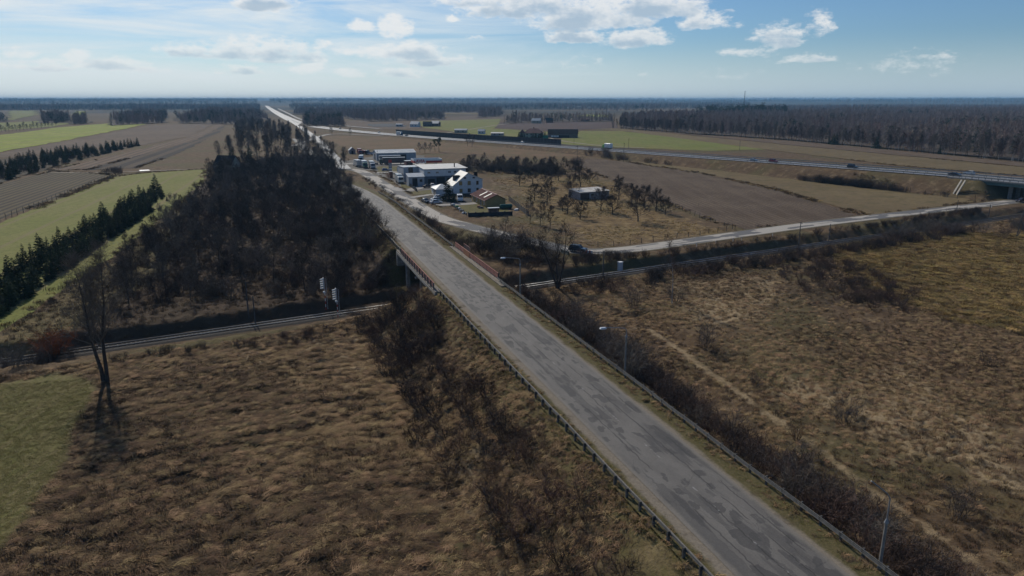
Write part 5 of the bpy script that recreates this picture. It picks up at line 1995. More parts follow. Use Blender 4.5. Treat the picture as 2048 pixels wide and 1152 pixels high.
for i, (px, py, sc) in enumerate(((688, 345, .95), (680, 352, .8), (668, 335, 1.0), (640, 330, .9), (655, 345, .85))):
    tree('tall%d' % (i % 3), tuple(at(px, py)), sc, 'tall bare tree at the wood corner where the road disappears', 'tree', 'tall trees at the wood corner', 'tall_bare_tree')
WOOD2 = [(415, 340), (470, 300), (470, 262), (490, 245), (560, 262), (600, 280), (640, 310), (620, 325), (520, 325)]
for i, q in enumerate(points_in(pix_poly(WOOD2), 170, 32, 5.5)):
    rg = random.Random(i * 11)
    tree(rg.choice(['tall0', 'tall1', 'tall2', 'wood1', 'wood3']), (q[0], q[1], 0), rg.uniform(.7, 1.15), ('tall' if q[1] > 700 else 'bare') + ' tree in the far part of the wood, ' + ('beside the striped fields' if road_st(*q)[1] < -30 else 'close to the old road'), 'tree', 'far trees of the roadside wood', 'far_woodland_tree')
for i, (px, py, sc, lb) in enumerate(((535, 305, 1.5, 'tall dense dark tree rising from the far wood'), (560, 300, 1.25, 'tall bare tree with a visible trunk in the far wood'), (600, 300, 1.1, 'bare tree in front of the far bright road'))):
    tree('tall%d' % i, tuple(at(px, py)), sc, lb, name='tall_bare_tree')
for i in range(26):
    rg = random.Random(i * 17 + 2)
    s_r = 345 + i * 20 + rg.uniform(-8, 8)
    p_ = road_pt(s_r, rg.choice((-9, -12, 8.5, 11)) + rg.uniform(-2, 2), 0)
    tree('tall%d' % (i % 3), tuple(p_), rg.uniform(.5, .85), 'bare tree lining the old road where it nears the expressway', 'tree', 'trees lining the far road', 'roadside_tree')
us = points_in(WP, 1700, 77)
uu_, uq_ = track_sq(us[:, 0], us[:, 1])
us = us[uq_ > np.where(uu_ < 40, 13, 5)]
scatter('wood_undergrowth', [SH['dark0'], SH['dark1'], SH['dark2'], SH['grey0']], [(q[0], q[1], tz(*q)) for q in us], np.random.default_rng(1).uniform(0, 6, len(us)), np.random.default_rng(2).uniform(.6, 1.25, len(us)), np.random.default_rng(3).integers(0, 4, len(us)))

for i, (px, py) in enumerate(((424, 352), (432, 356), (441, 352), (450, 348), (458, 346), (446, 358), (418, 346))):
    tree('wood%d' % (i % 5), tuple(at(px, py)), .75, 'bare tree close in front of the hidden house', 'tree', 'trees around the hidden house', 'woodland_tree')
# ------------------------------------------------------------------ conifers
rows = []
rg = random.Random(5)
for k, (a, b_, n) in enumerate((((-30, 618), (322, 392), 46), ((-30, 645), (300, 420), 42), ((-40, 590), (305, 388), 40))):
    A_, B_ = at(*a), at(*b_)
    for i in range(n):
        f = (i + rg.uniform(-.2, .2)) / n
        p = A_.lerp(B_, f)
        rows.append((p.x + rg.uniform(-.8, .8), p.y + rg.uniform(-.8, .8), 0))
for i, p in enumerate(rows):
    rg = random.Random(i * 3)
    sc = rg.uniform(.55, .95)
    row = 'row facing the wood' if 46 <= i < 88 else ('row facing the green field' if i >= 88 else 'middle row')
    where = 'near end' if p[1] < 165 else ('far end' if p[1] > 225 else 'middle')
    tree('spruce%d' % rg.randrange(4), p, sc, '%s spruce in the %s of the belt, %s' % ('tall' if sc > .78 else 'short', row, where), 'spruce', 'spruce belt on the left', 'spruce_tree', sz=rg.uniform(.8, 1.1))
for (px, py, sc, lb) in ((323, 398, .5, 'small spruce standing just past the end of the belt'), (313, 388, 1.25, 'tallest spruce at the far end of the belt'), (334, 402, .28, 'tiny spruce beyond the end of the belt'),
                         (466, 332, 1.7, 'dark spruce beside the hidden house in the wood'), (500, 326, 1.5, 'second dark spruce behind the hidden house'), (896, 402, 1.28, 'dark spruce in front of the white house garage'),
                         (908, 404, .55, 'small conifer between the spruce and the white van')):
    tree('spruce%d' % (int(px) % 4), tuple(at(px, py)), sc, lb, 'spruce', None, 'spruce_tree')
cs = points_in(pix_poly([(0, 330), (130, 308), (255, 293), (280, 291), (222, 305), (136, 326), (0, 364)]), 150, 8, 4.0)
for i, q in enumerate(cs):
    rg = random.Random(i * 13)
    if rg.random() < .55 or q[0] < -280:
        tree('spruce%d' % rg.randrange(4), (q[0], q[1], 0), rg.uniform(.55, 1.15), ('tall' if i % 3 == 0 else 'young') + ' spruce in the plantation strip, ' + ('at the left edge' if q[0] < -240 else 'middle' if q[0] < -215 else 'thin far end'), 'spruce', 'spruce plantation strip', 'young_spruce')
    else:
        shrub('dark%d' % rg.randrange(4), (q[0], q[1], 0), rg.uniform(.9, 1.5), 'brown shrub among the young spruces of the plantation strip', 'shrubs in the plantation strip')
for i, (px, py, sc) in enumerate(((878, 304, 1.0), (870, 303, .8))):
    tree('pine%d' % i, tuple(at(px, py)), sc, ('dense dark pine above the fuel station', 'smaller dark pine beside the dense one above the fuel station')[i], 'pine', None, 'pine_tree')
for i, (px, py, sc) in enumerate(((850, 306, .8), (860, 305, .7), (840, 306, .7), (935, 292, .9), (944, 294, .8), (640, 303, .7), (650, 300, .8), (668, 300, .6), (664, 270, .8), (700, 272, .7))):
    tree('wood%d' % (i % 5), tuple(at(px, py)), sc, 'bare bush-like tree in the rough meadow before the expressway', 'tree', 'bushes in the rough meadow')
# green hillock of brush on the track, and hedges far left
for i, q in enumerate(points_in(pix_poly([(205, 349), (225, 341), (250, 345), (250, 351)]), 9, 3)):
    shrub('dark%d' % (i % 4), (q[0], q[1], 0), 1.3, 'dark brush on the heap beside the farm track', 'brush heap on the farm track')
for i in range(16):
    p = at(4 + i * 7.2, 264.5 - i * .8 + (i % 3) * .5)
    tree('wood%d' % (i % 5), tuple(p), random.Random(i).uniform(.5, 1.1), 'bare bush in the hedge beyond the bright green field', 'tree', 'hedge beyond the bright field')

# ------------------------------------------------------------------ forests
def low_tree(seed, H, W_, n, base=.3, pointy=False):
    """far tree: sparse brush of upright blades about a stem"""
    rg = np.random.default_rng(seed)
    t0, t1, w = [], [], []
    for i in range(n):
        f = rg.uniform(base, 1)
        an = rg.uniform(0, 6.28)
        rad = W_ * (.25 + .75 * math.sin(math.pi * min(1, (f - base) / (1 - base) * .85 + .12))) * rg.uniform(0, 1) ** .5
        p = np.array([np.cos(an) * rad * .4, np.sin(an) * rad * .4, H * f - rad * .5])
        e = np.array([np.cos(an) * rad, np.sin(an) * rad, H * f + rg.uniform(0, .1) * H])
        t0.append(p)
        t1.append(e)
        w.append(rg.uniform(.16, .34))
    V3, F3 = tri_twigs(np.array(t0), np.array(t1), np.array(w), rg)
    V1, F1 = limb_mesh([(np.array([[0, 0, -.5], [rg.normal(0, .2), rg.normal(0, .2), H * .5], [rg.normal(0, .3), rg.normal(0, .3), H * .95]]), np.array([.17, .12, .04]))], 4)
    return np.concatenate([V1, V3]), np.concatenate([F1, F3 + len(V1)])


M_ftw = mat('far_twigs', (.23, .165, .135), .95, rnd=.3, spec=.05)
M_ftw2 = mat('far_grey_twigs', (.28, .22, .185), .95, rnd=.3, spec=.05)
M_fnd = mat('far_needles', (.032, .048, .024), .95, rnd=.3, spec=.05)
K_far = [me_of('k', low_tree(800 + i, 15, 3.3, 150, .08), [M_ftw, M_ftw2][i % 2]) for i in range(5)]
K_farcon = [me_of('k', spruce(820 + i, 15, 3.0, 13, 7, 3, .15)[1], M_fnd) for i in range(2)] + [me_of('k', pine(830, 15, 3.4)[1], M_fnd)]
K_farall = K_far + K_farcon


M_floor = field_mat('leaf_litter', (.075, .055, .04), (.09, .065, .045), (.055, .045, .032), .02, fine=.1)
NF = [0]
HOLES = [pix_poly([(1812, 263), (1846, 262), (1856, 283), (1822, 284)]), pix_poly([(1690, 232), (1790, 231), (1800, 234.5), (1700, 236)]), pix_poly([(1950, 240), (2070, 238), (2080, 243), (1960, 246)])]


def forest(name, pix, n, seed, con=.15, smin=.75, smax=1.15, z=0.0, growth=None):
    P = pix_poly(pix)
    NF[0] += 1
    if name == 'forest':
        field('forest_floor', pix, M_floor, .7 + .01 * NF[0], .02)
    p = points_in(P, n, seed)
    J = 34.0 if name == 'forest' else 0.0
    if J:
        qx = p[:, 0] + (fbm_np(p[:, 0] * .018, p[:, 1] * .018, seed + 2, 3) - .5) * 2 * J
        qy = p[:, 1] + (fbm_np(p[:, 0] * .018 + 50, p[:, 1] * .018, seed + 3, 3) - .5) * 3 * J
        p = p[in_poly(qx, qy, P)]
        for H_ in HOLES:
            p = p[~in_poly(p[:, 0], p[:, 1], H_)]
    rg = np.random.default_rng(seed + 5)
    clump = fbm_np(p[:, 0] * .012, p[:, 1] * .012, seed, 3)
    isc = clump + rg.uniform(-.12, .12, len(p)) > np.quantile(clump, 1 - con) if con > 0 else np.zeros(len(p), dtype=bool)
    idx = np.where(isc, rg.integers(5, 8, len(p)), rg.integers(0, 5, len(p)))
    hill = far_hill(p[:, 0], p[:, 1])
    scatter(name, K_farall, np.column_stack([p, hill]), rg.uniform(0, 6.28, len(p)), rg.uniform(smin, smax, len(p)) * (.45 + 1.1 * fbm_np(p[:, 0] * .016, p[:, 1] * .016, seed + 8, 3)), idx)


def far_hill(x, y):
    d = np.hypot(x, y)
    return np.zeros(np.shape(x)) + 34 * sstep(d, 4500, 9000) * (.25 + 1.2 * fbm_np(x * .00035 + 3, y * .00035, 91, 3))


# right-hand forest: single trees along its edge, the mass behind
edge = [(1236, 257), (1290, 261), (1380, 268), (1480, 274), (1600, 283), (1720, 294), (1840, 305), (1950, 315), (2060, 326)]
E_ = catmull(np.array([tuple(at(*q))[:2] for q in edge]), 3.4)
rg = random.Random(9)
for i, q in enumerate(E_):
    k = rg.random()
    near_ = q[1] < 620
    x_, y_ = q[0] + rg.uniform(-3, 3), q[1] + rg.uniform(-1, 9)
    if k < .13 and near_:
        tree('spruce%d' % rg.randrange(4), (x_, y_, 0), rg.uniform(.8, 1.9), 'dark spruce at the edge of the forest beyond the expressway', 'spruce', 'conifers at the forest edge', 'forest_edge_spruce')
    elif k < .7:
        tree('birch%d' % rg.randrange(3), (x_, y_, 0), rg.uniform(.75, 1.1), 'pale-trunked bare tree at the forest edge, ' + ('near the expressway bridge' if q[1] < 520 else 'beyond the passing cars' if q[1] < 700 else 'towards the gnarled tree'), 'tree', 'pale trees at the forest edge', 'forest_edge_birch')
    else:
        tree('tall%d' % rg.randrange(3), (x_, y_, 0), rg.uniform(.7, 1.1), 'dark bare tree at the forest edge, ' + ('near the expressway bridge' if q[1] < 520 else 'beyond the passing cars' if q[1] < 700 else 'towards the gnarled tree'), 'tree', 'dark trees at the forest edge', 'forest_edge_tree')
FOREST_R = [(1240, 256), (1380, 267), (1600, 282), (2060, 324), (2300, 330), (2300, 226), (1900, 224), (1700, 227), (1500, 229), (1300, 236), (1240, 246)]
forest('forest', FOREST_R, 14000, 41, .06)
forest('forest', [(1500, 229), (1700, 227), (2300, 226), (2300, 213), (1900, 213), (1500, 215)], 7000, 42, .15)
forest('forest', [(480, 249), (360, 247), (350, 236), (420, 228), (520, 226), (540, 238)], 1400, 43, .25)
forest('forest', [(222, 252), (330, 246), (335, 232), (280, 228), (220, 236)], 800, 44, .3)
forest('forest', [(84, 247), (140, 246), (138, 237), (84, 238)], 260, 45, .4)
forest('forest', [(-40, 246), (14, 244), (14, 238), (-40, 238)], 120, 46, .5)
forest('forest', [(140, 249), (175, 248), (175, 242), (142, 243)], 100, 47, .6)
forest('forest', [(602, 253), (690, 253), (685, 241), (610, 241)], 420, 48, .6)
forest('forest', [(745, 244), (890, 239), (880, 226), (600, 222), (585, 228), (690, 237)], 2600, 49, .12)
forest('forest', [(880, 226), (1000, 226), (1000, 219), (700, 216), (640, 220)], 2600, 50, .3)
forest('forest', [(1005, 248), (1060, 246), (1225, 243), (1225, 238), (1020, 239)], 320, 51, .15, .7, 1.0)
forest('forest', [(955, 236), (1010, 233), (1010, 228), (960, 229)], 200, 52, .2)
for k_, H_ in enumerate(([(1812, 263), (1846, 262), (1856, 283), (1822, 284)], [(1690, 232), (1790, 231), (1800, 234.5), (1700, 236)], [(1950, 240), (2070, 238), (2080, 243), (1960, 246)])):
    field('forest_clearing', H_, M_straw, 1.2 + .05 * k_, .01)
forest('pine_stand', [(1385, 236), (1570, 235), (1570, 230), (1400, 231)], 420, 61, 1.0, 1.2, 1.7)
# far bands up to the horizon
forest('far_forest', [(-100, 222), (520, 220), (520, 213), (-100, 214)], 7000, 53, .4, .9, 1.3)
forest('far_forest', [(580, 219), (1250, 222), (1500, 216), (1500, 209), (580, 211)], 9000, 54, .35, .9, 1.3)
forest('far_forest', [(-150, 213), (515, 212), (515, 205.5), (-150, 205.5)], 7000, 55, .6, 1.2, 1.8)
forest('far_forest', [(540, 210), (1500, 208), (2200, 211), (2200, 205.5), (540, 205.5)], 11000, 56, .55, 1.2, 1.8)
forest('far_forest', [(-200, 205.2), (2250, 205.2), (2250, 203.2), (-200, 203.2)], 9000, 57, .6, 2.0, 3.0)
# wooded rise on the horizon
hx = np.linspace(-9000, 9000, 90)
hy = np.concatenate([np.linspace(3800, 12000, 40)])
HX, HY = np.meshgrid(hx, hy)
HZ = far_hill(HX, HY) - .6
hq = np.arange(HX.size).reshape(HX.shape)
struct('hills', np_mesh('hills', np.stack([HX.ravel(), HY.ravel(), HZ.ravel()], -1), np.stack([hq[:-1, :-1], hq[:-1, 1:], hq[1:, 1:], hq[1:, :-1]], -1).reshape(-1, 4), field_mat('far_land', (.05, .045, .03), (.035, .04, .024), (.09, .07, .045), .0012, fine=.004), smooth=True))
# ------------------------------------------------------------------ building helpers (local x along the front, y away from it)
M_wallw = mat('white_render', (.60, .61, .62), .85, (.52, .53, .54), .8)
M_wallg = mat('grey_cladding', (.34, .36, .385), .7, (.30, .32, .345), .6)
M_wallb = mat('slate_band', (.085, .115, .145), .7, (.07, .095, .12), .6)
M_roofp = mat('pale_sheet_roof', (.68, .65, .58), .5, (.58, .55, .49), .5, spec=.3)
M_roofs = mat('steel_sheet_roof', (.42, .43, .42), .35, (.34, .35, .345), .4, spec=.6)
M_roofbr = mat('brown_sheet_roof', (.085, .032, .03), .9, (.065, .025, .024), .6, spec=.1)
M_roofk = mat('black_roof', (.018, .019, .022), .95, (.028, .028, .03), .5, spec=.05)
M_rooft = mat('red_tile_roof', (.16, .075, .06), .8, (.12, .055, .045), .8)
M_ochre = mat('ochre_render', (.36, .26, .11), .9, (.31, .22, .09), .7)
M_frame = mat('dark_frame', (.09, .065, .045), .6)
M_glass = mat('window_glass', (.02, .025, .03), .08, spec=.8)
M_glassw = mat('curtained_glass', (.28, .21, .10), .15, spec=.7)
M_gate = mat('dark_opening', (.012, .014, .017), .7)
M_brick = mat('worn_brick', (.20, .125, .09), .9, (.15, .09, .07), 2)
M_block = mat('grey_block', (.33, .31, .30), .9, (.24, .225, .215), 1.2)


def shell(name, label, cat, A, w, d, hf, hb, roof, wall, rz=ROAD_RZ, gable=None, over=.35, mono=True, group=None, rt=.16, hw=None):
    """building with walls and a roof. gable: 'x' ridge along x, 'y' ridge along y with (apex x, height); A base corner"""
    root = thing(name, label, cat, (A[0], A[1], 0), rz, group)
    mb = MB()
    rf = MB()
    if gable is None:                                     # lean-to: front height hf, back height hb
        v = [(0, 0, -.3), (w, 0, -.3), (w, d, -.3), (0, d, -.3), (0, 0, hf), (w, 0, hf), (w, d, hb), (0, d, hb)]
        mb.add(v, [(0, 1, 5, 4), (1, 2, 6, 5), (2, 3, 7, 6), (3, 0, 4, 7)])
        sl = (hb - hf) / d
        q = [(-over, -over, hf - sl * over + .02), (w + over, -over, hf - sl * over + .02), (w + over, d + over, hb + sl * over + .02), (-over, d + over, hb + sl * over + .02)]
        rf.add(q + [(x, y, z + rt) for x, y, z in q], [(0, 3, 2, 1), (4, 5, 6, 7), (0, 1, 5, 4), (1, 2, 6, 5), (2, 3, 7, 6), (3, 0, 4, 7)])
        part('wall', mb, wall, root)
        part('roof', rf, roof, root)
    elif gable[0] == 'y':                                 # ridge runs away from the front
        ax, az = gable[1], gable[2]
        for y_ in (0, d):
            mb.poly([(0, y_, -.3), (w, y_, -.3), (w, y_, hb), (ax, y_, az), (0, y_, hf)])
        mb.poly([(0, 0, -.3), (0, d, -.3), (0, d, hf), (0, 0, hf)])
        mb.poly([(w, 0, -.3), (w, 0, hb), (w, d, hb), (w, d, -.3)])
        part('wall', mb, wall, root)
        for (x0, z0, x1, z1) in ((0, hf, ax, az), (w, hb, ax, az)):
            s = (z1 - z0) / abs(x1 - x0)
            xo = x0 - over if x0 < x1 else x0 + over
            q = [(xo, -over, z0 - s * over + .02), (x1, -over, z1 + .02), (x1, d + over, z1 + .02), (xo, d + over, z0 - s * over + .02)]
            m2 = MB().add(q + [(x, y, z + rt) for x, y, z in q], [(0, 1, 2, 3), (4, 7, 6, 5), (0, 4, 5, 1), (1, 5, 6, 2), (2, 6, 7, 3), (3, 7, 4, 0)])
            part('roof', m2, roof, root)
    else:                                                 # ridge along x
        ay, az = gable[1], gable[2]
        hip = gable[3] if len(gable) > 3 else 0
        for x_, e in ((0, hip), (w, -hip)):
            if hip:
                mb.poly([(x_, 0, -.3), (x_, d, -.3), (x_, d, hb), (x_, 0, hf)])
            else:
                mb.poly([(x_, 0, -.3), (x_, d, -.3), (x_, d, hb), (x_, ay, az), (x_, 0, hf)])
        mb.poly([(0, 0, -.3), (0, 0, hf), (w, 0, hf), (w, 0, -.3)])
        mb.poly([(0, d, -.3), (w, d, -.3), (w, d, hb), (0, d, hb)])
        part('wall', mb, wall, root)
        for (y0, z0) in ((0, hf), (d, hb)):
            s = (az - z0) / abs(ay - y0)
            yo = y0 - over if y0 < ay else y0 + over
            q = [(-over, yo, z0 - s * over + .02), (w + over, yo, z0 - s * over + .02), (w + over - (hip + over if hip else 0), ay, az + .02), (-over + (hip + over if hip else 0), ay, az + .02)]
            part('roof', MB().add(q + [(x, y, z + rt) for x, y, z in q], [(0, 3, 2, 1), (4, 5, 6, 7), (0, 1, 5, 4), (1, 2, 6, 5), (2, 3, 7, 6), (3, 0, 4, 7)]), roof, root)
        if hip:
            for x_, sx in ((-over, 1), (w + over, -1)):
                q = [(x_, -over, hf - .1), (x_, d + over, hb - .1), (x_ + sx * (hip + over), ay, az)]
                part('roof', MB().add(q + [(x, y, z + rt) for x, y, z in q], [(0, 1, 2), (3, 5, 4), (0, 3, 4, 1), (1, 4, 5, 2), (2, 5, 3, 0)]), roof, root)
    return root


def window(root, x, z, w, h, glass=None, y=0.0, face='front', frame=None, name='window'):
    """framed window standing 6 cm proud of a wall, its pane set back; face: front (y), left (x)"""
    fr, t = MB(), .09
    if face == 'front':
        for cx, cz, sx, sz in ((x, z + h / 2 - t / 2, w, t), (x, z - h / 2 + t / 2, w, t), (x - w / 2 + t / 2, z, t, h - 2 * t), (x + w / 2 - t / 2, z, t, h - 2 * t), (x, z, t * .7, h - 2 * t)):
            fr.box((cx, y - .03, cz), (sx, .08, sz))
        pane = MB().box((x, y - .012, z), (w - 2 * t, .02, h - 2 * t))
        sill = MB().box((x, y - .07, z - h / 2 - .05), (w + .15, .16, .06))
    else:
        for cy, cz, sy, sz in ((x, z + h / 2 - t / 2, w, t), (x, z - h / 2 + t / 2, w, t), (x - w / 2 + t / 2, z, t, h - 2 * t), (x + w / 2 - t / 2, z, t, h - 2 * t)):
            fr.box((y - .03, cy, cz), (.08, sy, sz))
        pane = MB().box((y - .012, x, z), (.02, w - 2 * t, h - 2 * t))
        sill = MB().box((y - .07, x, z - h / 2 - .05), (.16, w + .15, .06))
    f = part(name, fr, frame or M_frame, root)
    part('pane', pane, glass or M_glass, f)
    part('sill', sill, M_conc, f)
    return f


def gate(root, x, w, h, y=0.0, m=None, name='door', face='front', frame=None):
    fr = MB()
    if face == 'front':
        fr.box((x - w / 2 - .06, y - .04, h / 2), (.12, .1, h)).box((x + w / 2 + .06, y - .04, h / 2), (.12, .1, h)).box((x, y - .04, h + .06), (w + .24, .1, .12))
        pn = MB().box((x, y - .012, h / 2), (w, .02, h))
    else:
        fr.box((y - .04, x - w / 2 - .06, h / 2), (.1, .12, h)).box((y - .04, x + w / 2 + .06, h / 2), (.1, .12, h)).box((y - .04, x, h + .06), (.1, w + .24, .12))
        pn = MB().box((y - .012, x, h / 2), (.02, w, h))
    d = part(name, pn, m or M_gate, root)
    part('frame', fr, frame or M_frame, d)


# ------------------------------------------------------------------ white house with its garage
ho = shell('white_house', 'two-storey white house with a pale steep roof beside the ochre shed', 'house', at(907, 391), 12.0, 11.0, 3.9, 6.0, M_roofp, M_wallw, gable=('y', 6.0, 8.6), over=.45)
for x_, z_, g in ((3.0, 4.7, M_glassw), (6.5, 4.7, M_glassw), (9.9, 4.7, M_glass), (3.1, 1.8, M_glassw), (6.5, 1.8, M_glass), (9.9, 1.9, M_glass)):
    window(ho, x_, z_, 1.25 if x_ < 9 else .95, 1.5, g)
for x_ in (4.8, 8.4):
    window(ho, x_, 6.75, .95, .55)
part('chimney', MB().box((7.6, 7, 8.9), (.7, 1.0, 1.9)).box((7.6, 7, 9.9), (.85, 1.15, .14)), M_roofk, ho)
part('chimney', MB().box((10.2, 3.5, 7.6), (1.4, .8, 1.9)).box((10.2, 3.5, 8.6), (1.55, .95, .12)), M_roofk, ho)
dm = part('dormer', MB().box((2.6, 5.0, 6.0), (2.4, 2.6, 2.2)), mat('dark_dormer', (.03, .032, .035), .7), ho)
part('dormer_roof', MB().box((2.5, 5.0, 7.2), (2.9, 3.0, .16)), M_roofk, dm)
part('plinth', MB().box((6, -.03, .25), (12.1, .1, .8)), mat('plinth_dark', (.06, .055, .05), .9), ho)
ga = shell('garage', 'low white garage with a hipped sheet roof in front of the white house', 'garage', at(873, 392), 6.4, 8.5, 2.5, 2.5, M_roofs, M_wallw, gable=('x', 4.4, 4.0, 3.0), over=.35)
for y_ in (1.6, 4.4):
    gate(ga, y_, 2.3, 2.1, 0, mat('garage_door', (.38, .36, .33), .6), face='left')
window(ga, 4.4, 1.5, .9, .9)

# ------------------------------------------------------------------ workshop
wk = shell('workshop', 'long white and slate workshop hall with a bright sheet roof', 'workshop', at(849, 369), 20.0, 19.0, 6.6, 7.1, M_roofp, M_wallw, over=.25)
part('slate_band', MB().box((10, -.02, 1.75), (20.06, .06, 3.6)), M_wallb, wk)
for x_ in (2.2, 6.0, 11.6, 14.2):
    window(wk, x_, 5.2, 1.35, .8, M_glass, 0, frame=M_wallw)
for x_, w_, h_ in ((3.2, 2.9, 2.3), (7.5, 3.7, 3.0), (12.2, 3.2, 2.4), (16.5, 3.2, 2.4)):
    gate(wk, x_, w_, h_, -.06)
part('roof_vent', MB().tube((15.2, 5, 6.8), (15.2, 5, 8.3), .25, .25, 8).tube((15.2, 5, 8.3), (15.2, 5, 8.55), .38, .1, 8), M_roofk, wk)
part('gutter', MB().box((10, -.3, 6.52), (20.4, .14, .14)), M_wallb, wk)
hb = shell('hall_block', 'tall grey hall with a dark glazed strip, left of the workshop', 'hall', at(808, 364.5), 9.3, 14.0, 6.7, 6.2, M_roofs, M_wallg, over=.15)
part('glazed_strip', MB().box((3.3, -.03, 4.2), (2.1, .06, 5.2)), mat('dark_glazing', (.015, .02, .028), .2), hb)
gate(hb, 3.0, 2.6, 3.6, 0, face='left')
lt = shell('lean_to', 'low grey lean-to with a sloping sheet roof, in front of the tall hall', 'annex', at(818, 373), 6.9, 5.2, 4.0, 5.0, M_roofs, M_wallg, over=.3)
gate(lt, 2.7, 2.0, 3.4)
window(lt, 5.4, 2.4, 1.2, 1.1)
# ------------------------------------------------------------------ ochre shed
os_ = shell('ochre_shed', 'ochre single-storey shed with a brown roof and two white skylights', 'shed', at(972, 416), 7.2, 18.0, 2.7, 2.7, M_roofbr, M_ochre, gable=('y', 3.9, 4.4), over=.5)
sl = (4.4 - 2.7) / 3.9
for y_ in (3.6, 9.0):
    a, b2 = .5, 3.5
    q = [(a, y_, 2.7 + sl * a + .22), (b2, y_, 2.7 + sl * b2 + .22), (b2, y_ + 1.0, 2.7 + sl * b2 + .22), (a, y_ + 1.0, 2.7 + sl * a + .22)]
    part('skylight', MB().add(q + [(x, y, z + .05) for x, y, z in q], [(0, 3, 2, 1), (4, 5, 6, 7), (0, 1, 5, 4), (1, 2, 6, 5), (2, 3, 7, 6), (3, 0, 4, 7)]), mat('skylight_sheet', (.66, .62, .52), .4), os_)
part('ridge_cap', MB().box((3.9, 9, 4.62), (.4, 19.0, .1)), mat('pink_trim', (.42, .27, .24), .6), os_)
part('eave_trim', MB().box((-.52, 9, 2.55), (.12, 19.0, .16)), MATS['pink_trim'], os_)
for y_ in (2.2, 6.2, 11.5, 15.5):
    (window(os_, y_, 1.5, 1.0, 1.3, M_glass, 0, 'left', M_wallw) if y_ not in (6.2,) else gate(os_, y_, 1.1, 2.1, 0, face='left', frame=M_wallw))
# ------------------------------------------------------------------ warehouse and hut
wh = shell('warehouse', 'grey warehouse with a light ribbed roof behind the parked trailers', 'warehouse', at(754, 322), 24.5, 16.0, 4.6, 4.6, M_roofs, M_wallg, gable=('x', 8.0, 6.2), over=.3)
for i in range(24):
    part('roof_rib', MB().add([(.4 + i * 1.03, -.25, 4.72), (.48 + i * 1.03, -.25, 4.72), (.48 + i * 1.03, 8, 6.41), (.4 + i * 1.03, 8, 6.41), (.4 + i * 1.03, -.25, 4.80), (.48 + i * 1.03, -.25, 4.80), (.48 + i * 1.03, 8, 6.47), (.4 + i * 1.03, 8, 6.47)],
                              [(0, 3, 2, 1), (4, 5, 6, 7), (0, 1, 5, 4), (1, 2, 6, 5), (2, 3, 7, 6), (3, 0, 4, 7)]), M_roofs, wh)
gate(wh, 16.5, 3.5, 3.6)
gate(wh, 8, 4, 3.8, 0, face='left')
hut = shell('grey_hut', 'small grey hut with a pale pitched roof at the back of the lorry park', 'hut', at(699, 308), 4.2, 5, 2.6, 2.6, M_roofs, M_block, gable=('y', 2.1, 4.4))
gate(hut, 2.1, 1.2, 2.0)
# ------------------------------------------------------------------ fuel station canopy
A_ = at(828, 326.3, 4.6)
fs = thing('fuel_station', 'fuel station canopy with a white and red fascia and red lettering', 'fuel station', (A_.x, A_.y, 0), ROAD_RZ)
CW, CD = 15.0, 8.0
part('canopy', MB().box((CW / 2, CD / 2, 5.3), (CW - .3, CD - .3, 1.0)), mat('canopy_top', (.38, .42, .46), .5), fs)
for nm, y_, sy in (('front', 0, .12), ('back', CD, .12)):
    fpt = part('fascia', MB().box((CW / 2, y_, 6.1), (CW, sy, .9)), M_wht, fs)
    part('red_stripe', MB().box((CW / 2 + (2.6 if y_ == 0 else 0), y_, 5.1), (CW - (5.2 if y_ == 0 else 0), sy + .02, 1.0)), M_red, fpt)
for x_ in (0, CW):
    fpt = part('fascia', MB().box((x_, CD / 2, 6.1), (.12, CD - .16, .9)), M_wht, fs)
    part('red_stripe', MB().box((x_, CD / 2, 5.1), (.14, CD - .16, 1.0)), M_red, fpt)
bdp = part('name_board', MB().box((3.6, -.12, 5.6), (5.6, .1, 2.0)), M_wht, fs)
part('red_stripe', MB().box((.35, -.12, 5.1), (.9, .12, 1.0)), M_red, bdp)
cu = bpy.data.curves.new('lettering', 'FONT')
cu.body = 'AVIA'
cu.size = 2.35
cu.extrude = .03
cu.offset = .035
cu.space_character = .92
tmp = bpy.data.objects.new('lettering', cu)
COL.objects.link(tmp)
bpy.context.view_layer.update()
lm = bpy.data.meshes.new_from_object(tmp.evaluated_get(bpy.context.evaluated_depsgraph_get()))
bpy.data.objects.remove(tmp)
lm.materials.clear()
lm.materials.append(mat('letter_red', (.38, .02, .02), .5))
lm.transform(Matrix.Rotation(math.pi / 2, 4, 'X'))
lo_ = obj('lettering', lm, bdp, (.95, -.22, 4.8))
for x_ in (2.5, 12.5):
    for y_ in (2.0, 6.0):
        part('column', MB().box((x_, y_, 2.45), (.4, .4, 5.0)), M_wallg, fs)
for x_ in (4.5, 8, 11):
    part('fuel_pump', MB().cbox((x_, 4, .95), (.7, .5, 1.9)), M_wht, fs)
ki = shell('station_kiosk', 'dark brick-red kiosk beside the fuel station canopy', 'kiosk', at(812.5, 334), 3.4, 6, 3.2, 3.1, M_roofs, mat('kiosk_red', (.13, .05, .045), .7), over=.2)
window(ki, 2.3, 1.8, 3.0, 1.5)
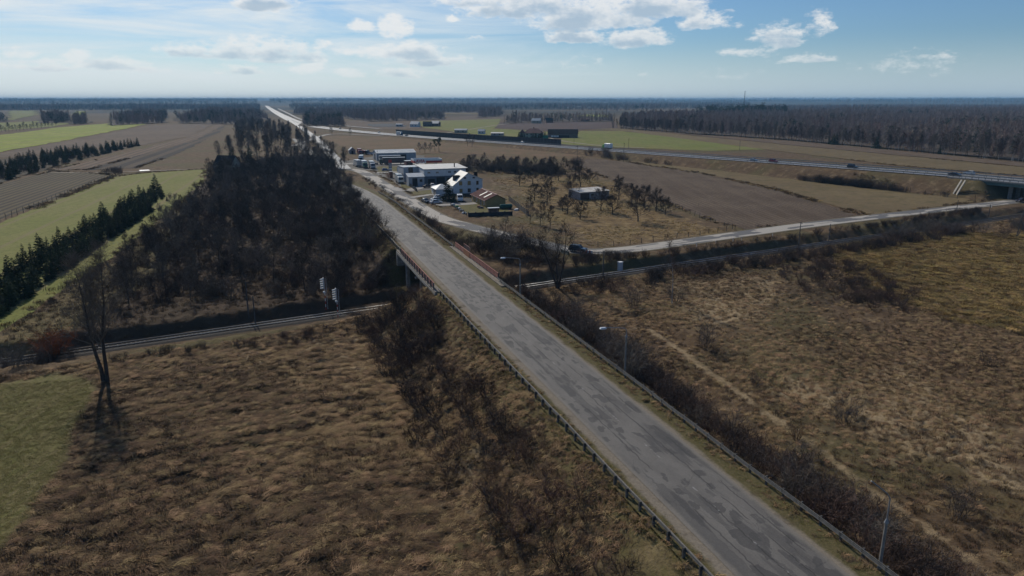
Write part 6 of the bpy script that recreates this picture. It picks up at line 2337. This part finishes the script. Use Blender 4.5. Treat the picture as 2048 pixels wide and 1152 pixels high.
# price sign
p = at(781, 346)
tm = thing('price_sign', 'tall price sign with a red top panel in front of the fuel station', 'sign', tuple(p), ROAD_RZ)
part('slab', MB().box((0, 0, 3.3), (1.6, .35, 6.6)), mat('sign_grey', (.16, .18, .2), .5), tm)
part('top_panel', MB().box((0, -.19, 6.0), (1.62, .06, 1.5)), M_red, tm)
part('price_panel', MB().box((0, -.19, 2.2), (1.5, .06, .9)), M_wht, tm)
for i in range(3):
    part('price_row', MB().box((0, -.19, 3.4 + i * .6), (1.2, .05, .25)), mat('price_white', (.5, .5, .5), .5), tm)
for i, x_ in enumerate((794.5, 797.5, 800, 802.5)):
    p = at(x_, 346 - i * .4)
    fl = thing('feather_flag', ('first', 'second', 'third', 'fourth')[i] + ' white feather flag from the price sign towards the hall', 'flag', tuple(p), ROAD_RZ + .3, 'white feather flags')
    part('mast', MB().tube((0, 0, 0), (0, 0, 3.2), .03, .02, 6), M_steel_dark, fl)
    cl = [(0, .5), (.55, .6), (.75, 1.6), (.7, 2.5), (.35, 3.1), (0, 3.3)]
    part('cloth', MB().extr(cl, -.012, .012), M_wht, fl)
# small white-topped column near the bush
p = at(783, 356)
cbn = thing('switch_box', 'brown switch box with a white cap among the rusty bush', 'cabinet', tuple(p), ROAD_RZ)
part('body', MB().cbox((0, 0, 1.5), (1.3, 1.0, 3.0), .05), M_brick, cbn)
part('cap', MB().cbox((0, 0, 3.1), (1.7, 1.4, .25), .05), M_wht, cbn)
# ------------------------------------------------------------------ orchard shed
a, b2 = at(1160, 400), at(1218, 395.5)
sh = shell('orchard_shed', 'grey block shed with a pale sloping roof among the orchard trees', 'shed', a, (b2 - a).length, 8.0, 2.7, 3.2, mat('stained_roof', (.62, .58, .50), .45, (.40, .33, .24), .45), M_block, math.atan2(b2.y - a.y, b2.x - a.x), over=.3)
window(sh, 5.6, 1.6, 1.3, .6)
part('dark_panel', MB().box((2.2, -.02, 1.2), (4.0, .05, 2.3)), mat('brown_boards', (.08, .06, .05), .9), sh)
# ------------------------------------------------------------------ yard fences and clutter
def panel_fence(p0, p1, h, label, m, gap=2.2, pm=None):
    a, b = at(*p0), at(*p1)
    L = (b - a).length
    n = max(2, int(L / gap))
    f = thing('yard_fence', label, 'fence', tuple(a), math.atan2(b.y - a.y, b.x - a.x))
    pn = MB().box((0, 0, h / 2), (L / n - .2, .08, h)).mesh('panel', m)
    pt = MB().box((0, 0, h / 2 + .12), (.28, .28, h + .3)).mesh('post', pm or m)
    for i in range(n + 1):
        if i < n:
            obj('panel', pn, f, ((i + .5) * L / n, 0, 0))
        obj('post', pt, f, (i * L / n, 0, 0))


M_fdark = mat('dark_fence', (.035, .042, .05), .8, (.025, .03, .036), 2)
panel_fence((937, 434), (1024, 431), 1.35, 'dark panel fence with posts along the front of the shed yard', M_fdark)
panel_fence((1018, 402), (1056, 432), 1.6, 'dark mesh-like fence running back beside the ochre shed', mat('fence_grey', (.07, .065, .06), .85), 2.6)
panel_fence((902, 411), (933, 431), .55, 'low dark fence on the left side of the shed yard', M_fdark, 2.4)
panel_fence((819, 372), (834, 384), 1.1, 'dark fence with posts beside the workshop entrance', M_fdark, 1.8)
tk = thing('green_tank', 'green horizontal tank on legs beside the ochre shed', 'tank', tuple(at(1012, 418)), ROAD_RZ)
tb = MB().tube((-2, 0, 1.0), (2, 0, 1.0), .75, .75, 14).tube((-2.25, 0, 1.0), (-2, 0, 1.0), .45, .75, 14).tube((2, 0, 1.0), (2.25, 0, 1.0), .75, .45, 14)
part('vessel', tb, mat('tank_green', (.012, .085, .06), .5), tk)
for x_ in (-1.3, 1.3):
    part('leg', MB().box((x_, 0, .2), (.2, 1.1, .5)), M_steel_dark, tk)
bn = thing('covered_bench', 'white-topped brown stand inside the dark yard fence', 'stand', tuple(at(987, 426)), ROAD_RZ)
part('top', MB().box((0, 0, 1.75), (4.0, 1.4, .14)), M_wht, bn)
part('back', MB().box((0, .5, .9), (3.2, .1, 1.6)), M_brick, bn)
for x_ in (-1.7, 1.7):
    part('leg', MB().box((x_, 0, .85), (.12, .9, 1.7)), M_brick, bn)
rg = random.Random(4)
for i, (px, py, lb, m_) in enumerate(((906, 411, 'pale sack at the top of the low yard fence', M_wht), (913, 415, 'green crate lying by the low yard fence', mat('crate_green', (.05, .2, .08), .7)), (918, 419, 'white crate by the middle of the low yard fence', M_wht),
                                     (923, 423, 'grey block pile end by the low yard fence', M_block), (928, 428, 'white stone heap at the lower end of the low yard fence', M_wht), (958, 415, 'pink bundle beside the ochre shed wall', M_pink), (963, 417, 'dark bundle at the corner of the ochre shed', M_steel_dark), (1034, 421, 'white sack behind the green tank', M_wht))):
    o = thing('yard_bundle', lb, 'bundle', tuple(at(px, py)), rg.uniform(0, 3), 'clutter in the shed yard')
    part('body', MB().cbox((0, 0, .35), (1.3, .8, .7), .15).cbox((.5, .3, .25), (.8, .7, .5), .12), m_, o)
# ------------------------------------------------------------------ farm beyond the expressway
fh = shell('farmhouse', 'pale farmhouse with brown-red hipped roofs behind conifers beyond the expressway', 'house', at(1048, 277.5), 18.5, 12, 5.6, 5.6, M_rooft, mat('pale_green_render', (.34, .36, .27), .9, (.29, .31, .23), .5), -.1, gable=('x', 6, 9.4, 5), over=.6)
for x_ in (3, 7, 11.5, 15.5):
    window(fh, x_, 4.1, 1.3, 1.4)
    window(fh, x_, 1.5, 1.3, 1.4)
part('chimney', MB().box((9, 7, 10.0), (.8, .8, 1.6)), M_brick, fh)
w2 = part('wing', MB().box((-2.0, 5, 2.8), (5, 8, 5.6)), MATS['pale_green_render'], fh)
q = [(-5, .5, 5.5), (1.0, .5, 5.5), (1.0, 9.5, 5.5), (-5, 9.5, 5.5), (-2, 4, 8.8), (-2, 6, 8.8)]
part('roof', MB().add(q, [(0, 1, 4), (1, 2, 5, 4), (2, 3, 5), (3, 0, 4, 5), (0, 3, 2, 1)]), M_rooft, w2)
bn_ = shell('black_barn', 'long barn with a black roof beside the pale farmhouse', 'barn', at(1096, 276), 29.5, 12, 4.4, 4.4, M_roofk, mat('barn_stone', (.16, .135, .11), .9, (.12, .10, .085), .6), -.06, gable=('x', 6, 8.2), over=.4)
gate(bn_, 15, 12, 2.6, -.0)
for i in range(3):
    part('white_sheet', MB().box((4.2 + i * 2.6, -.08, 1.8), (2.3, .08, 1.5)), M_wht, bn_)
rg = random.Random(3)
for i, px in enumerate((1038, 1043, 1049, 1055, 1061, 1066, 1071, 1077, 1083, 1090, 1094)):
    tree('spruce%d' % (i % 4), tuple(at(px, 277 + rg.uniform(0, 1.4))), rg.uniform(.75, 1.25), 'dark conifer in the row in front of the pale farmhouse', 'conifer', 'conifers in front of the farmhouse', 'garden_conifer')


def far_house(px, py, w, d, h, az, roof, wall, label, rz=0.0, name='far_house', cat='house'):
    f = shell(name, label, cat, at(px, py), w, d, h, h, roof, wall, rz, gable=('x', d / 2, az), over=.4)
    for x_ in (w * .3, w * .7):
        window(f, x_, h * .55, 1.3, 1.3)
    return f


far_house(1063, 247, 14, 9, 4.5, 8, M_roofs, mat('cream_wall', (.36, .33, .25), .9), 'cream house with a pale roof among the far trees', -.3)
far_house(1092, 246, 12, 9, 4, 8, M_roofk, M_brick, 'dark-roofed house right of the cream house among the far trees', .2)
far_house(1161, 243, 16, 7, 3.5, 5, M_rooft, M_brick, 'low red-roofed shed at the right end of the far farm', 0, 'far_shed', 'shed')
far_house(909, 266, 14, 7, 3.2, 4.6, M_roofs, mat('cream_wall', (.36, .33, .25), .9), 'low pale shed behind the noise barrier', -.1, 'far_shed', 'shed')
far_house(956, 268.5, 7, 6, 3.5, 5.5, M_roofs, M_wallw, 'small white house behind the noise barrier', -.2)
far_house(982, 271.5, 13, 7, 2.6, 3.4, M_roofp, M_block, 'low shed with a white roof behind the noise barrier', -.1, 'far_shed', 'shed')
far_house(820, 254, 12, 9, 4, 7.5, M_roofs, M_wallw, 'pale gabled house left of the dark barn behind the noise barrier', -.3)
far_house(846, 253.5, 12, 9, 4.4, 7, M_roofk, M_steel_dark, 'dark barn between two houses behind the noise barrier', 0, 'far_barn', 'barn')
far_house(861, 253, 12, 9, 4.4, 7.5, M_roofs, M_brick, 'brown gabled house right of the dark barn', -.3)
far_house(792, 253.5, 9, 5, 3.2, 4, M_roofs, M_wallg, 'small grey container-like shed on the dark plot', 0, 'far_shed', 'shed')
far_house(1150, 217, 30, 12, 6, 9, M_roofp, M_wallw, 'bright white hall far off below the horizon', 0, 'far_hall', 'hall')
far_house(1176, 217.5, 14, 10, 6, 9, M_roofp, M_wallw, 'bright white house far off, right of the white hall', 0)
far_house(1130, 217.8, 14, 10, 5, 8, M_roofp, M_wallw, 'small bright house far off, left of the white hall', 0)
far_house(49, 220.5, 13, 10, 7, 11, M_roofp, M_wallw, 'lone bright house far away at the left', 0)
far_house(429, 344, 10, 9, 4, 8.2, M_roofk, mat('cream_wall', (.36, .33, .25), .9), 'dark-roofed house half hidden in the wood', -.2, 'hidden_house')
for i, q in enumerate(points_in(pix_poly([(752, 250.5), (800, 249.5), (812, 252.5), (800, 256), (752, 255)]), 1, 2)):
    pass
field('dark_plot', [(735, 248.5), (800, 247.5), (815, 252.5), (805, 254.5), (745, 253.8)], mat('dark_plot_soil', (.022, .024, .028), .95, (.03, .03, .03), .05), .4)
ps = field('plastic_sheet', [(278, 341.2), (298, 340.4), (300, 342.0), (280, 343.2)], mat('plastic_film', (.6, .6, .58), .4), .3)
del ps['kind']
tag(ps, 'white plastic sheet lying at the head of the green field', 'sheet')
# ------------------------------------------------------------------ masts
def lattice(px, py, top, base_w, label, name='lattice_mast', arms=False):
    p = at(px, py)
    h = 5.0
    while proj(p.x, p.y, h)[1] > top and h < 90:
        h += .3
    root = thing(name, label, 'mast', (p.x, p.y, 0), .3)
    n = max(4, int(h / (base_w * 1.4)))
    c = [(-1, -1), (1, -1), (1, 1), (-1, 1)]
    r = max(.06, base_w * .03)
    W_ = lambda f: base_w / 2 * (1 - .8 * f)
    for sx, sy in c:
        part('leg', MB().tube((sx * W_(0), sy * W_(0), -.3), (sx * W_(1), sy * W_(1), h), r, r, 4), M_steel_dark, root)
    br = MB()
    for i in range(n):
        f0, f1 = i / n, (i + 1) / n
        for k in range(4):
            a, b = c[k], c[(k + 1) % 4]
            br.tube((a[0] * W_(f0), a[1] * W_(f0), h * f0), (b[0] * W_(f1), b[1] * W_(f1), h * f1), r * .6, r * .6, 3, False)
            br.tube((b[0] * W_(f0), b[1] * W_(f0), h * f0), (a[0] * W_(f1), a[1] * W_(f1), h * f1), r * .6, r * .6, 3, False)
    part('bracing', br, M_steel_dark, root)
    if arms:
        for z_ in (.75, .88):
            part('cross_arm', MB().box((0, 0, h * z_), (base_w * 2.2, .2, .2)), M_steel_dark, root)
    return root


lattice(1487, 222, 182, 5.0, 'tall lattice mast rising above the forest on the horizon')
lattice(2052, 476, 330, 3.2, 'power pylon foot at the right edge of the photo', 'power_pylon', True)
# ------------------------------------------------------------------ vehicles
M_tyre = mat('tyre', (.012, .012, .013), .9)
M_rim = mat('rim', (.35, .35, .36), .35, metal=.6)
M_lamp = mat('head_lamp', (.7, .7, .68), .15)
M_tail = mat('tail_lamp', (.3, .015, .012), .3)
M_cglass = mat('car_glass', (.015, .018, .022), .06, spec=.8)


def paint(c):
    k = 'paint_%d_%d_%d' % tuple(int(v * 999) for v in c)
    return mat(k, c, .28, spec=.6)


def wheel_me(r, w):
    return MB().tube((0, -w / 2, r), (0, w / 2, r), r, r, 14).mesh('wheel', M_tyre), MB().tube((0, -w / 2 - .01, r), (0, w / 2 + .01, r), r * .6, r * .6, 10).mesh('rim', M_rim)


WH = {'car': wheel_me(.32, .22), 'suv': wheel_me(.40, .26), 'lorry': wheel_me(.5, .32)}


def wheels(root, xs_, yy, kind):
    for x_ in xs_:
        for y_ in (-yy, yy):
            w_ = obj('wheel', WH[kind][0], root, (x_, y_, 0))
            obj('rim', WH[kind][1], w_)


def slab_body(prof, hw, ch=.10):
    """side profile lofted across the width with rounded shoulders"""
    mb = MB()
    n = len(prof)
    cx = sum(p[0] for p in prof) / n
    cz = sum(p[1] for p in prof) / n
    rings = []
    for y_, k in ((-hw, .93), (-hw + ch, 1.0), (hw - ch, 1.0), (hw, .93)):
        rings.append([(cx + (x - cx) * (k if k == 1 else .985), y_, cz + (z - cz) * k) for x, z in prof])
    vs = [p for r in rings for p in r]
    fs = []
    for i in range(3):
        for j in range(n):
            fs.append((i * n + j, i * n + (j + 1) % n, (i + 1) * n + (j + 1) % n, (i + 1) * n + j))
    fs += [tuple(range(n - 1, -1, -1)), tuple(range(3 * n, 4 * n))]
    return mb.add(vs, fs)


def car(label, pos, head, color, style='sedan', group=None, name='car', cat='car'):
    """head: heading angle; origin on the ground"""
    root = thing(name, label, cat, tuple(pos), head, group)
    col = paint(color)
    if style == 'sedan':
        body = [(-2.25, .32), (-2.3, .62), (-2.22, .90), (-1.7, .98), (.85, .95), (1.75, .82), (2.2, .68), (2.28, .45), (2.2, .28)]
        gl = ((-1.72, 1.12, .80), (-1.1, .22, .58), .95, 1.40)
        ws, hw = (-1.35, 1.38), .88
        k = 'car'
    elif style == 'hatch':
        body = [(-1.95, .32), (-2.0, .66), (-1.95, 1.0), (-1.5, 1.02), (.8, .97), (1.6, .85), (1.98, .7), (2.05, .45), (1.98, .28)]
        gl = ((-1.85, 1.1, .80), (-1.45, .25, .60), .98, 1.46)
        ws, hw = (-1.2, 1.25), .86
        k = 'car'
    else:
        body = [(-2.2, .45), (-2.28, .8), (-2.22, 1.12), (-1.9, 1.16), (.8, 1.13), (2.0, 1.08), (2.25, .95), (2.3, .6), (2.2, .42)]
        gl = ((-2.1, 1.0, .84), (-1.9, .45, .68), 1.13, 1.74)
        ws, hw = (-1.4, 1.4), .93
        k = 'suv'
    part('body', slab_body(body, hw), col, root)
    (x0, x1, y0), (x2, x3, y2), z0, z1 = gl
    v = [(x0, -y0, z0), (x1, -y0, z0), (x1, y0, z0), (x0, y0, z0), (x2, -y2, z1), (x3, -y2, z1), (x3, y2, z1), (x2, y2, z1)]
    part('window', MB().add(v, [(0, 3, 2, 1), (4, 5, 6, 7), (0, 1, 5, 4), (1, 2, 6, 5), (2, 3, 7, 6), (3, 0, 4, 7)]), M_cglass, root)
    rf = MB().box(((x2 + x3) / 2, 0, z1 + .03), (x3 - x2 + .16, 2 * y2 + .1, .07), top=(x3 - x2 - .05, 2 * y2 - .12))
    for xx, yy in ((-1, -1), (-1, 1), (1, -1), (1, 1)):
        a = (x0 if xx < 0 else x1, yy * y0, z0)
        b = (x2 if xx < 0 else x3, yy * y2, z1)
        rf.tube(a, b, .045, .045, 4)
    part('roof', rf, col, root)
    wheels(root, ws, hw - .1, k)
    zl = .68 if style != 'suv' else .88
    for y_ in (-hw * .68, hw * .68):
        part('headlight', MB().box((body[6][0] - .02, y_, zl), (.14, .34, .15)), M_lamp, root)
        part('taillight', MB().box((body[1][0] + .03, y_, zl + .15), (.1, .3, .18)), M_tail, root)
    if style == 'suv':
        rk = MB()
        for y_ in (-.6, .6):
            rk.box((-.7, y_, z1 + .13), (2.0, .05, .05))
        for x_ in (-1.4, -.7, 0):
            rk.box((x_, 0, z1 + .15), (.05, 1.3, .04))
        part('roof_rack', rk, M_steel_dark, root)
    return root


def van(label, pos, head, color, group=None):
    root = thing('van', label, 'van', tuple(pos), head, group)
    body = [(-2.6, .4), (-2.65, 2.25), (-2.5, 2.4), (1.2, 2.4), (1.75, 1.5), (2.45, 1.2), (2.55, .45)]
    part('body', slab_body(body, .98), paint(color), root)
    part('windscreen', MB().add([(1.25, -.85, 2.3), (1.25, .85, 2.3), (1.76, .88, 1.53), (1.76, -.88, 1.53), (1.3, -.85, 2.33), (1.3, .85, 2.33), (1.82, .88, 1.56), (1.82, -.88, 1.56)], [(0, 1, 2, 3), (4, 7, 6, 5), (0, 4, 5, 1), (1, 5, 6, 2), (2, 6, 7, 3), (3, 7, 4, 0)]), M_cglass, root)
    wheels(root, (-1.6, 1.6), .85, 'car')
    for y_ in (-.7, .7):
        part('headlight', MB().box((2.5, y_, .85), (.1, .3, .2)), M_lamp, root)
    return root


def lorry(label, pos, head, cab, box, L=8.0, group=None, name='lorry', boxh=2.9, no_box=False, tipper=False):
    root = thing(name, label, 'lorry', tuple(pos), head, group)
    part('chassis', MB().box((-L / 2 + 1.0, 0, .85), (L + 1.6, 1.0, .3)), M_steel_dark, root)
    cb = part('cab', slab_body([(1.1, .55), (1.1, 3.05), (1.5, 3.2), (2.7, 2.95), (3.05, 1.6), (3.05, .55)], 1.22, .12), paint(cab), root)
    part('windscreen', MB().add([(2.76, -1.02, 2.8), (2.76, 1.02, 2.8), (3.06, 1.08, 1.75), (3.06, -1.08, 1.75), (2.83, -1.02, 2.8), (2.83, 1.02, 2.8), (3.12, 1.08, 1.75), (3.12, -1.08, 1.75)], [(0, 1, 2, 3), (4, 7, 6, 5), (0, 4, 5, 1), (1, 5, 6, 2), (2, 6, 7, 3), (3, 7, 4, 0)]), M_cglass, cb)
    part('bumper', MB().box((3.05, 0, .6), (.2, 2.3, .4)), M_steel_dark, root)
    for y_ in (-.9, .9):
        part('headlight', MB().box((3.1, y_, .95), (.1, .35, .2)), M_lamp, root)
    if not no_box:
        bx_ = part('cargo_box', MB().cbox((-L / 2 + .7, 0, 1.0 + boxh / 2), (L, 2.5, boxh), .06), paint(box), root)
        rb = MB()
        for i in range(int(L)):
            for y_ in (-1.27, 1.27):
                rb.box((-L + 1.2 + i, y_, 1.0 + boxh / 2), (.06, .04, boxh - .1))
        part('rib', rb, paint(tuple(v * .8 for v in box)), bx_)
    wheels(root, (2.1, -L + 2.2, -L + 3.5), 1.05, 'lorry')
    return root


def trailer(label, pos, head, col, L=13.0, group=None):
    root = thing('trailer', label, 'trailer', tuple(pos), head, group)
    part('cargo_box', MB().cbox((0, 0, 2.55), (L, 2.5, 2.75), .06), paint(col), root)
    part('roof', MB().box((0, 0, 3.97), (L + .05, 2.56, .08)), M_roofs, root)
    part('chassis', MB().box((0, 0, 1.0), (L, 1.0, .25)), M_steel_dark, root)
    part('landing_leg', MB().box((L / 2 - 2.5, 0, .5), (.2, 1.6, 1.0)), M_steel_dark, root)
    wheels(root, (-L / 2 + 1.5, -L / 2 + 2.8, -L / 2 + 4.1), 1.05, 'lorry')
    return root


H_AWAY = math.atan2(RD.y, RD.x)
H_CAM = H_AWAY + math.pi
H_R = H_AWAY - math.pi / 2
d_ = at(1178, 505, .1) - at(1135, 500, .1)
car('dark blue off-road car with a roof rack at the bend of the side road', at(1156, 504, .1), math.atan2(d_.y, d_.x), (.018, .035, .05), 'suv', name='off_road_car')
car('black car parked with its nose to the side road', at(851, 404.5, .08), H_CAM + .25, (.02, .022, .025), 'sedan', 'cars parked before the garage', 'parked_car')
car('silver car parked nearest in the row of pale cars', at(872, 407, .08), H_R + .05, (.42, .45, .48), 'sedan', 'cars parked before the garage', 'parked_car')
car('white car in the middle of the row of pale cars', at(873, 402, .08), H_R + .08, (.62, .64, .64), 'sedan', 'cars parked before the garage', 'parked_car')
car('white car at the back of the row of pale cars', at(878, 397.5, .08), H_R, (.62, .64, .64), 'hatch', 'cars parked before the garage', 'parked_car')
van('white van parked in front of the white house', at(920, 402, .08), H_CAM - .2, (.62, .63, .64))
lorry('white lorry parked beside the tall hall, facing the camera', at(800, 366, .08), H_CAM, (.55, .58, .56), (.5, .52, .5), 6.0)
car('dark car in front of the workshop doors', at(856, 375, .08), H_R, (.03, .03, .035), 'sedan', None, 'parked_car')
car('white car in front of the workshop doors, right of a dark one', at(866, 374, .08), H_CAM, (.6, .6, .6), 'hatch', None, 'parked_car')
car('blue car on the lawn edge before the price sign', at(771, 342, .08), H_R, (.03, .09, .25), 'hatch', None, 'parked_car')
lorry('white box lorry seen from behind, leftmost of the parked row', at(713, 332.5, .08), H_AWAY + .1, (.4, .4, .4), (.50, .49, .46), 7.5, 'lorries in the lorry park')
lorry('green-cabbed lorry with a white box in the middle of the parked row', at(730, 336, .08), H_CAM, (.02, .12, .05), (.58, .58, .55), 7.5, 'lorries in the lorry park')
lorry('silver lorry with a pale box, rightmost of the parked row', at(745, 337, .08), H_CAM, (.45, .46, .47), (.5, .49, .45), 7.5, 'lorries in the lorry park')
lorry('blue-nosed white lorry behind the parked row', at(722, 324, .08), H_CAM - .2, (.1, .16, .25), (.55, .55, .53), 7.5, 'lorries in the lorry park')
lorry('red lorry at the back of the lorry park', at(720, 309, .08), H_CAM, (.22, .03, .035), (.25, .04, .04), 6.5, 'lorries in the lorry park')
lorry('red and dark tipper lorry beside the warehouse gable', at(732, 309, .08), H_CAM + .4, (.03, .03, .03), (.36, .05, .025), 5.0, 'lorries in the lorry park', boxh=1.8)
car('white car with a dark windscreen beside the warehouse gable', at(740, 309.5, .08), H_R + 2.6, (.6, .6, .6), 'suv', None, 'parked_car')
trailer('dark curtain-sided trailer parked in front of the warehouse', at(788, 328.5, .08), H_R, (.045, .048, .052), 13.0, 'trailers before the warehouse')
trailer('grey trailer parked between the dark trailer and the warehouse', at(780, 324.5, .08), H_R, (.17, .175, .18), 13.0, 'trailers before the warehouse')
lorry('dark green tractor unit left of the trailers', at(755, 329, .08), H_R, (.015, .05, .04), (.1, .1, .1), 4.0, 'lorries in the lorry park', no_box=True)


def on_exp(px, py, near=True):
    z = 3.0
    for _ in range(8):
        p = at(px, py, z)
        j = int(np.argmin((EXP[:, 0] - p.x) ** 2 + (EXP[:, 1] - p.y) ** 2))
        z = EXP[j, 2] + .04
    d = EXP[max(j - 1, 0)] - EXP[min(j + 1, len(EXP) - 1)]           # towards the right of the photograph
    h = math.atan2(d[1], d[0])
    off = (5.6 if near else -5.6) * SIDE
    a = along(EXP, off)[j]
    return Vector((a[0], a[1], z)), (h if near else h + math.pi)


G_E = 'vehicles on the expressway'
for px, py, near, col, st_, lb in ((1518, 321, True, (.30, .36, .40), 'hatch', 'pale blue car on the expressway, ahead of a red off-road car'), (1568, 325, True, (.25, .03, .035), 'suv', 'dark red off-road car on the expressway'),
                                   (1687, 334, True, (.30, .045, .02), 'hatch', 'orange-red car on the expressway above the embankment shrubs'), (1733, 338, True, (.02, .022, .026), 'suv', 'black off-road car on the expressway'),
                                   (1950, 355, True, (.018, .02, .026), 'sedan', 'dark car on the expressway just before its bridge'), (1989, 351, False, (.6, .62, .62), 'hatch', 'white car on the far carriageway at the expressway bridge'),
                                   (1058, 286, False, (.62, .62, .6), 'hatch', 'white car on the expressway near the end of the noise barrier'), (773, 265, False, (.62, .62, .6), 'hatch', 'bright car at the left end of the noise barrier'),
                                   (843, 271, True, (.03, .03, .035), 'suv', 'dark car on the expressway before the noise barrier'), (668, 258, False, (.03, .03, .035), 'suv', 'dark car far along the expressway curve')):
    p, h = on_exp(px, py, near)
    car(lb, p, h, col, st_, G_E)
p, h = on_exp(1221, 299, False)
lorry('white box lorry with a green cab on the far carriageway', p, h, (.2, .5, .12), (.66, .67, .68), 6.0, G_E)
p, h = on_exp(814, 270.5, True)
lorry('white lorry on the expressway before the noise barrier', p, h, (.06, .1, .16), (.62, .62, .6), 9.0, G_E)
p = at(2042, 404, .1)
d_ = at(2000, 406, .1) - at(2044, 403, .1)
car('dark car coming out from under the expressway bridge', p, math.atan2(d_.y, d_.x), (.03, .02, .025), 'hatch', None, 'car')
# ------------------------------------------------------------------ air
HAZE_DENSITY = 9.5e-5
mh = bpy.data.materials.new('haze_air')
mh.use_nodes = True
T = NT(mh.node_tree)
T.n.clear()
ho = T.new('ShaderNodeOutputMaterial')
hv = T.new('ShaderNodeVolumePrincipled')
hv.inputs['Color'].default_value = (.34, .64, .95, 1)
hv.inputs['Density'].default_value = HAZE_DENSITY
hv.inputs['Anisotropy'].default_value = .0
T.l.new(hv.outputs[0], ho.inputs['Volume'])
hb = MB()
hb.box((0, 5000, 37), (38000, 38000, 80))
ho_ = struct('haze', hb.mesh('haze', mh), 'stuff')
